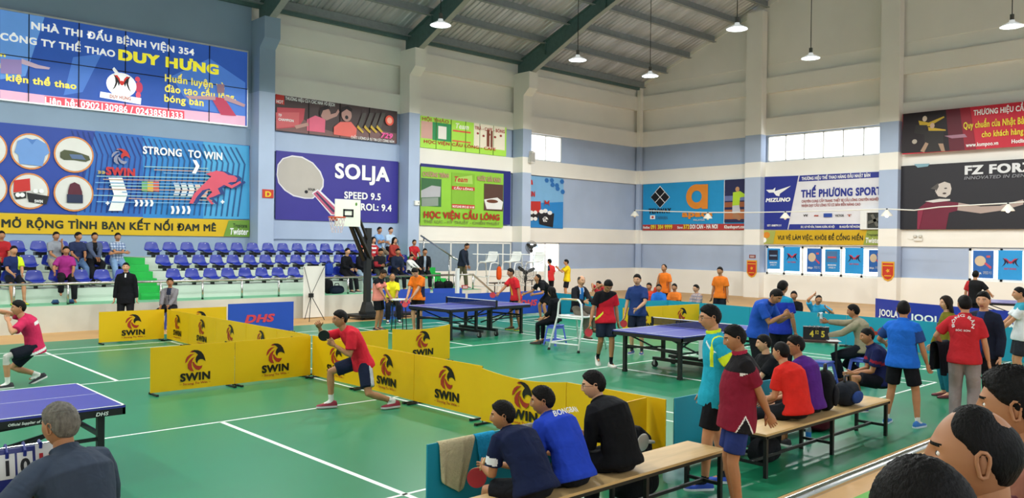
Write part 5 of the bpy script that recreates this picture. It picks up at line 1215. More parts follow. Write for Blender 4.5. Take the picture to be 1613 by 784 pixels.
    for S, E, Wr, s in ((SR, ER, WR, 1), (SL, EL, WL, -1)):
        limb(mb, [S-Rv*s*.05*k, S, lerp(S, E, .35), lerp(S, E, .8), E, lerp(E, Wr, .25), lerp(E, Wr, .7), Wr], [.040*k, .040*k, .042*k, .039*k, .037*k, .040*k, .031*k, .0245*k], None, 12)
    for Hj, K, A, s in ((HR_, KR, AR, 1), (HL_, KL, AL, -1)):
        limb(mb, [Hj+u1*.03, lerp(Hj, K, .25), lerp(Hj, K, .7), K, lerp(K, A, .28), lerp(K, A, .6), A], [.064*k, .074*k, .063*k, .053*k, .054*k, .043*k, .034*k], None, 12)
        yw = R(s*(rtoe if s > 0 else ltoe)); F = V3((math.sin(yw), math.cos(yw), 0))
        limb(mb, [A+V3((0, 0, -.005)), A+F*.05*k-V3((0, 0, .03*k)), A+F*.14*k-V3((0, 0, .055*k))], [.034*k, .034*k, .022*k], None, 8)
    co, fs = remesh(mb, vox, 3 if lod == 'near' else 2)
    body = MB(); body.add(co.tolist(), fs, 0)
    if sock:
        sc_, sl_ = sock
        cc = np.array([co[list(f)].mean(0) for f in fs]); mi = np.zeros(len(fs), int)
        for K, A in ((KR, AR), (KL, AL)):
            d = np.array((K-A).normalized()); v = cc-np.array(A); al = v@d; rad = np.linalg.norm(v-np.outer(al, d), axis=1)
            mi[(al < sl_) & (al > -.1) & (rad < .10)] = 5
        if extra and 'knee' in extra:                       # elastic knee support
            K = KR if extra['knee'] == 'r' else KL; v = np.linalg.norm(cc-np.array(K), axis=1); mi[v < .125] = 6
        body.m = mi.tolist()
    # head on the same mesh
    nu, nv = {'near': (72, 80), 'mid': (40, 44), 'far': (28, 32)}[lod]
    x, y, z, TH = head_surface(nu, nv)
    Hm = np.array(Mh)*k; hc = np.array(HC)
    vs = (np.stack([x, y, z], -1).reshape(-1, 3) @ Hm.T)+hc
    hf = grid_faces(nv, nu); fx = x.reshape(-1); fy = y.reshape(-1); fz = z.reshape(-1)
    ms = []
    for f in hf:
        a, c, e = fx[list(f)].mean(), fy[list(f)].mean(), fz[list(f)].mean(); m_ = 0
        if c > .05 and abs(a) < .021 and (-.076 < e < -.054): m_ = 1
        elif c > .05 and .013 < abs(a) < .051 and .0255 < e < .0335: m_ = 4
        ms.append(m_)
    b0 = len(body.v); body.v.extend(map(tuple, vs.tolist())); body.f.extend(tuple(i+b0 for i in f) for f in hf); body.m.extend(ms)
    tr = lambda p: tuple(Mh @ (V3(p)*k)+HC)
    for s in (-1, 1):
        n_ = 12 if lod == 'near' else 8
        Me = Mh*k
        body.ball(tr((s*.032, .0715, .007)), (.0135, .0095, .0068), n_, 2, Me); body.ball(tr((s*.032, .0790, .007)), (.0058, .0028, .0058), n_, 3, Me)
        # ear: bowl with a rim
        e0 = MB(); pr = [(.0, -.032), (.010, -.028), (.013, -.012), (.017, .006), (.017, .020), (.010, .030), (-.002, .032), (-.011, .022), (-.012, .004), (-.008, -.014), (-.006, -.027)]
        body.tube([tr((s*(.077+.007*(1 if yy < 0.004 else .3)), -.012-yy*.9, zz*.92-.002)) for yy, zz in pr], .0048*k, 6, 0, closed=True)
        body.ball(tr((s*.076, -.013, .0)), (.006, .013, .027), 8, 0, Me)
    # hands
    for W, E, s, hc_, pn, hd in ((WR, ER, 1, hands[1], palm[1], hdir[1]), (WL, EL, -1, hands[0], palm[0], hdir[0])):
        hm = MB(); D = (W-E).normalized(); D = V3(hd).normalized() if hd is not None else D
        N = V3(pn) if pn is not None else V3((-s, .15, .1))
        if abs(N.normalized().dot(D)) > .95: N = V3((0, -1, 0))
        hand_mesh(hm, W, D, N, s > 0, k, hc_*1.6, 0, lod == 'near')
        body.add(hm.v, hm.f, 0)
    nm = 'person'
    o = body.build(nm, [skin(sk), LIP, EYEW, IRIS, hairm(hair[1]), cloth(sock[0] if sock else 'e8e8e8', 'sock_cloth'), cloth('c9c6c0', 'knee_support')], None, True, fix=True)
    o.location = pos; o.rotation_euler = (0, 0, yaw); tag(o, label, 'person', group)
    # ---- hair
    if hair[0] != 'none':
        m_, t_ = hair_amount(x, y, z, TH, hair[0])
        rng = np.random.default_rng(len(label)*7+3)
        nz = 1+.13*rng.standard_normal(m_.shape)*(1 if lod == 'near' else .6)*(1.0 if hair[0] in ('short', 'spiky') else .5)
        off = m_*t_*np.clip(nz, .4, 1.7)-.004*(1-m_)
        nrm = np.stack([x/.0765**2, y/.095**2, z/.117**2], -1); nrm /= np.linalg.norm(nrm, axis=-1, keepdims=True)+1e-9
        q = np.stack([x, y, z], -1)+nrm*off[..., None]
        hv = (q.reshape(-1, 3) @ Hm.T)+hc; keep = [f for f in hf if m_.reshape(-1)[list(f)].max() > .02]
        hb = MB(); hb.add(hv.tolist(), keep)
        if hair[0] == 'long':
            L = extra.get('hairlen', .30) if extra else .30
            for rr, yo in ((.0, -.05), (.045, -.035), (-.045, -.035), (.075, .0), (-.075, .0)):
                hb.tube([tr((rr*.8, yo-.03, .04)), tr((rr*1.05, yo-.03, -.06)), tr((rr*1.15, yo-.045, -.14)), tr((rr*1.1, yo-.05, -L*.5-.1))], [(.028*k, .026*k), (.034*k, .03*k), (.034*k, .028*k), (.012*k, .012*k)], 8, 0, cap=.5)
        hb.build('hair', hairm(hair[1]), o, True)
    # ---- shirt / jacket
    if shirt:
        slots = shirt if isinstance(shirt, (list, tuple)) else [shirt]
        e = .020 if not jacket else .030
        e *= k
        def garment(e, sleeves, hemz, slots, pat, name, open_=False):
            mb = MB(); pts, r = torso(e, 0, belly)
            # below the waist: down to the hem
            low = P+u1*hemz*k
            dn = [low, P+u1*(hemz*.4)*k]
            seat_r = (.186*bw*k+e, .132*bw*k+e)
            pts = dn+pts[2:-1]+[NB+u3*.0*k]; r = [(seat_r[0]*1.0, seat_r[1]*1.0), seat_r]+r[2:-1]+[(.066*k+e*.5, .060*k+e*.4)]
            limb(mb, pts, r, Rv, 18, .05)
            for S, E, Wr, s in ((SR, ER, WR, 1), (SL, EL, WL, -1)):
                a = [S-Rv*s*.085*k+u3*.012, S-Rv*s*.012*k+u3*.0*k, lerp(S, E, .3)]; rr = [.060*k+e*.5, .058*k+e*.5, .056*k+e*.6]
                if sleeves == 'short': a += [lerp(S, E, .72)]; rr += [.058*k+e*.8]
                elif sleeves == 'long': a += [lerp(S, E, .75), E, lerp(E, Wr, .3), lerp(E, Wr, .96)]; rr += [.047*k+e*.7, .045*k+e*.7, .045*k+e*.6, .034*k+e*.5]
                elif sleeves == 'threeq': a += [lerp(S, E, .75), E, lerp(E, Wr, .55)]; rr += [.047*k+e*.7, .045*k+e*.6, .040*k+e*.5]
                limb(mb, a, rr, None, 12, .25)
            if collar or open_: 
                cN = NB+u3*.018*k; ring = [cN+(Rv*math.cos(t)*.060+Fv*(math.sin(t)*.058))*k+u3*(-.012*math.sin(t))*k for t in [2*math.pi*i/16 for i in range(16)]]
                mb.tube(ring, [(.011*k, .021*k)]*16, 6, 0, side=u3, closed=True)
            co, fs = remesh(mb, vox*.95, 3)
            gb = MB(); gb.add(co.tolist(), fs, 0)
            if pat or collar:
                cc = np.array([co[list(f)].mean(0) for f in fs]); v = cc-np.array(P)
                rr_, ff_, uu_ = v@np.array(Rv), v@np.array(Fv), v@np.array(u2)
                mi = np.zeros(len(fs), int)
                # how far along which sleeve
                arm_t = np.full(len(fs), -1.0); arm_s = np.zeros(len(fs))
                for S, E, Wr, s in ((SR, ER, WR, 1), (SL, EL, WL, -1)):
                    for A_, B_, t0, t1 in ((S, E, 0, 1), (E, Wr, 1, 2)):
                        d = np.array(B_-A_); L = np.linalg.norm(d); d = d/L; w = cc-np.array(A_); al = w@d; dist = np.linalg.norm(w-np.outer(np.clip(al, 0, L), d), axis=1)
                        ok = (dist < .085*k) & (al > .06*k if t0 == 0 else al > 0); arm_t[ok] = t0+al[ok]/L; arm_s[ok] = s
                if pat:
                    for i in range(len(fs)): mi[i] = pat(rr_[i]/k, ff_[i]/k, uu_[i]/k, arm_t[i], arm_s[i])
                if collar:
                    cd = np.linalg.norm(cc-np.array(NB+u3*.018*k), axis=1); mi[(cd < .088*k) & ((cc-np.array(NB))@np.array(u3) > .000)] = len(slots)
                gb.m = mi.tolist()
            ms_ = [cloth(c, 'shirt_cloth') for c in slots]+([cloth(collar, 'collar_cloth')] if collar else [])
            return gb.build(name, ms_, o, True)
        sobj = garment(e, sleeves, hem, list(slots), pat, shirt_name)
    # ---- trousers / shorts
    if trousers:
        kind, tc = trousers; tcs = tc if isinstance(tc, (list, tuple)) else [tc]
        mb = MB(); e = .014*k
        limb(mb, [P-u1*.10*k, P-u1*.04*k, P+u1*.06*k, P+u1*.12*k], [(.10*k, .085*k), (.156*bw*k+e*.7, .104*bw*k+e*.7), (.152*bw*k+e*.5, .102*bw*k+e*.5), (.140*bw*k+e*.3, .094*bw*k+e*.3)], Rp, 16, .2)
        for Hj, K, A, s in ((HR_, KR, AR, 1), (HL_, KL, AL, -1)):
            if kind == 'shorts': a = [Hj+u1*.04, lerp(Hj, K, .25), lerp(Hj, K, .55), lerp(Hj, K, .80)]; rr = [.078*k+e, .088*k+e, .085*k+e, .084*k+e]
            elif kind == 'slim': a = [Hj+u1*.04, lerp(Hj, K, .3), lerp(Hj, K, .75), K, lerp(K, A, .3), lerp(K, A, .92)]; rr = [.09*k+e*.6, .085*k+e*.5, .066*k+e*.5, .056*k+e*.5, .056*k+e*.5, .042*k+e*.4]
            else: a = [Hj+u1*.04, lerp(Hj, K, .3), lerp(Hj, K, .75), K, lerp(K, A, .35), lerp(K, A, .95)]; rr = [.092*k+e, .09*k+e, .074*k+e, .068*k+e, .064*k+e, .055*k+e]
            limb(mb, a, rr, None, 12, .2)
        co, fs = remesh(mb, vox, 3); gb = MB(); gb.add(co.tolist(), fs, 0)
        if tpat:
            cc = np.array([co[list(f)].mean(0) for f in fs])-np.array(P); gb.m = [tpat(c[0]/k, c[1]/k, c[2]/k) for c in cc]
        gb.build('shorts' if kind == 'shorts' else 'trousers', [cloth(c, 'trouser_cloth') for c in tcs], o, True)
    # ---- shoes
    if shoes:
        for A, s in ((AR, 1), (AL, -1)):
            sm = shoe_mesh(A, R(s*(rtoe if s > 0 else ltoe)), k, R(rpit if s > 0 else lpit))
            so = sm.build('shoe', [mat('shoe_upper', shoes[0], rough=.55, var=.08), mat('shoe_sole', shoes[1], rough=.6, var=.05)], o, True)
            so.modifiers.new('edge', 'EDGE_SPLIT').split_angle = R(50)
    if glasses:
        gb = MB()
        for s in (-1, 1):
            gb.tube([tr((s*.032+.021*math.cos(t), .094-.0035*abs(math.cos(t)), .005+.017*math.sin(t))) for t in [2*math.pi*i/16 for i in range(16)]], .0016*k, 5, closed=True)
            gb.tube([tr((s*.053, .089, .010)), tr((s*.078, .05, .010)), tr((s*.082, -.005, .006))], .0017*k, 5)
        gb.tube([tr((-.011, .098, .008)), tr((.011, .098, .008))], .0016*k, 5)
        gb.build('glasses', BLACKM, o, True)
    J = dict(P=P, W1=W1, C1=C1, NB=NB, SR=SR, SL=SL, ER=ER, EL=EL, WR=WR, WL=WL, KR=KR, KL=KL, AR=AR, AL=AL, HC=HC, u2=u2, Fv=Fv, Rv=Rv, k=k)
    M = Matrix.Translation(V3(pos)) @ Matrix.Rotation(yaw, 4, 'Z')
    J['M'] = M; J['w'] = lambda n: M @ J[n]; J['o'] = o; J['tr'] = tr
    PEOPLE[key] = J
    return o
def facing(pos, a):
    """yaw so that the person faces: 0 toward the viewer, 90 image right, -90 image left, 180 away"""
    c = Vector((-pos[0], -pos[1])).normalized(); f = -c; r = Vector((f.y, -f.x)); d = c*math.cos(R(a))+r*math.sin(R(a))
    return math.atan2(d.y, d.x)-math.pi/2
# ------------------------------------------------------------------ who stands and sits where
def gz(px, py, z=0.0): p = at_z(px, py, z); return (p.x, p.y, 0.0)
def SIT(sz, fy=.40, hand=(.10, .36, .20), spread=.13, back=0):
    return dict(pelvis=(0, back, sz+.125), lf=(-spread, fy, .085), rf=(spread, fy, .085), ra=(hand[0], hand[1], sz+hand[2]), la=(-hand[0], hand[1], sz+hand[2]), hem=-.055)
def seatpos(row, px): return (at_y(px, 410, ROWY[row]+.19).x, ROWY[row]+.19, [PZ, 1.02, 1.39][row])
SH = [ROWZ[0]+.06-PZ, ROWZ[1]+.06-1.02, ROWZ[2]+.06-1.39]
BSH = ('22242a', 'e6e6e2')
LONGD = ('long', '1a1b20')
def sit(row, **kw): d = SIT(SH[row], .43); d['lean'] = 5; d.update(kw); return d
UP = math.pi
# ---- the three seated men on the foreground bench
d = SIT(.45, .40, (.08, .50, .13), .16); d.update(lean=45, hunch=16, pelvis=(0, 0, .545))
person('navy', 'seated man in a navy polo on the foreground bench, nearest the draped teal barrier', (4.20, 4.24, 0), R(-2), 1.56, 'near', head=(-48, 4, 0), shirt=['17203f', 'dfe3ea'], pat=lambda r, f, u, t, s: 1 if (s < 0 and .45 < t < .66 and f > -.02 and abs(r) > .2) else 0, collar='151c38', hair=('short', 'k'), sk='b', trousers=('shorts', '14161c'), hands=(.6, .6), shoes=BSH, b=1.08, **d)
d = SIT(.45, .42, (.10, .42, .16), .16); d.update(lean=37, hunch=18, pelvis=(0, 0, .55))
person('blue', 'seated man in a bright blue shirt with white back lettering on the foreground bench', (4.65, 4.28, 0), R(0), 1.62, 'near', head=(-42, 6, 0), shirt=['2442b8', 'e3e6ea'], pat=lambda r, f, u, t, s: 1 if (s < 0 and .10 < t < .8 and f > .06) else 0, collar='2442b8', hair=('short', 'k'), sk='b', trousers=('shorts', '15171d'), hands=(.5, .5), shoes=BSH, b=1.04, **d)
d = SIT(.45, .42, (.09, .40, .20), .16); d.update(lean=27, hunch=20, pelvis=(0, 0, .56))
person('black', 'seated man in glasses and a black jacket on the foreground bench', (5.24, 4.30, 0), R(4), 1.68, 'near', head=(-40, 8, 0), shirt=['0f1013', '1c1d21'], collar='0f1013', sleeves='long', hair=('spiky', 'k'), sk='c', trousers=('long', '191b20'), glasses=True, hands=(.5, .5), shirt_name='jacket', b=1.10, pat=lambda r, f, u, t, s: 1 if (t < 0 and u > .40 and f < 0) else 0, **d)
# ---- cyan and maroon, standing
p = (6.76, 4.42, 0)
person('cyan', 'standing man in glasses and a cyan and lime shirt at the foreground bench end', p, facing(p, -78), 1.735, 'near', lean=0, hunch=8, head=(-4, 6, 0), shirt=['23a3bf', 'd4ea2c', 'dfeef0'], collar='d4ea2c', hem=-.16,
       pat=lambda r, f, u, t, s: 1 if (t > .42 and t < .9) or (t < 0 and abs(abs(r)-.135-.10*(u-.30)) < .013 and u > .22) else (2 if (t < 0 and abs(u-.36-(.16-abs(r))*.9) < .012 and abs(r) > .06) else 0), hair=('spiky', 'k'), sk='a', trousers=('shorts', ['14151a', 'd8dade']), tpat=lambda x, y, z: 0, glasses=True, shoes=('234bb4', 'dfe6ea'), sock=('1f2430', .05), lf=(-.10, .10, .085), rf=(.12, -.16, .085), la=(-.24, -.08, .90), b=.95)
p = (6.27, 3.86, 0)
person('maroon', 'stout standing man in a maroon polo with black shoulders and blue shorts', p, facing(p, -78), 1.62, 'near', lean=-3, hunch=10, head=(-2, 12, 0), shirt=['7e1c30', '1d1b1e', 'e6e2de'], collar='a82a40', hem=-.16, belly=.035, b=1.16,
       pat=lambda r, f, u, t, s: (2 if (t < 0 and .345 < u < .368 and f < .05) or (.22 < t < .30) and False else 1 if (t < 0 and u >= .365) or (0 < t < .22) else (1 if (t < 0 and abs(r) > .08 and abs(f+.02) < (-.02-u)*.55) else (2 if (t < 0 and abs(r) > .08 and abs(f+.02) < (-.02-u)*.55+.012) else 0))), hair=('short', 'k'), sk='b', trousers=('shorts', '27356e'), shoes=('2a2d38', 'd8d8d8'), ra=(.06, -.30, .80), la=(-.03, -.30, .76), re=(1, -.3, -.1), le=(-1, -.3, -.1), hands=(.6, .6))
# ---- near stand: three heads
p = (1.72, 1.05, PZ)
d = SIT(.47, .40, (.1, .38, .2)); d.update(lean=12, hunch=10)
HB = at_z(1535, 700, 1.84)
person('baldman', 'man with a thinning crown in a maroon shirt seated close at the bottom right', (HB.x+.04, HB.y-.20, PZ), R(24), 1.66, 'near', headat=(1535, 718, 1.88), head=(4, 2, 0), shirt=['5e1822'], collar='5e1822', hair=('thincrown', 'k'), sk='b', trousers=LONGD, b=1.08, **d)
HB2 = at_z(1452, 770, 1.80)
d = SIT(.47, .40, (.1, .38, .2)); d.update(lean=16, hunch=12)
person('hairhead', 'dark parted hair of a spectator at the bottom edge, below the thinning crown', (HB2.x, HB2.y-.22, PZ), R(0), 1.58, 'near', headat=(1452, 818, 1.55), head=(0, 6, 0), shirt=['1b1c22'], hair=('full', 'k'), sk='c', trousers=LONGD, female=True, **d)
HB3 = at_z(1606, 640, 1.92)
d = SIT(.47, .40, (.1, .38, .2)); d.update(lean=8, hunch=8)
person('edgehead', 'dark-haired spectator cut by the right edge, beyond the thinning crown', (HB3.x+.05, HB3.y-.12, PZ), R(10), 1.72, 'near', headat=(1597, 640, 2.6), head=(0, 4, 0), shirt=['8a5a4a'], hair=('short', 'k'), sk='b', trousers=LONGD, **d)
# ---- grey-haired umpire, left foreground
p = (1.33, 4.78, 0)
d = SIT(.52, .40, (.22, .42, .30), .16); d.update(lean=18, hunch=12, la=(-.42, .30, .93))
person('umpire', 'grey-haired umpire in a dark blue-grey shirt seen from behind at the left', p, R(18), 1.72, 'near', head=(-10, 4, 0), shirt=['3a4454'], collar='3a4454', sleeves='threeq', hair=('short', 'g'), sk='b', trousers=LONGD, b=1.16, **d)
# ---- players
p = gz(46, 609); p = (p[0]+.06, 14.5, 0)
person('pink', 'player in a pink shirt with a knee support lunging at the left edge', p, facing(p, -80), 1.70, 'mid', pelvis=(0, -.04, .60), lean=20, hunch=14, twist=-25, head=(0, 4, 0), shirt=['c22a55', 'e8e4e6'], pat=lambda r, f, u, t, s: 1 if (t < 0 and f < 0 and (.33 < u < .38 and abs(r) < .09)) or (t < 0 and -.09 < u < -.05) else 0, hair=('short', 'k'), sk='a', trousers=('shorts', '191c28'), sock=('e8e8e4', .10), shoes=('20222a', 'd8d8d6'), lf=(-.14, .34, .085), rf=(.14, -.14, .13), rpit=25, la=(-.16, .34, 1.02), ra=(.08, .60, 1.22), le=(-.6, -.6, -.6), extra={'knee': 'l'})
p = gz(556, 643); p = (6.18, 9.75, 0)
person('redp', 'player in a red shirt and navy shorts lunging before the yellow barriers', p, facing(p, -72), 1.72, 'mid', pelvis=(0, -.06, .66), lean=32, hunch=10, head=(0, 6, 0), shirt=['c92434'], hair=('short', 'k'), sk='b', glasses=True, trousers=('shorts', ['1b2238', 'b9bcc4', '7a2433']), tpat=lambda x, y, z: 1 if (-.03 < y+.06 < .03 and abs(x) > .14) else (2 if (-.10 < y+.06 <= -.03 and abs(x) > .14) else 0), sock=('e2dedc', .10), shoes=('8a2236', 'c9c6c8'), lf=(-.22, -.46, .10), rf=(.16, .32, .10), lk=(-.1, .8, .2), rk=(.1, 1, .3), ra=(.06, .52, 1.13), la=(-.12, .36, .90), le=(-.3, -.9, -.6), re=(.6, -.3, -.6), hands=(.9, .9))
p = (11.85, 10.15, 0)
person('walk', 'walking player in a red and black shirt looking down beside the numbered table', p, facing(p, 18), 1.70, 'mid', lean=2, hunch=18, head=(0, 42, 0), shirt=['c4202f', '17161a', 'd6dc3a'], pat=lambda r, f, u, t, s: 1 if (t < 0 and u > .34-.55*(r) and u > .20) or (s > 0 and t > 0) else (2 if (t < 0 and abs(u-.03+1.1*(r-.15)) < .02 and r > .08) else 0), hair=('short', 'k'), sk='b', trousers=('shorts', '222a3c'), sock=('1a1b20', .11), shoes=('e2e0da', 'c9c6c0'), lf=(-.10, .06, .085), rf=(.08, -.20, .16), rpit=35, rk=(.1, 1, .1), ra=(.34, .10, .78), la=(-.26, -.02, .80))
p = gz(1000, 552); p = (13.75, 10.9, 0)
person('navyp', 'player in a navy polo with a wristwatch behind the numbered table', p, facing(p, -12), 1.68, 'mid', head=(4, 4, 0), shirt=['253a70'], collar='253a70', hair=('short', 'k'), sk='c', trousers=('shorts', '1c2336'), sock=('2a2d36', .08), shoes=('23407a', 'd8d8d8'), ra=(.26, .08, .74), la=(-.06, .30, .98), le=(-1, -.6, -.2))
p = gz(593, 524); p = (12.0, 18.0, 0)
person('salmon', 'player in a salmon shirt with black shoulders standing by the hoop base', p, facing(p, 62), 1.62, 'mid', lean=6, hunch=16, head=(6, 30, 0), shirt=['e08a7c', '1a1b20'], pat=lambda r, f, u, t, s: 1 if (t < 0 and u > .36) or (0 <= t < .30) else 0, hair=('short', 'b'), sk='b', trousers=('shorts', '15161b'), shoes=('2a2c34', 'd8d8d8'), ra=(.12, .30, .82), la=(-.04, .34, .84))
p = (12.55, 17.0, 0)
person('orangep', 'player in an orange and navy shirt looking down, beside the far table', p, facing(p, -35), 1.72, 'mid', lean=6, hunch=20, head=(-10, 40, 0), shirt=['e87622', '1f2740'], pat=lambda r, f, u, t, s: 1 if (t < 0 and abs(r) > .13 and u < .24 and u > -.02 and f < .06) else 0, hair=('short', 'k'), sk='c', trousers=('shorts', '15161b'), shoes=('e2e0da', 'c9c6c0'), ra=(.14, .30, .86), la=(-.02, .32, .88), le=(-1, -.2, -.2))
p = (13.62, 19.72, 0)
d = SIT(.52, .40, (.06, .36, .20), .16)
person('umpyel', 'umpire in a yellow polo seated behind a small round desk', p, facing(p, 8), 1.66, 'mid', lean=4, head=(0, 0, 0), shirt=['e2d62a'], collar='e2d62a', hair=('receding', 'dg'), sk='b', trousers=LONGD, sock=('e0e0e0', .08), shoes=BSH, b=1.06, hands=(.7, .7), **d)
p = (14.98, 15.95, 0)
person('starred', 'player in a red shirt with a gold print reaching over the far table', p, facing(p, -62), 1.66, 'mid', lean=14, hunch=10, head=(4, 6, 0), shirt=['cf2a30', 'e2b53a'], pat=lambda r, f, u, t, s: 1 if (t < 0 and f > .05 and (abs(r-.02-.25*(u-.25)) < .035) and .06 < u < .36) else 0, hair=('short', 'k'), sk='b', trousers=('shorts', '1b1f2e'), shoes=('22241f', 'c9c23a'), ra=(.02, .58, .90), la=(-.26, .02, .78), lf=(-.15, -.05, .085), rf=(.13, .05, .085))
p = (17.4, 17.2, 0)
person('leaner', 'player in a black shirt with a tan print leaning forward before the teal barrier', p, facing(p, -70), 1.70, 'mid', pelvis=(0, -.1, .82), lean=52, hunch=16, head=(0, -20, 0), shirt=['15161a', '9a7a4a'], pat=lambda r, f, u, t, s: 1 if (t < 0 and f > .04 and .18 < u < .30 and abs(r) < .08) else 0, hair=('short', 'k'), sk='b', trousers=('shorts', '15161b'), shoes=BSH, ra=(.22, .58, .82), la=(-.22, .45, .82), lf=(-.2, .05, .085), rf=(.2, .1, .085))
p = (13.5, 13.05, 0)
d = SIT(.47, .38, (.12, .26, .14), .12)
person('womanblk', 'woman in black with tied hair seated on a blue stool, turned away', p, facing(p, -115), 1.60, 'mid', lean=6, hunch=10, head=(6, 12, 0), shirt=['121317'], sleeves='threeq', hair=('long', 'k'), extra={'hairlen': .2}, sk='a', trousers=('slim', '121318'), shoes=('2a241f', '3a302a'), female=True, **d)
p = (13.50, 12.36, 0)
d = dict(pelvis=(0, .0, .865), lf=(-.10, .42, .46), rf=(.10, .40, .34), ra=(.20, .42, 1.06), la=(-.0, .46, 1.06), hem=-.07)
person('baldjk', 'bald man in a black jacket over a blue shirt seated on the white umpire chair', p, facing(p, 42), 1.66, 'mid', lean=6, hunch=14, head=(8, 4, 0), shirt=['1a1b21', '2f78c4', 'e2e4e8'], sleeves='long', pat=lambda r, f, u, t, s: (2 if abs(abs(r)-.055) < .012 and u > .36 else 1) if (t < 0 and f > .04 and abs(r) < .06+.05*(u-.2) and u > .05) else 0, shirt_name='jacket', hair=('balding', 'dg'), sk='c', trousers=('long', '6b6459'), shoes=('6a4a36', '3a2c24'), **d)
# ---- behind the teal barriers
def behind(key, label, px, py, hz, a, h, **kw):
    """seated or standing, head top at pixel (px, py) and height hz"""
    p = at_z(px, py, hz); p = (p.x, p.y, 0); kw.setdefault('lod', 'far'); person(key, label, p, facing(p, a), h, **kw)
CH = .42
p = (24.6, 24.2, 0); p = at_y(866, 455, 23.6); p = (p.x, 23.6, 0)
person('redback', 'man in a red shirt with a navy shoulder standing by the low window', p, facing(p, -150), 1.68, 'far', head=(-20, 4, 0), shirt=['d8383a', '24304f'], pat=lambda r, f, u, t, s: 1 if (s < 0 and t >= 0) or (t < 0 and r < -.08 and u > .30) else 0, hair=('short', 'k'), trousers=('shorts', '1b1c22'), ra=(.12, .26, 1.05))
p = at_y(893, 455, 22.6); p = (p.x, 22.6, 0)
person('yellow', 'man in a yellow shirt raising a phone by the low window', p, facing(p, -85), 1.68, 'far', head=(0, 2, 0), shirt=['e8c81e'], hair=('short', 'k'), trousers=('shorts', '1b1c22'), ra=(.06, .40, 1.35), la=(-.10, .36, 1.32), hands=(.8, .8))
def bseat(key, label, px, py, a, X, h=1.66, **kw):
    """someone seated low behind the teal row, at hall position X"""
    p = at_x(px, py, X); d = SIT(CH); top = p.z; d['pelvis'] = (0, 0, max(.38, top-.80*h/1.7)); d['lf'] = (-.13, .40, .085); d['rf'] = (.13, .40, .085)
    d['ra'] = (.1, .34, d['pelvis'][2]+.12); d['la'] = (-.1, .34, d['pelvis'][2]+.12)
    d.update(kw); d.setdefault('lod', 'far'); q = (p.x, p.y, 0); person(key, label, q, facing(q, a), h, **d)
    t = thing('plastic_stool', 'low stool under the '+label.split(' seated')[0].split(' leaning')[0].split(' with one')[0], 'stool', q, 0, 'low stools behind the teal barriers'); sz = d['pelvis'][2]-.13
    b_ = MB(); b_.bx(-.14, .14, -.14, .14, sz-.04, sz); b_.build('seat', plastic('5a6fd6', 'blue_stool_plastic'), t)
    for i in (-1, 1):
        for j in (-1, 1): b_ = MB(); b_.bar((i*.15, j*.15, 0), (i*.11, j*.11, sz-.03), .04, .04); b_.build('leg', plastic('5a6fd6', 'blue_stool_plastic'), t)
bseat('n914', 'man in a navy shirt with white sleeve stripes seated behind the bald man', 914, 437, -25, 20.4, shirt=['1f2c55', 'e4e6ea'], pat=lambda r, f, u, t, s: 1 if (s < 0 and .1 < t < .7 and f > 0.0) else 0, hair=('short', 'k'), sk='c', trousers=LONGD)
bseat('r955', 'man in a red shirt seated resting his chin on his hands behind the teal barrier', 949, 440, -40, 19.9, shirt=['d23c40'], hair=('short', 'k'), sk='b', trousers=LONGD, lean=18, ra=(.05, .40, .92), la=(-.05, .40, .92))
bseat('armup', 'person in a red-orange shirt with one arm raised, behind the navy player', 1023, 452, -20, 20.3, shirt=['d2452e'], hair=('short', 'k'), sk='b', trousers=LONGD, la=(-.34, .10, 1.36), le=(-1, 0, .3))
bseat('b1040', 'man in a blue shirt seated below the standing orange shirt', 1038, 451, -5, 19.9, shirt=['2668c0'], collar='2668c0', hair=('short', 'k'), sk='b', trousers=LONGD)
bseat('o1064', 'man in an orange shirt seated between the blue and the plaid shirts', 1063, 447, -20, 20.6, shirt=['e0782c'], hair=('short', 'k'), sk='b', trousers=LONGD)
bseat('pl', 'man in glasses and a pale plaid shirt seated behind the teal barrier', 1098, 447, -50, 20.2, shirt=['b9adab', '8f8690', 'a98f86'], pat=lambda r, f, u, t, s: 1 if int((u+1)*22) % 2 else (2 if int((r+1)*22) % 2 else 0), hair=('short', 'k'), sk='c', trousers=LONGD, glasses=True, sleeves='long')
bseat('bl', 'man in a black shirt seated behind the teal barrier, left of the leaning cyan shirt', 1251, 457, -8, 19.6, shirt=['15161a'], hair=('short', 'k'), sk='b', trousers=LONGD, sleeves='long')
bseat('cy', 'man in a cyan polo leaning on the teal barrier with a hand on his head', 1290, 463, 15, 19.75, shirt=['35a0cc'], collar='35a0cc', hair=('crop', 'k'), sk='b', trousers=LONGD, lean=20, side=8, la=(-.10, .40, .78), ra=(.16, .12, 1.10), re=(1, .8, -.4), head=(0, 0, -8))
for key, lab, px, py, X, a, h in (('or1', 'balding man in an orange and navy shirt standing behind the seated blue shirt', 1047, 423, 20.9, -35, 1.70), ('or2', 'man in an orange shirt with a black wristband standing behind the teal barrier', 1135, 428, 20.2, -28, 1.70)):
    q = at_x(px, py, X); q = (q.x, q.y, 0)
    person(key, lab, q, facing(q, a), h, 'far', head=(-6, 2, 0), shirt=['e27524', '22283c'], pat=lambda r, f, u, t, s: 1 if (t < 0 and abs(r) > .13 and u < .26 and f < .07) or (t > .55) and False else 0, hair=('receding' if key == 'or1' else 'short', 'k'), sk='b', trousers=('shorts', '1a1c26'), la=(-.25, .04, .80), ra=(.25, .04, .80))
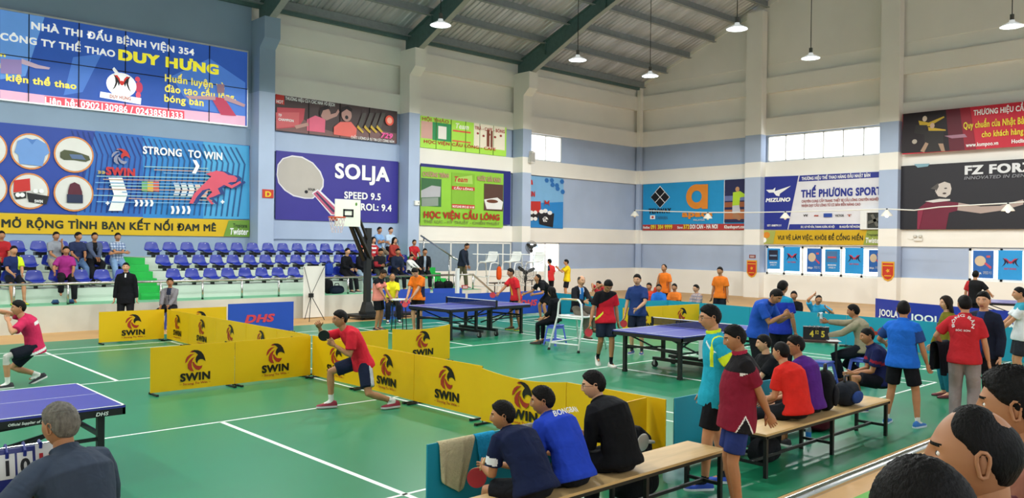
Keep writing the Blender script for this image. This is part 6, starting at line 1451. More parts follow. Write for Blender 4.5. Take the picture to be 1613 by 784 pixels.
# ---- right side of the courts
p = (13.75, 6.12, 0)
d = SIT(.47, .34, (.1, .5, .62), .16); d.update(ra=(-.02, .62, 1.02), la=(-.12, .52, .80), lean=10, hunch=16, lf=(-.12, .30, .085), rf=(.14, -.05, .12))
person('khaki', 'scorer in a khaki shirt seated on a blue stool reaching to the black scoreboard', p, facing(p, -100), 1.68, 'mid', head=(0, 8, 0), shirt=['9a927a'], collar='9a927a', sleeves='long', hair=('short', 'k'), sk='b', trousers=('long', '1d2029'), shoes=('5a3a2a', '2a2420'), rtoe=5, **d)
p = at_z(1190, 640, 0); p = (12.0, 7.05, 0)
person('bluebend', 'man in a blue shirt with a back print bending his head by the numbered table', p, facing(p, 62), 1.74, 'mid', lean=24, hunch=24, head=(8, 34, 0), b=1.1, shirt=['2450b0', 'c9d4e6'], pat=lambda r, f, u, t, s: 0, collar='1c2c60', hair=('short', 'k'), sk='b', trousers=LONGD, ra=(.05, .46, 1.22), la=(-.10, .46, 1.18), hands=(.8, .8))
p = (12.9, 7.15, 0)
person('bluebehind', 'player in a royal blue shirt half hidden behind the bending man', p, facing(p, 150), 1.72, 'mid', head=(0, 10, 0), shirt=['2338a4', '1c8ab0'], pat=lambda r, f, u, t, s: 1 if (t < 0 and u > .42) else 0, hair=('short', 'k'), sk='b', trousers=LONGD)
d = SIT(.45, .40, (.1, .36, .16), .16)
def bench2(key, label, px, y, a, h, **kw):
    x = at_y(px, 640, y).x; dd = SIT(.45, .40, (.1, .36, .16), .16); dd.update(kw); person(key, label, (x, y, 0), R(a), h, 'mid', **dd)
bench2('redsit', 'man in a plain red shirt seated with his back turned on the second bench', 1256, 4.34, -8, 1.62, lean=20, hunch=16, head=(-6, 4, 0), shirt=['d22a22'], hair=('crop', 'k'), sk='a', trousers=LONGD, b=1.05)
bench2('purple', 'man in glasses and a purple shirt with white sleeve prints on the second bench', 1278, 4.40, 0, 1.68, lean=17, hunch=14, head=(-42, 4, 0), shirt=['52247c', 'e6e4ea'], pat=lambda r, f, u, t, s: 1 if (s < 0 and .0 < t < .75 and f > -.02) else 0, hair=('short', 'k'), sk='b', trousers=('shorts', '15161b'), glasses=True)
d = SIT(.26, .40, (.1, .36, .16), .14)
person('boy', 'person whose face alone shows between the maroon shirt and the seated red shirt', (9.85, 5.65, 0), facing((9.85, 5.65), -60), 1.64, 'mid', head=(20, 4, 0), shirt=['15161a'], hair=('short', 'k'), sk='c', trousers=LONGD, **d)
q = (9.95, 4.45, 0); d = SIT(.30, .30, (.04, .38, .22), .18); d.update(lean=16, hunch=14)
person('navred', 'player in a navy polo with a red band crouching beyond the second bench', (11.75, 4.95, 0), facing((11.75, 4.95), -75), 1.70, 'mid', head=(-4, 10, 0), shirt=['1d2350', '8a2236'], pat=lambda r, f, u, t, s: 1 if (.42 < t < .56) or (t < 0 and .23 < u < .27) else 0, collar='1d2350', hair=('crop', 'k'), sk='b', trousers=('shorts', '14161d'), sock=('d8d8d8', .06), shoes=('274aa8', 'd8d8d8'), **d)
p = (10.95, 4.35, 0)
person('bluest', 'man in a bright blue shirt and black shorts standing with his back turned', p, facing(p, 160), 1.61, 'mid', head=(-20, 4, 0), b=1.12, shirt=['1f64c8', '27427c'], pat=lambda r, f, u, t, s: 1 if t > .15 else 0, collar='1f64c8', hair=('short', 'k'), sk='b', trousers=('shorts', '13141a'), sock=('d4d4d0', .05), shoes=('2a6ab4', 'c9d6e2'), lf=(-.19, 0, .085), rf=(.19, .02, .085), la=(-.34, .30, 1.02), ra=(.26, .12, .82))
p = (11.7, 3.86, 0)
person('redst', 'man in a red shirt with a white ring print on the back, holding a jacket', p, facing(p, 172), 1.68, 'mid', head=(-25, 2, 0), b=1.04, shirt=['bd2a32'], collar='bd2a32', hair=('short', 'k'), sk='a', trousers=('long', '8f8585'), shoes=BSH, la=(-.30, .22, .98), ra=(.27, .10, .82), le=(-1, -.6, -.3))
p = at_z(1487, 470, 1.56); p = (p.x+.6, p.y+.15, 0)
person('olive', 'woman with long dark hair in an olive top standing behind the blue shirt', p, facing(p, -70), 1.56, 'mid', head=(-10, 2, 0), female=True, shirt=['6f6a1e'], sleeves='long', hair=('long', 'b'), sk='c', trousers=('slim', '1f6a7c'), shoes=('6a2a30', '3a2a2a'), ra=(.2, .15, .80))
p = at_z(1547, 467, 1.70); p = (p.x+.9, p.y+.25, 0)
person('smile', 'smiling man in a dark navy jacket facing the red shirt', p, facing(p, -30), 1.72, 'mid', head=(-14, 4, 0), shirt=['1b2233', '24356a'], pat=lambda r, f, u, t, s: 1 if (t < 0 and f > .05 and abs(r) < .05) else 0, sleeves='long', hair=('short', 'k'), sk='c', trousers=LONGD, shirt_name='jacket')
p = at_z(1610, 452, 1.68); p = (p.x, p.y, 0)
person('white', 'man in a white shirt and dark shorts standing at the right edge', p, facing(p, -80), 1.68, 'mid', head=(0, 2, 0), shirt=['dfe3e6', '3a9cb4'], pat=lambda r, f, u, t, s: 1 if (t < 0 and u > .40) else 0, hair=('crop', 'k'), sk='a', trousers=('shorts', '2c2f36'), shoes=BSH, ra=(.1, .34, .95), la=(-.05, .34, .93))
p = at_x(1536, 432, 24.6); p = (24.6, p.y, 0)
person('farblack', 'player in a black and red shirt with his back turned near the purple table', p, facing(p, 165), 1.70, 'far', head=(0, 4, 0), shirt=['1c1b1c', 'b02a2c'], pat=lambda r, f, u, t, s: 1 if (t < 0 and r < -.13) or (s < 0 and t > 0) else 0, hair=('short', 'k'), sk='a', trousers=('shorts', '1b1c22'), ra=(.34, .22, 1.05))
p = at_z(1596, 605, .0); p = (13.3, 3.28, 0); d = SIT(.45, .40, (.06, .36, .24), .16); d.update(lean=16)
person('edgeseat', 'person in dark clothes sitting on the far right bench at the edge', p, R(130), 1.66, 'mid', shirt=['2c2b27'], sleeves='long', hair=('short', 'k'), sk='b', trousers=('long', '3c3b38'), **d)
# ---- spectators in the left stand
def S_(key, label, row, px, h=1.66, turn=0, **kw):
    p = seatpos(row, px); d = sit(row); d.update(kw); d.setdefault('lod', 'far'); person(key, label, p, UP+R(turn), h, **d)
S_('s1', 'seated man in a navy shirt with lime shoulder at the left of the stand', 0, 20, turn=5, shirt=['1f2c5c', 'c9e02c'], pat=lambda r, f, u, t, s: 1 if (s < 0 and t >= 0) or (t < 0 and r < -.08 and u > .28) else 0, hair=('short', 'k'), sk='a', trousers=('shorts', '1c1e26'), shoes=('c6dc2a', '2a2c30'))
S_('s0', 'person in a red shirt cut by the left edge of the stand', 1, 1, turn=0, shirt=['a8262c'], hair=('short', 'k'), sk='b', trousers=LONGD)
S_('s2', 'man in a grey polo resting his chin on his hand in the left stand', 1, 86, turn=10, shirt=['8f939c'], collar='8f939c', hair=('short', 'k'), sk='b', trousers=('shorts', 'a89c88'), la=(-.05, .30, 1.13))
S_('s3', 'man in a magenta polo sitting with one knee up in the left stand', 0, 103, turn=-4, shirt=['9c2f7c'], collar='9c2f7c', hair=('short', 'k'), sk='b', trousers=LONGD, rf=(.16, .34, .26), ra=(.30, .34, .78), shoes=None)
S_('s4', 'man in a dark navy shirt and jeans looking sideways in the left stand', 1, 121, turn=0, head=(-40, 0, 0), shirt=['283150'], hair=('short', 'k'), sk='b', trousers=('long', '5a78a0'))
S_('s5', 'man in an open grey-blue jacket hugging his knee in the left stand', 1, 147, turn=0, lean=8, shirt=['4b5670', '15161a'], pat=lambda r, f, u, t, s: 1 if (t < 0 and f > .03 and abs(r) < .06) else 0, sleeves='long', hair=('short', 'k'), sk='b', trousers=LONGD, la=(-.02, .42, .74), ra=(.05, .42, .76), lf=(-.06, .34, .22))
S_('s6', 'man in a checked shirt with folded arms beside the green stair', 1, 184, turn=-3, shirt=['b9c3d4', '8496b4', '5f7296'], pat=lambda r, f, u, t, s: (1 if int((u+1)*26) % 2 else 0)+(1 if int((r+1)*26) % 2 else 0), collar='b9c3d4', hair=('short', 'k'), sk='b', trousers=('long', '7d9cc0'), la=(.14, .22, .88), ra=(-.14, .24, .90), le=(-1, .2, -.3), re=(1, .2, -.3))
p = at_y(196, 490, 21.3); p = (p.x, 21.2, 0)
person('suit', 'man in a black suit standing behind the far yellow barrier', p, facing(p, -8), 1.72, 'mid', shirt=['14151a', 'd8d8d8'], pat=lambda r, f, u, t, s: 1 if (t < 0 and f > .05 and abs(r) < .02 and u > .42) else 0, collar='14151a', sleeves='long', hem=-.22, hair=('crop', 'k'), sk='c', trousers=LONGD, shirt_name='jacket', la=(-.26, .05, .76), ra=(.26, .05, .76))
p = at_y(268, 480, 21.6); p = (p.x, 21.6, 0); d = SIT(.42)
person('greyjk', 'man in a grey zipped jacket seated behind the far yellow barrier', p, facing(p, -20), 1.66, 'mid', head=(-14, 0, 0), shirt=['807c80', '2a3146'], sleeves='long', pat=lambda r, f, u, t, s: 1 if (t < 0 and f > .05 and (abs(r) < .012 or (u > .34 and abs(r) < .06))) else 0, shirt_name='jacket', hair=('short', 'k'), sk='b', trousers=LONGD, **d)
stool('low blue stool under the man in the grey jacket', p[0], p[1]+.02, h=.42)
S_('s10', 'man in a black jacket with clasped hands at the front of the crowded stand', 0, 543, turn=15, shirt=['14151a'], sleeves='long', hair=('short', 'k'), sk='c', trousers=LONGD, lean=10)
S_('s11', 'woman with long hair in black and pale jeans, front of the crowded stand', 0, 567, turn=10, female=True, shirt=['15161b'], sleeves='long', hair=('long', 'k'), sk='c', trousers=('slim', '9db4c8'), shoes=('e6e4e2', 'd8d8d8'), lean=8)
S_('s12', 'woman in a rust red top in the crowded stand, left of the hoop post', 1, 572, turn=5, female=True, shirt=['a04638'], sleeves='long', hair=('long', 'k'), sk='c', trousers=LONGD)
S_('s13', 'person in a dark jacket looking at a phone, right of the hoop post', 0, 597, turn=-8, shirt=['1c1d22', '9a2c34'], pat=lambda r, f, u, t, s: 1 if (s > 0 and t > .5) else 0, sleeves='long', hair=('short', 'k'), sk='b', trousers=('long', '3c4038'), la=(-.02, .32, .86), ra=(.08, .34, .86), head=(0, 20, 0))
S_('s13b', 'person in a red and white scarf behind the hoop post', 1, 586, turn=0, shirt=['b03038', 'e4dcda'], pat=lambda r, f, u, t, s: 1 if int((u+1)*14) % 2 and abs(r) < .1 and t < 0 else 0, sleeves='long', hair=('long', 'k'), sk='c', trousers=LONGD, female=True)
S_('s14', 'man in a light blue shirt with folded arms in the top row', 2, 595, turn=12, shirt=['86aede'], hair=('short', 'k'), sk='b', trousers=('long', '8a7a66'), la=(.14, .22, .88), ra=(-.14, .24, .90), le=(-1, .2, -.3), re=(1, .2, -.3))
S_('s15', 'man in a pale blue shirt in the top row beside the folded arms man', 2, 613, turn=5, shirt=['bcd2e8'], hair=('short', 'k'), sk='c', trousers=LONGD)
S_('s16', 'woman in a brick red top under the two pale blue shirts', 1, 619, turn=5, female=True, shirt=['9a3a32'], sleeves='long', hair=('long', 'k'), sk='c', trousers=LONGD)
S_('s17', 'man in a dark navy sweater leaning forward in the crowded stand', 0, 624, turn=-12, lean=14, shirt=['222a3e'], sleeves='long', hair=('short', 'k'), sk='b', trousers=LONGD)
S_('s18', 'boy in a red shirt in the crowded stand beside the far green stair', 1, 651, turn=-10, h=1.5, shirt=['b82a30'], hair=('short', 'k'), sk='b', trousers=LONGD)
S_('s19', 'child in a white shirt with a dark print looking down in the front row', 0, 645, turn=15, h=1.30, shirt=['e2e2de', '3a3a3c'], pat=lambda r, f, u, t, s: 1 if (t < 0 and f > .05 and abs(r) < .06 and .16 < u < .30) else 0, hair=('short', 'k'), sk='c', trousers=LONGD, head=(0, 22, 0), pelvis=(0, 0, SH[0]+.09), lf=(-.1, .33, .12), rf=(.1, .33, .12), sleeves='long')
S_('s20', 'man in a black open jacket at the right end of the front row', 0, 668, turn=-25, lean=12, shirt=['16171b', '9aa8b8'], pat=lambda r, f, u, t, s: 1 if (t < 0 and f > .04 and abs(r) < .04) else 0, sleeves='long', hair=('short', 'k'), sk='b', trousers=LONGD)
p = at_y(730, 447, 23.0); p = (p.x, 23.1, PZ)
person('darkman', 'man in a dark jacket and olive trousers stepping down at the end of the stand', p, facing(p, 60), 1.68, 'far', lean=14, hunch=14, head=(0, 20, 0), shirt=['232b3a'], sleeves='long', hair=('crop', 'k'), sk='b', trousers=('long', '57543f'), shoes=BSH, ra=(.15, .25, .82), lf=(-.1, .14, .085), rf=(.1, -.16, .085), shirt_name='jacket')

bpy.data.objects.remove(TMP)
# ================================================================== THINGS HELD, HUNG AND SET DOWN
RCK, RED_R = mat('black_rubber_sheet', '18181a', rough=.6), mat('red_rubber_sheet', 'b02a34', rough=.55)
def racket(label, c, handle, normal, red=True, grp=None):
    """c = blade centre, handle = direction from blade to grip end"""
    t = thing('table_tennis_racket', label, 'racket', c); hd = Vector(handle).normalized(); n = Vector(normal); n = (n-hd*n.dot(hd)).normalized(); s = hd.cross(n)
    pts = [(s*(.075*math.cos(a))+hd*(-.078*math.sin(a))) for a in [2*math.pi*i/24 for i in range(24)]]
    b = MB(); q = len(pts)
    for d0, d1, mi in ((-.008, -.004, 0), (-.004, .004, 1), (.004, .008, 2)):
        b.add([p+n*d0 for p in pts]+[p+n*d1 for p in pts], [tuple(range(q)), tuple(range(2*q-1, q-1, -1))]+[(i, (i+1) % q, q+(i+1) % q, q+i) for i in range(q)], mi)
    b.build('blade', [RCK, WOOD, RED_R if red else RCK], t)
    b = MB(); b.tube([hd*.062, hd*.09, hd*.165], [(.017, .009), (.013, .011), (.016, .012)], 8, side=s); b.build('handle', WOOD, t, True)
    return t
def in_hand(key, side, label, drop=.10, dirv=None, red=True):
    J = PEOPLE[key]; W = J['w']('WR' if side == 'r' else 'WL'); E = J['w']('ER' if side == 'r' else 'EL'); D = (W-E).normalized()
    h = W+D*.075*J['k']; d = Vector(dirv).normalized() if dirv else (D+Vector((0, 0, -.3))).normalized()
    racket(label, h+d*.13, -d, Vector((-.7, -.7, .2)), red)
in_hand('walk', 'r', 'red racket in the hand of the walking red and black player')
in_hand('navyp', 'r', 'red racket in the hand of the player in the navy polo')
in_hand('starred', 'r', 'red racket held over the far table by the starred red shirt', dirv=(-.8, .5, -.1))
in_hand('orangep', 'r', 'red racket in front of the shorts of the orange player', dirv=(-.5, -.3, -.8))
in_hand('redp', 'l', 'dark racket held before the chest of the lunging red player', dirv=(-.6, .1, .7), red=False)
in_hand('leaner', 'r', 'red racket in the hand of the leaning black-shirted player', dirv=(-.6, .4, -.5))
p = at_z(748, 752, .60); racket('red racket held out beside the foreground navy polo', at_y(751, 752, 4.80), (.25, -.25, .8), (-.68, -.70, .1))
# ---- scoreboards
def flip_board(label, loc, rz, base, cards, w=.42, h=.20):
    t = thing('scoreboard', label, 'scoreboard', loc, rz)
    b = MB(); b.prism([(0, 0), (.16, 0), (.105, h), (.055, h)], -w/2, w/2, lambda u, z, d: Vector((d, u-.08, z))); b.build('stand', base, t)
    b = MB(); b.tube([(-w/2, -.02, h+.008), (w/2, -.02, h+.008)], .005, 6); b.build('rod', STEEL, t)
    for x, cw, chh, z, txt, pm, tm in cards:
        b = MB(); y = lambda zz: -.08+.055*zz/h-.006
        b.add([(x-cw/2, y(z)-.001, z), (x+cw/2, y(z)-.001, z), (x+cw/2, y(z+chh)-.001, z+chh), (x-cw/2, y(z+chh)-.001, z+chh), (x-cw/2, y(z)+.004, z), (x+cw/2, y(z)+.004, z), (x+cw/2, y(z+chh)+.004, z+chh), (x-cw/2, y(z+chh)+.004, z+chh)], [(0,1,2,3), (7,6,5,4), (0,4,5,1), (1,5,6,2), (2,6,7,3), (3,7,4,0)])
        c = b.build('score_card', pm, t)
        vs, fs, (x0, x1, y0, y1) = glyphs(txt, .04); g_ = MB(); sx, sz = cw*.74/(x1-x0), chh*.62/(y1-y0)
        if len(txt) == 1: sx = min(sx, sz*.9)
        wv = (x1-x0)*sx
        pts = []
        for vx, vy, vd in vs: zz = z+chh*.14+(vy-y0)*sz; pts.append((x-wv/2+(vx-x0)*sx, y(zz)-.004-vd, zz))
        g_.add(pts, fs); g_.build('lettering', tm, c, fix=False)
        for dx in ((-cw*.3, cw*.3) if cw > .08 else (0,)):
            k = MB(); k.tube([(x+dx+.0, y(z+chh)-.008, z+chh-.02), (x+dx, y(z+chh)-.010, z+chh+.01), (x+dx, .0, h+.02), (x+dx, .012, h+.0)], .009, 6); k.build('ring', base, c)
    return t
BL = plastic('232f80', 'blue_board_plastic'); CW = plastic('ecebe8', 'white_card'); RD = vinyl('c4303a', 'red_digit'); BK = vinyl('1a1a1c', 'black_digit'); BKB = plastic('17171a', 'black_board_plastic'); YD = vinyl('d8c63a', 'yellow_digit')
p = at_z(38, 745, .96)
sc = Vector((1.13, 5.24, .90))
yb = facing((sc.x, sc.y), 12)+math.pi
flip_board('blue flip scoreboard with white number cards beside the grey-haired umpire', sc, yb, BL, [(-.19, .12, .20, .03, '5', CW, RD), (-.075, .075, .13, .075, '1', CW, BK), (.012, .075, .13, .075, '0', CW, BK), (.13, .13, .19, .045, '13', CW, RD)], .46, .23)
t = thing('umpire_table', 'small table carrying the blue flip scoreboard at the left edge', 'table', (1.11, 5.30, 0), yb); b = MB(); b.bx(-.30, .30, -.22, .22, .87, .90); b.build('table_top', mat('dark_brown_board', '4a3a30'), t)
for i in (-1, 1):
    for j in (-1, 1): b = MB(); b.bx(i*.27-.015, i*.27+.015, j*.19-.015, j*.19+.015, 0, .87); b.build('leg', BLACKM, t)
t = thing('stool', 'dark stool under the grey-haired umpire', 'stool', (1.33, 4.78, 0)); b = MB(); b.cyl((0, 0, .49), (0, 0, .52), .17, 20); b.build('seat', BLACKM, t)
for k in range(4): a = k*math.pi/2+.78; b = MB(); b.cyl((.19*math.cos(a), .19*math.sin(a), 0), (.13*math.cos(a), .13*math.sin(a), .49), .014, 8); b.build('leg', BLACKM, t)
tc = (13.42, 6.85); rz = facing(tc, 0)+math.pi
t = thing('umpire_table', 'dark thin-legged table with papers in front of the khaki scorer', 'table', (tc[0], tc[1], 0), rz); b = MB(); b.bx(-.42, .42, -.28, .28, .69, .72); b.build('table_top', mat('dark_red_brown_board', '4a2f28'), t)
for i in (-1, 1):
    for j in (-1, 1): b = MB(); b.bx(i*.39-.014, i*.39+.014, j*.25-.014, j*.25+.014, 0, .69); b.build('leg', BLACKM, t)
flip_board('black flip scoreboard with yellow figures in front of the khaki scorer', (tc[0]+.03, tc[1]-.06, .72), rz, BKB, [(-.07, .11, .17, .02, '4', BKB, YD), (.0, .05, .10, .08, '1', BKB, YD), (.03, .03, .10, .08, '2', BKB, YD), (.11, .11, .17, .02, '5', BKB, YD)], .42, .21)
for dx, lb in ((-.27, 'white paper sheet on the left of the dark scorer table'), (.34, 'white paper sheet on the right of the dark scorer table')):
    q = Vector((tc[0], tc[1], .7215))+Matrix.Rotation(rz, 3, 'Z') @ Vector((dx, -.12, 0)); b = MB(); b.box((0, 0, 0), (.21, .28, .003)); o = b.build('paper', CW); o.location = q; o.rotation_euler = (0, 0, rz+.2); tag(o, lb, 'paper')
# round desk of the yellow umpire
q = at_z(629, 471, .82); t = thing('umpire_desk', 'small white-topped desk with black legs before the umpire in yellow', 'table', (q.x, q.y, 0)); b = MB(); b.cyl((0, 0, .80), (0, 0, .825), .24, 24); b.build('table_top', WHITEM, t)
for k in range(4): a = k*math.pi/2+.5; b = MB(); b.cyl((.22*math.cos(a), .22*math.sin(a), 0), (.17*math.cos(a), .17*math.sin(a), .80), .013, 8); b.build('leg', BLACKM, t)
# number card on the nearer table
t = thing('number_card', 'white card with the figure 6 hanging from the table edge', 'card', (at_y(1101, 545, 8.12).x, 8.125, .36)); b = MB(); b.bx(-.0, .30, -.006, .0, 0, .32); c = b.build('card', CW, t); put_text('6', c, BK, .10, .08, .10, .15, y=-.009, bold=.0)
# ---- towels and clothes over the barriers
def drape(name, label, cat, x0, x1, y, z, f, bk, m, seed=0, skew=0.0, depth=.03):
    nx, nf = 12, 14; vs = []; rnd = random.Random(seed); a1, a2 = rnd.random()*6, rnd.random()*6
    for i in range(nx+1):
        u = i/nx; L = f*(1-.35*abs(u-.5+skew*.6)*abs(skew)*2)
        for j in range(nf+1):
            s = j/nf
            if s < .45: v = (.45-s)/.45; fold = .018*math.sin(u*11+a1)*v+.012*math.sin(u*23+a2)*v; xx = x0+(x1-x0)*(.5+(u-.5)*(1-.35*v)+skew*v*.3); p = (xx, y-depth-fold-.012*v, z+.008-L*v)
            elif s < .55: w = (s-.45)/.10; p = (x0+(x1-x0)*u, y-depth+2*depth*w, z+.016)
            else: v = (s-.55)/.45; p = (x0+(x1-x0)*u, y+depth+.012*math.sin(u*13+a2)*v+.008*v, z+.008-bk*v)
            vs.append(p)
    n = nf+1; fs = [(i*n+j, i*n+j+1, (i+1)*n+j+1, (i+1)*n+j) for i in range(nx) for j in range(nf)]
    b = MB(); b.add(vs, fs); o = b.build(name, m, None, True); s_ = o.modifiers.new('solid', 'SOLIDIFY'); s_.thickness = .008; smooth_mod(o, 1); tag(o, label, cat); return o
TW = lambda c: mat('towel_cloth', c, rough=.95, spec=.1, var=.08, vscale=20, bump=.5, bscale=60)
drape('towel', 'beige towel hanging over the left end of the foreground teal barrier', 'towel', 3.98, 4.36, 5.122, .73, .44, .2, TW('cdbf9a'), 1, -.5)
drape('towel', 'bright blue towel hanging over the foreground teal barrier beside the beige one', 'towel', 4.36, 4.58, 5.127, .73, .36, .2, TW('2b9fce'), 2, .3)
drape('towel', 'grey towel over the foreground teal barrier between the two blue shirts', 'towel', 4.86, 5.03, 5.132, .73, .25, .2, TW('8d8b88'), 3)
drape('jacket', 'black jacket hung over the right end of the foreground teal barrier', 'jacket', 5.20, 5.50, 5.138, .73, .42, .3, cloth('16171c', 'jacket_cloth'), 4)
drape('towel', 'pink towel over the teal barrier behind the standing blue shirt', 'towel', 18.42, 18.78, 6.6, .73, .25, .2, TW('d07a94'), 5)
q = at_x(1290, 490, 18.66); t = drape('towel', 'crumpled white cloth hanging over the teal barrier by the leaning cyan shirt', 'towel', q.x-.02, q.x+.16, q.y, .735, .16, .1, TW('dde4e8'), 6)
# ---- bags and bottles
def blob_bag(name, label, cat, loc, dims, m, rz=0, tilt=0, handle=True, pocket=None, sq=.55):
    t = thing(name, label, cat, loc, rz); w, d, h = dims; b = MB(); n = 16; k = 9; vs = []
    for j in range(k):
        ph = math.pi*j/(k-1); zz = -math.cos(ph); rr = max(.02, math.sin(ph))**sq
        for i in range(n):
            a = 2*math.pi*i/n; ca, sa = math.cos(a), math.sin(a)
            x = w/2*rr*(abs(ca)**.6)*(1 if ca > 0 else -1); y = d/2*rr*(abs(sa)**.6)*(1 if sa > 0 else -1); z = h/2+h/2*(abs(zz)**.8)*(1 if zz > 0 else -1)
            vs.append((x*(1-.12*z/h), y*(1-.2*z/h)+tilt*z, z))
    b.add(vs, [(j*n+i, j*n+(i+1) % n, (j+1)*n+(i+1) % n, (j+1)*n+i) for j in range(k-1) for i in range(n)]+[tuple(reversed(range(n))), tuple((k-1)*n+i for i in range(n))])
    o = b.build('body', m, t, True); smooth_mod(o, 1)
    if handle: b = MB(); b.tube([(-w*.16, tilt*h, h*.93), (-w*.12, tilt*h, h+.06), (w*.12, tilt*h, h+.06), (w*.16, tilt*h, h*.93)], .014, 8); b.build('handle', BLACKM, t, True)
    if pocket: b = MB(); b.ball((0, -d*.46+tilt*h*.4, h*.38), (w*.36, d*.14, h*.26), 14); b.build('pocket', pocket, t, True)
    return t
CL = lambda c: cloth(c, 'bag_cloth')
blob_bag('backpack', 'black backpack standing on the second bench beside the purple shirt', 'backpack', (8.98, 4.42, .45), (.34, .26, .46), CL('15161a'), .3, 0, True, CL('1b1c22'))
blob_bag('bag', 'blue and black bag on the second bench, right of the black backpack', 'bag', (9.48, 4.40, .45), (.46, .28, .28), CL('20242c'), .1, 0, True, CL('27407c'))
blob_bag('bag', 'dark maroon bag on the floor behind the second bench', 'bag', (9.95, 4.95, 0), (.62, .32, .28), CL('571a28'), .2)
blob_bag('bag', 'black bag on the floor under the left part of the second bench', 'bag', (8.0, 4.60, 0), (.5, .3, .26), CL('191a1e'), .1)
blob_bag('bag', 'black sports bag on the floor behind the empty end of the foreground bench', 'bag', (5.95, 4.72, 0), (.6, .34, .30), CL('15161a'), .1, handle=True)
# racket case leaning at the barrier with its silver cover
t = thing('racket_bag', 'square black racket bag leaning on the yellow barrier end', 'bag', (6.35, 5.02, 0), R(6)); b = MB(); b.prism([(-.26, 0), (.26, 0), (.27, .40), (.10, .52), (-.16, .56), (-.24, .44)], -.06, .06, lambda u, w, d: Vector((u, d+.12*w, w))); o = b.build('body', CL('17181c'), t); smooth_mod(o, 0, .03)
cb = thing('racket_cover', 'silver racket cover lying against the square black bag', 'racket cover', (6.33, 4.93, .40), R(6)); b = MB(); b.ball((0, 0, 0), (.11, .012, .085), 20); b.tube([(.10, 0, -.01), (.20, .0, -.03)], [.02, .016], 8); o = b.build('shell', mat('silver_cover', 'b9b6ae', rough=.3, metal=.4), cb, True)
blob_bag('bag', 'clear crumpled plastic bag on the floor at the bench end', 'bag', (6.62, 4.75, 0), (.36, .26, .18), CLEARPET, .4, 0, False)
def bottle(label, loc, m=CLEARPET, cap='2f6fc4', lab='2f7fd0'):
    t = thing('water_bottle', label, 'bottle', loc); b = MB(); b.lathe([(0, 0), (.030, 0), (.033, .02), (.030, .08), (.033, .13), (.031, .16), (.014, .20), (.013, .215), (0, .215)], 14); b.build('body', m, t, True)
    b = MB(); b.lathe([(.034, .06), (.034, .12)], 14); b.build('label', vinyl(lab, 'bottle_label'), t, True); b = MB(); b.cyl((0, 0, .21), (0, 0, .235), .015, 12); b.build('cap', plastic(cap, 'bottle_cap'), t)
    return t
q = at_z(1306, 617, 0); bottle('water bottle with a blue label on the floor behind the black backpack', q)
J = PEOPLE['redst']; hw = J['w']('WL'); e = J['w']('EL'); D = (hw-e).normalized(); o = bottle('water bottle in the left hand of the red shirt with the ring print', hw+D*.09); o.rotation_euler = (1.9, .3, .4)
o = drape('jacket', 'dark jacket hanging over the arm of the red shirt with the ring print', 'jacket', -.20, .20, 0, .0, .48, .40, cloth('1b1f28', 'jacket_cloth'), 9, .2, .05); o.location = lerp(e, hw, .75)+Vector((0, 0, .035)); o.rotation_euler = (0, 0, math.atan2(D.y, D.x))
bottle('small water bottle on the floor under the second bench', (9.2, 4.72, 0), cap='d8d8d8')
# ---- print on the backs of shirts
def on_back(key, s, m, w, h, up, arc=None, off=.135):
    J = PEOPLE[key]; k = J['k']; vs, fs, (x0, x1, y0, y1) = glyphs(s, .03); C = J['C1']; b = MB(); pts = []
    for vx, vy, vd in vs:
        u, v = (vx-x0)/(x1-x0)*w, (vy-y0)/(y1-y0)*h
        if arc: a = math.pi*(1.12-1.24*u/w); rr = arc+v; u2_, v2 = rr*math.cos(a), rr*math.sin(a)
        else: u2_, v2 = u-w/2, v
        dpt = off*k*math.sqrt(max(.2, 1-(u2_/.26)**2))
        pts.append(C+J['Rv']*u2_*k+J['u2']*(v2+up)*k-J['Fv']*(dpt+vd))
    b.add(pts, fs); sh = [c for c in J['o'].children if c.name.startswith('shirt')]; par = sh[0] if sh else J['o']
    b.build('lettering', m, par, fix=False)
WP = vinyl('e8e8e6', 'white_print')
on_back('redst', 'BÓNG BÀN', WP, .36, .045, .02, arc=.10, off=.150); on_back('redst', 'SÓC SƠN', WP, .17, .03, -.07, off=.150)
on_back('blue', 'BONGBAN', WP, .28, .05, .035, off=.172)
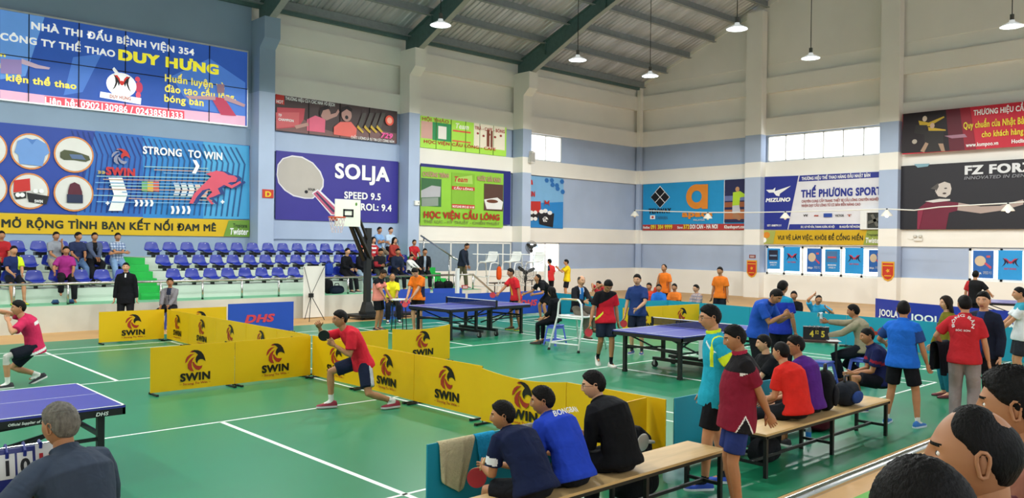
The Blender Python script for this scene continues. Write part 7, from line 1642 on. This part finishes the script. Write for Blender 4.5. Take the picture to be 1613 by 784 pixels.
# ---- things about the left stand
for px, py, lb in ((87, 477, 'blue sandal on the platform edge, left of the pair'), (111, 475.5, 'blue sandal on the platform edge by the rail post')):
    q = at_y(px, py, 22.62); t = thing('sandal', lb, 'sandal', (q.x, 22.62, PZ+.012)); b = MB(); b.prism([(-.05, -.12), (.05, -.12), (.055, .05), (.03, .13), (-.03, .13), (-.055, .05)], 0, .03, lambda u, w, d: Vector((u, w, d))); b.build('sole', RUBBER, t); b = MB(); b.tube([(-.05, .0, .02), (-.03, -.02, .075), (.03, -.02, .075), (.05, .0, .02)], [(.012, .05)]*4, 8, side=(0, 1, 0)); b.build('strap', plastic('3b5a8c', 'blue_strap'), t, True)
q = at_y(520, 458, 22.75); blob_bag('backpack', 'black backpack on the platform behind the banner stand', 'backpack', (q.x, 22.85, PZ+.012), (.34, .24, .44), CL('1a1b1f'), .2)
q = at_y(531, 463, 22.6); blob_bag('bag', 'dark navy duffel bag on the platform edge right of the banner stand', 'bag', (q.x, 22.62, PZ+.012), (.56, .26, .26), CL('1d2536'), .1)
q = at_y(518, 425, ROWY[0]+.2); blob_bag('backpack', 'blue backpack on a seat beside the clasped hands man', 'backpack', (q.x, ROWY[0]+.2, ROWZ[0]+.05), (.32, .22, .40), CL('25409a'), 0)
for px, lb in ((692, 'black bag on the platform left of the two by the far stair'), (706, 'black bag on the platform right of the two by the far stair')):
    q = at_y(px, 452, 22.7); blob_bag('bag', lb, 'bag', (q.x, 22.72, PZ+.012), (.42, .3, .30), CL('17181b'), 0)
q = at_y(635, 405, ROWY[1]); blob_bag('backpack', 'big black backpack on a seat in the crowded stand', 'backpack', (min(SEATX[2], key=lambda v: abs(v-at_y(637, 405, ROWY[2]+.2).x)), ROWY[2]+.2, ROWZ[2]+.05), (.4, .26, .5), CL('16171b'), 0)
q = at_y(786, 430, 22.4); blob_bag('bag', 'orange and black bag hanging on the right white umpire chair', 'bag', (q.x, 22.4, q.z-.25), (.22, .16, .5), CL('d8501e'), 0)
q = at_z(575, 497, 0); t = thing('ball', 'white ball on the tan floor by the hoop base', 'ball', (q.x, q.y-.0, .06)); b = MB(); b.ball((0, 0, 0), .06, 14); b.build('shell', plastic('e8e6de', 'white_plastic'), t, True)
q = at_y(727, 462, 21.2); t = thing('crate', 'small blue crate on the floor at the end of the left stand', 'crate', (at_y(730, 462, 22.0).x, 22.0, .0)); b = MB(); b.bx(-.25, .25, -.18, .18, 0, .02); b.bx(-.25, .25, -.18, -.16, 0, .34); b.bx(-.25, .25, .16, .18, 0, .34); b.bx(-.25, -.23, -.18, .18, 0, .34); b.bx(.23, .25, -.18, .18, 0, .34); b.build('body', plastic('3a58c0', 'blue_crate'), t)
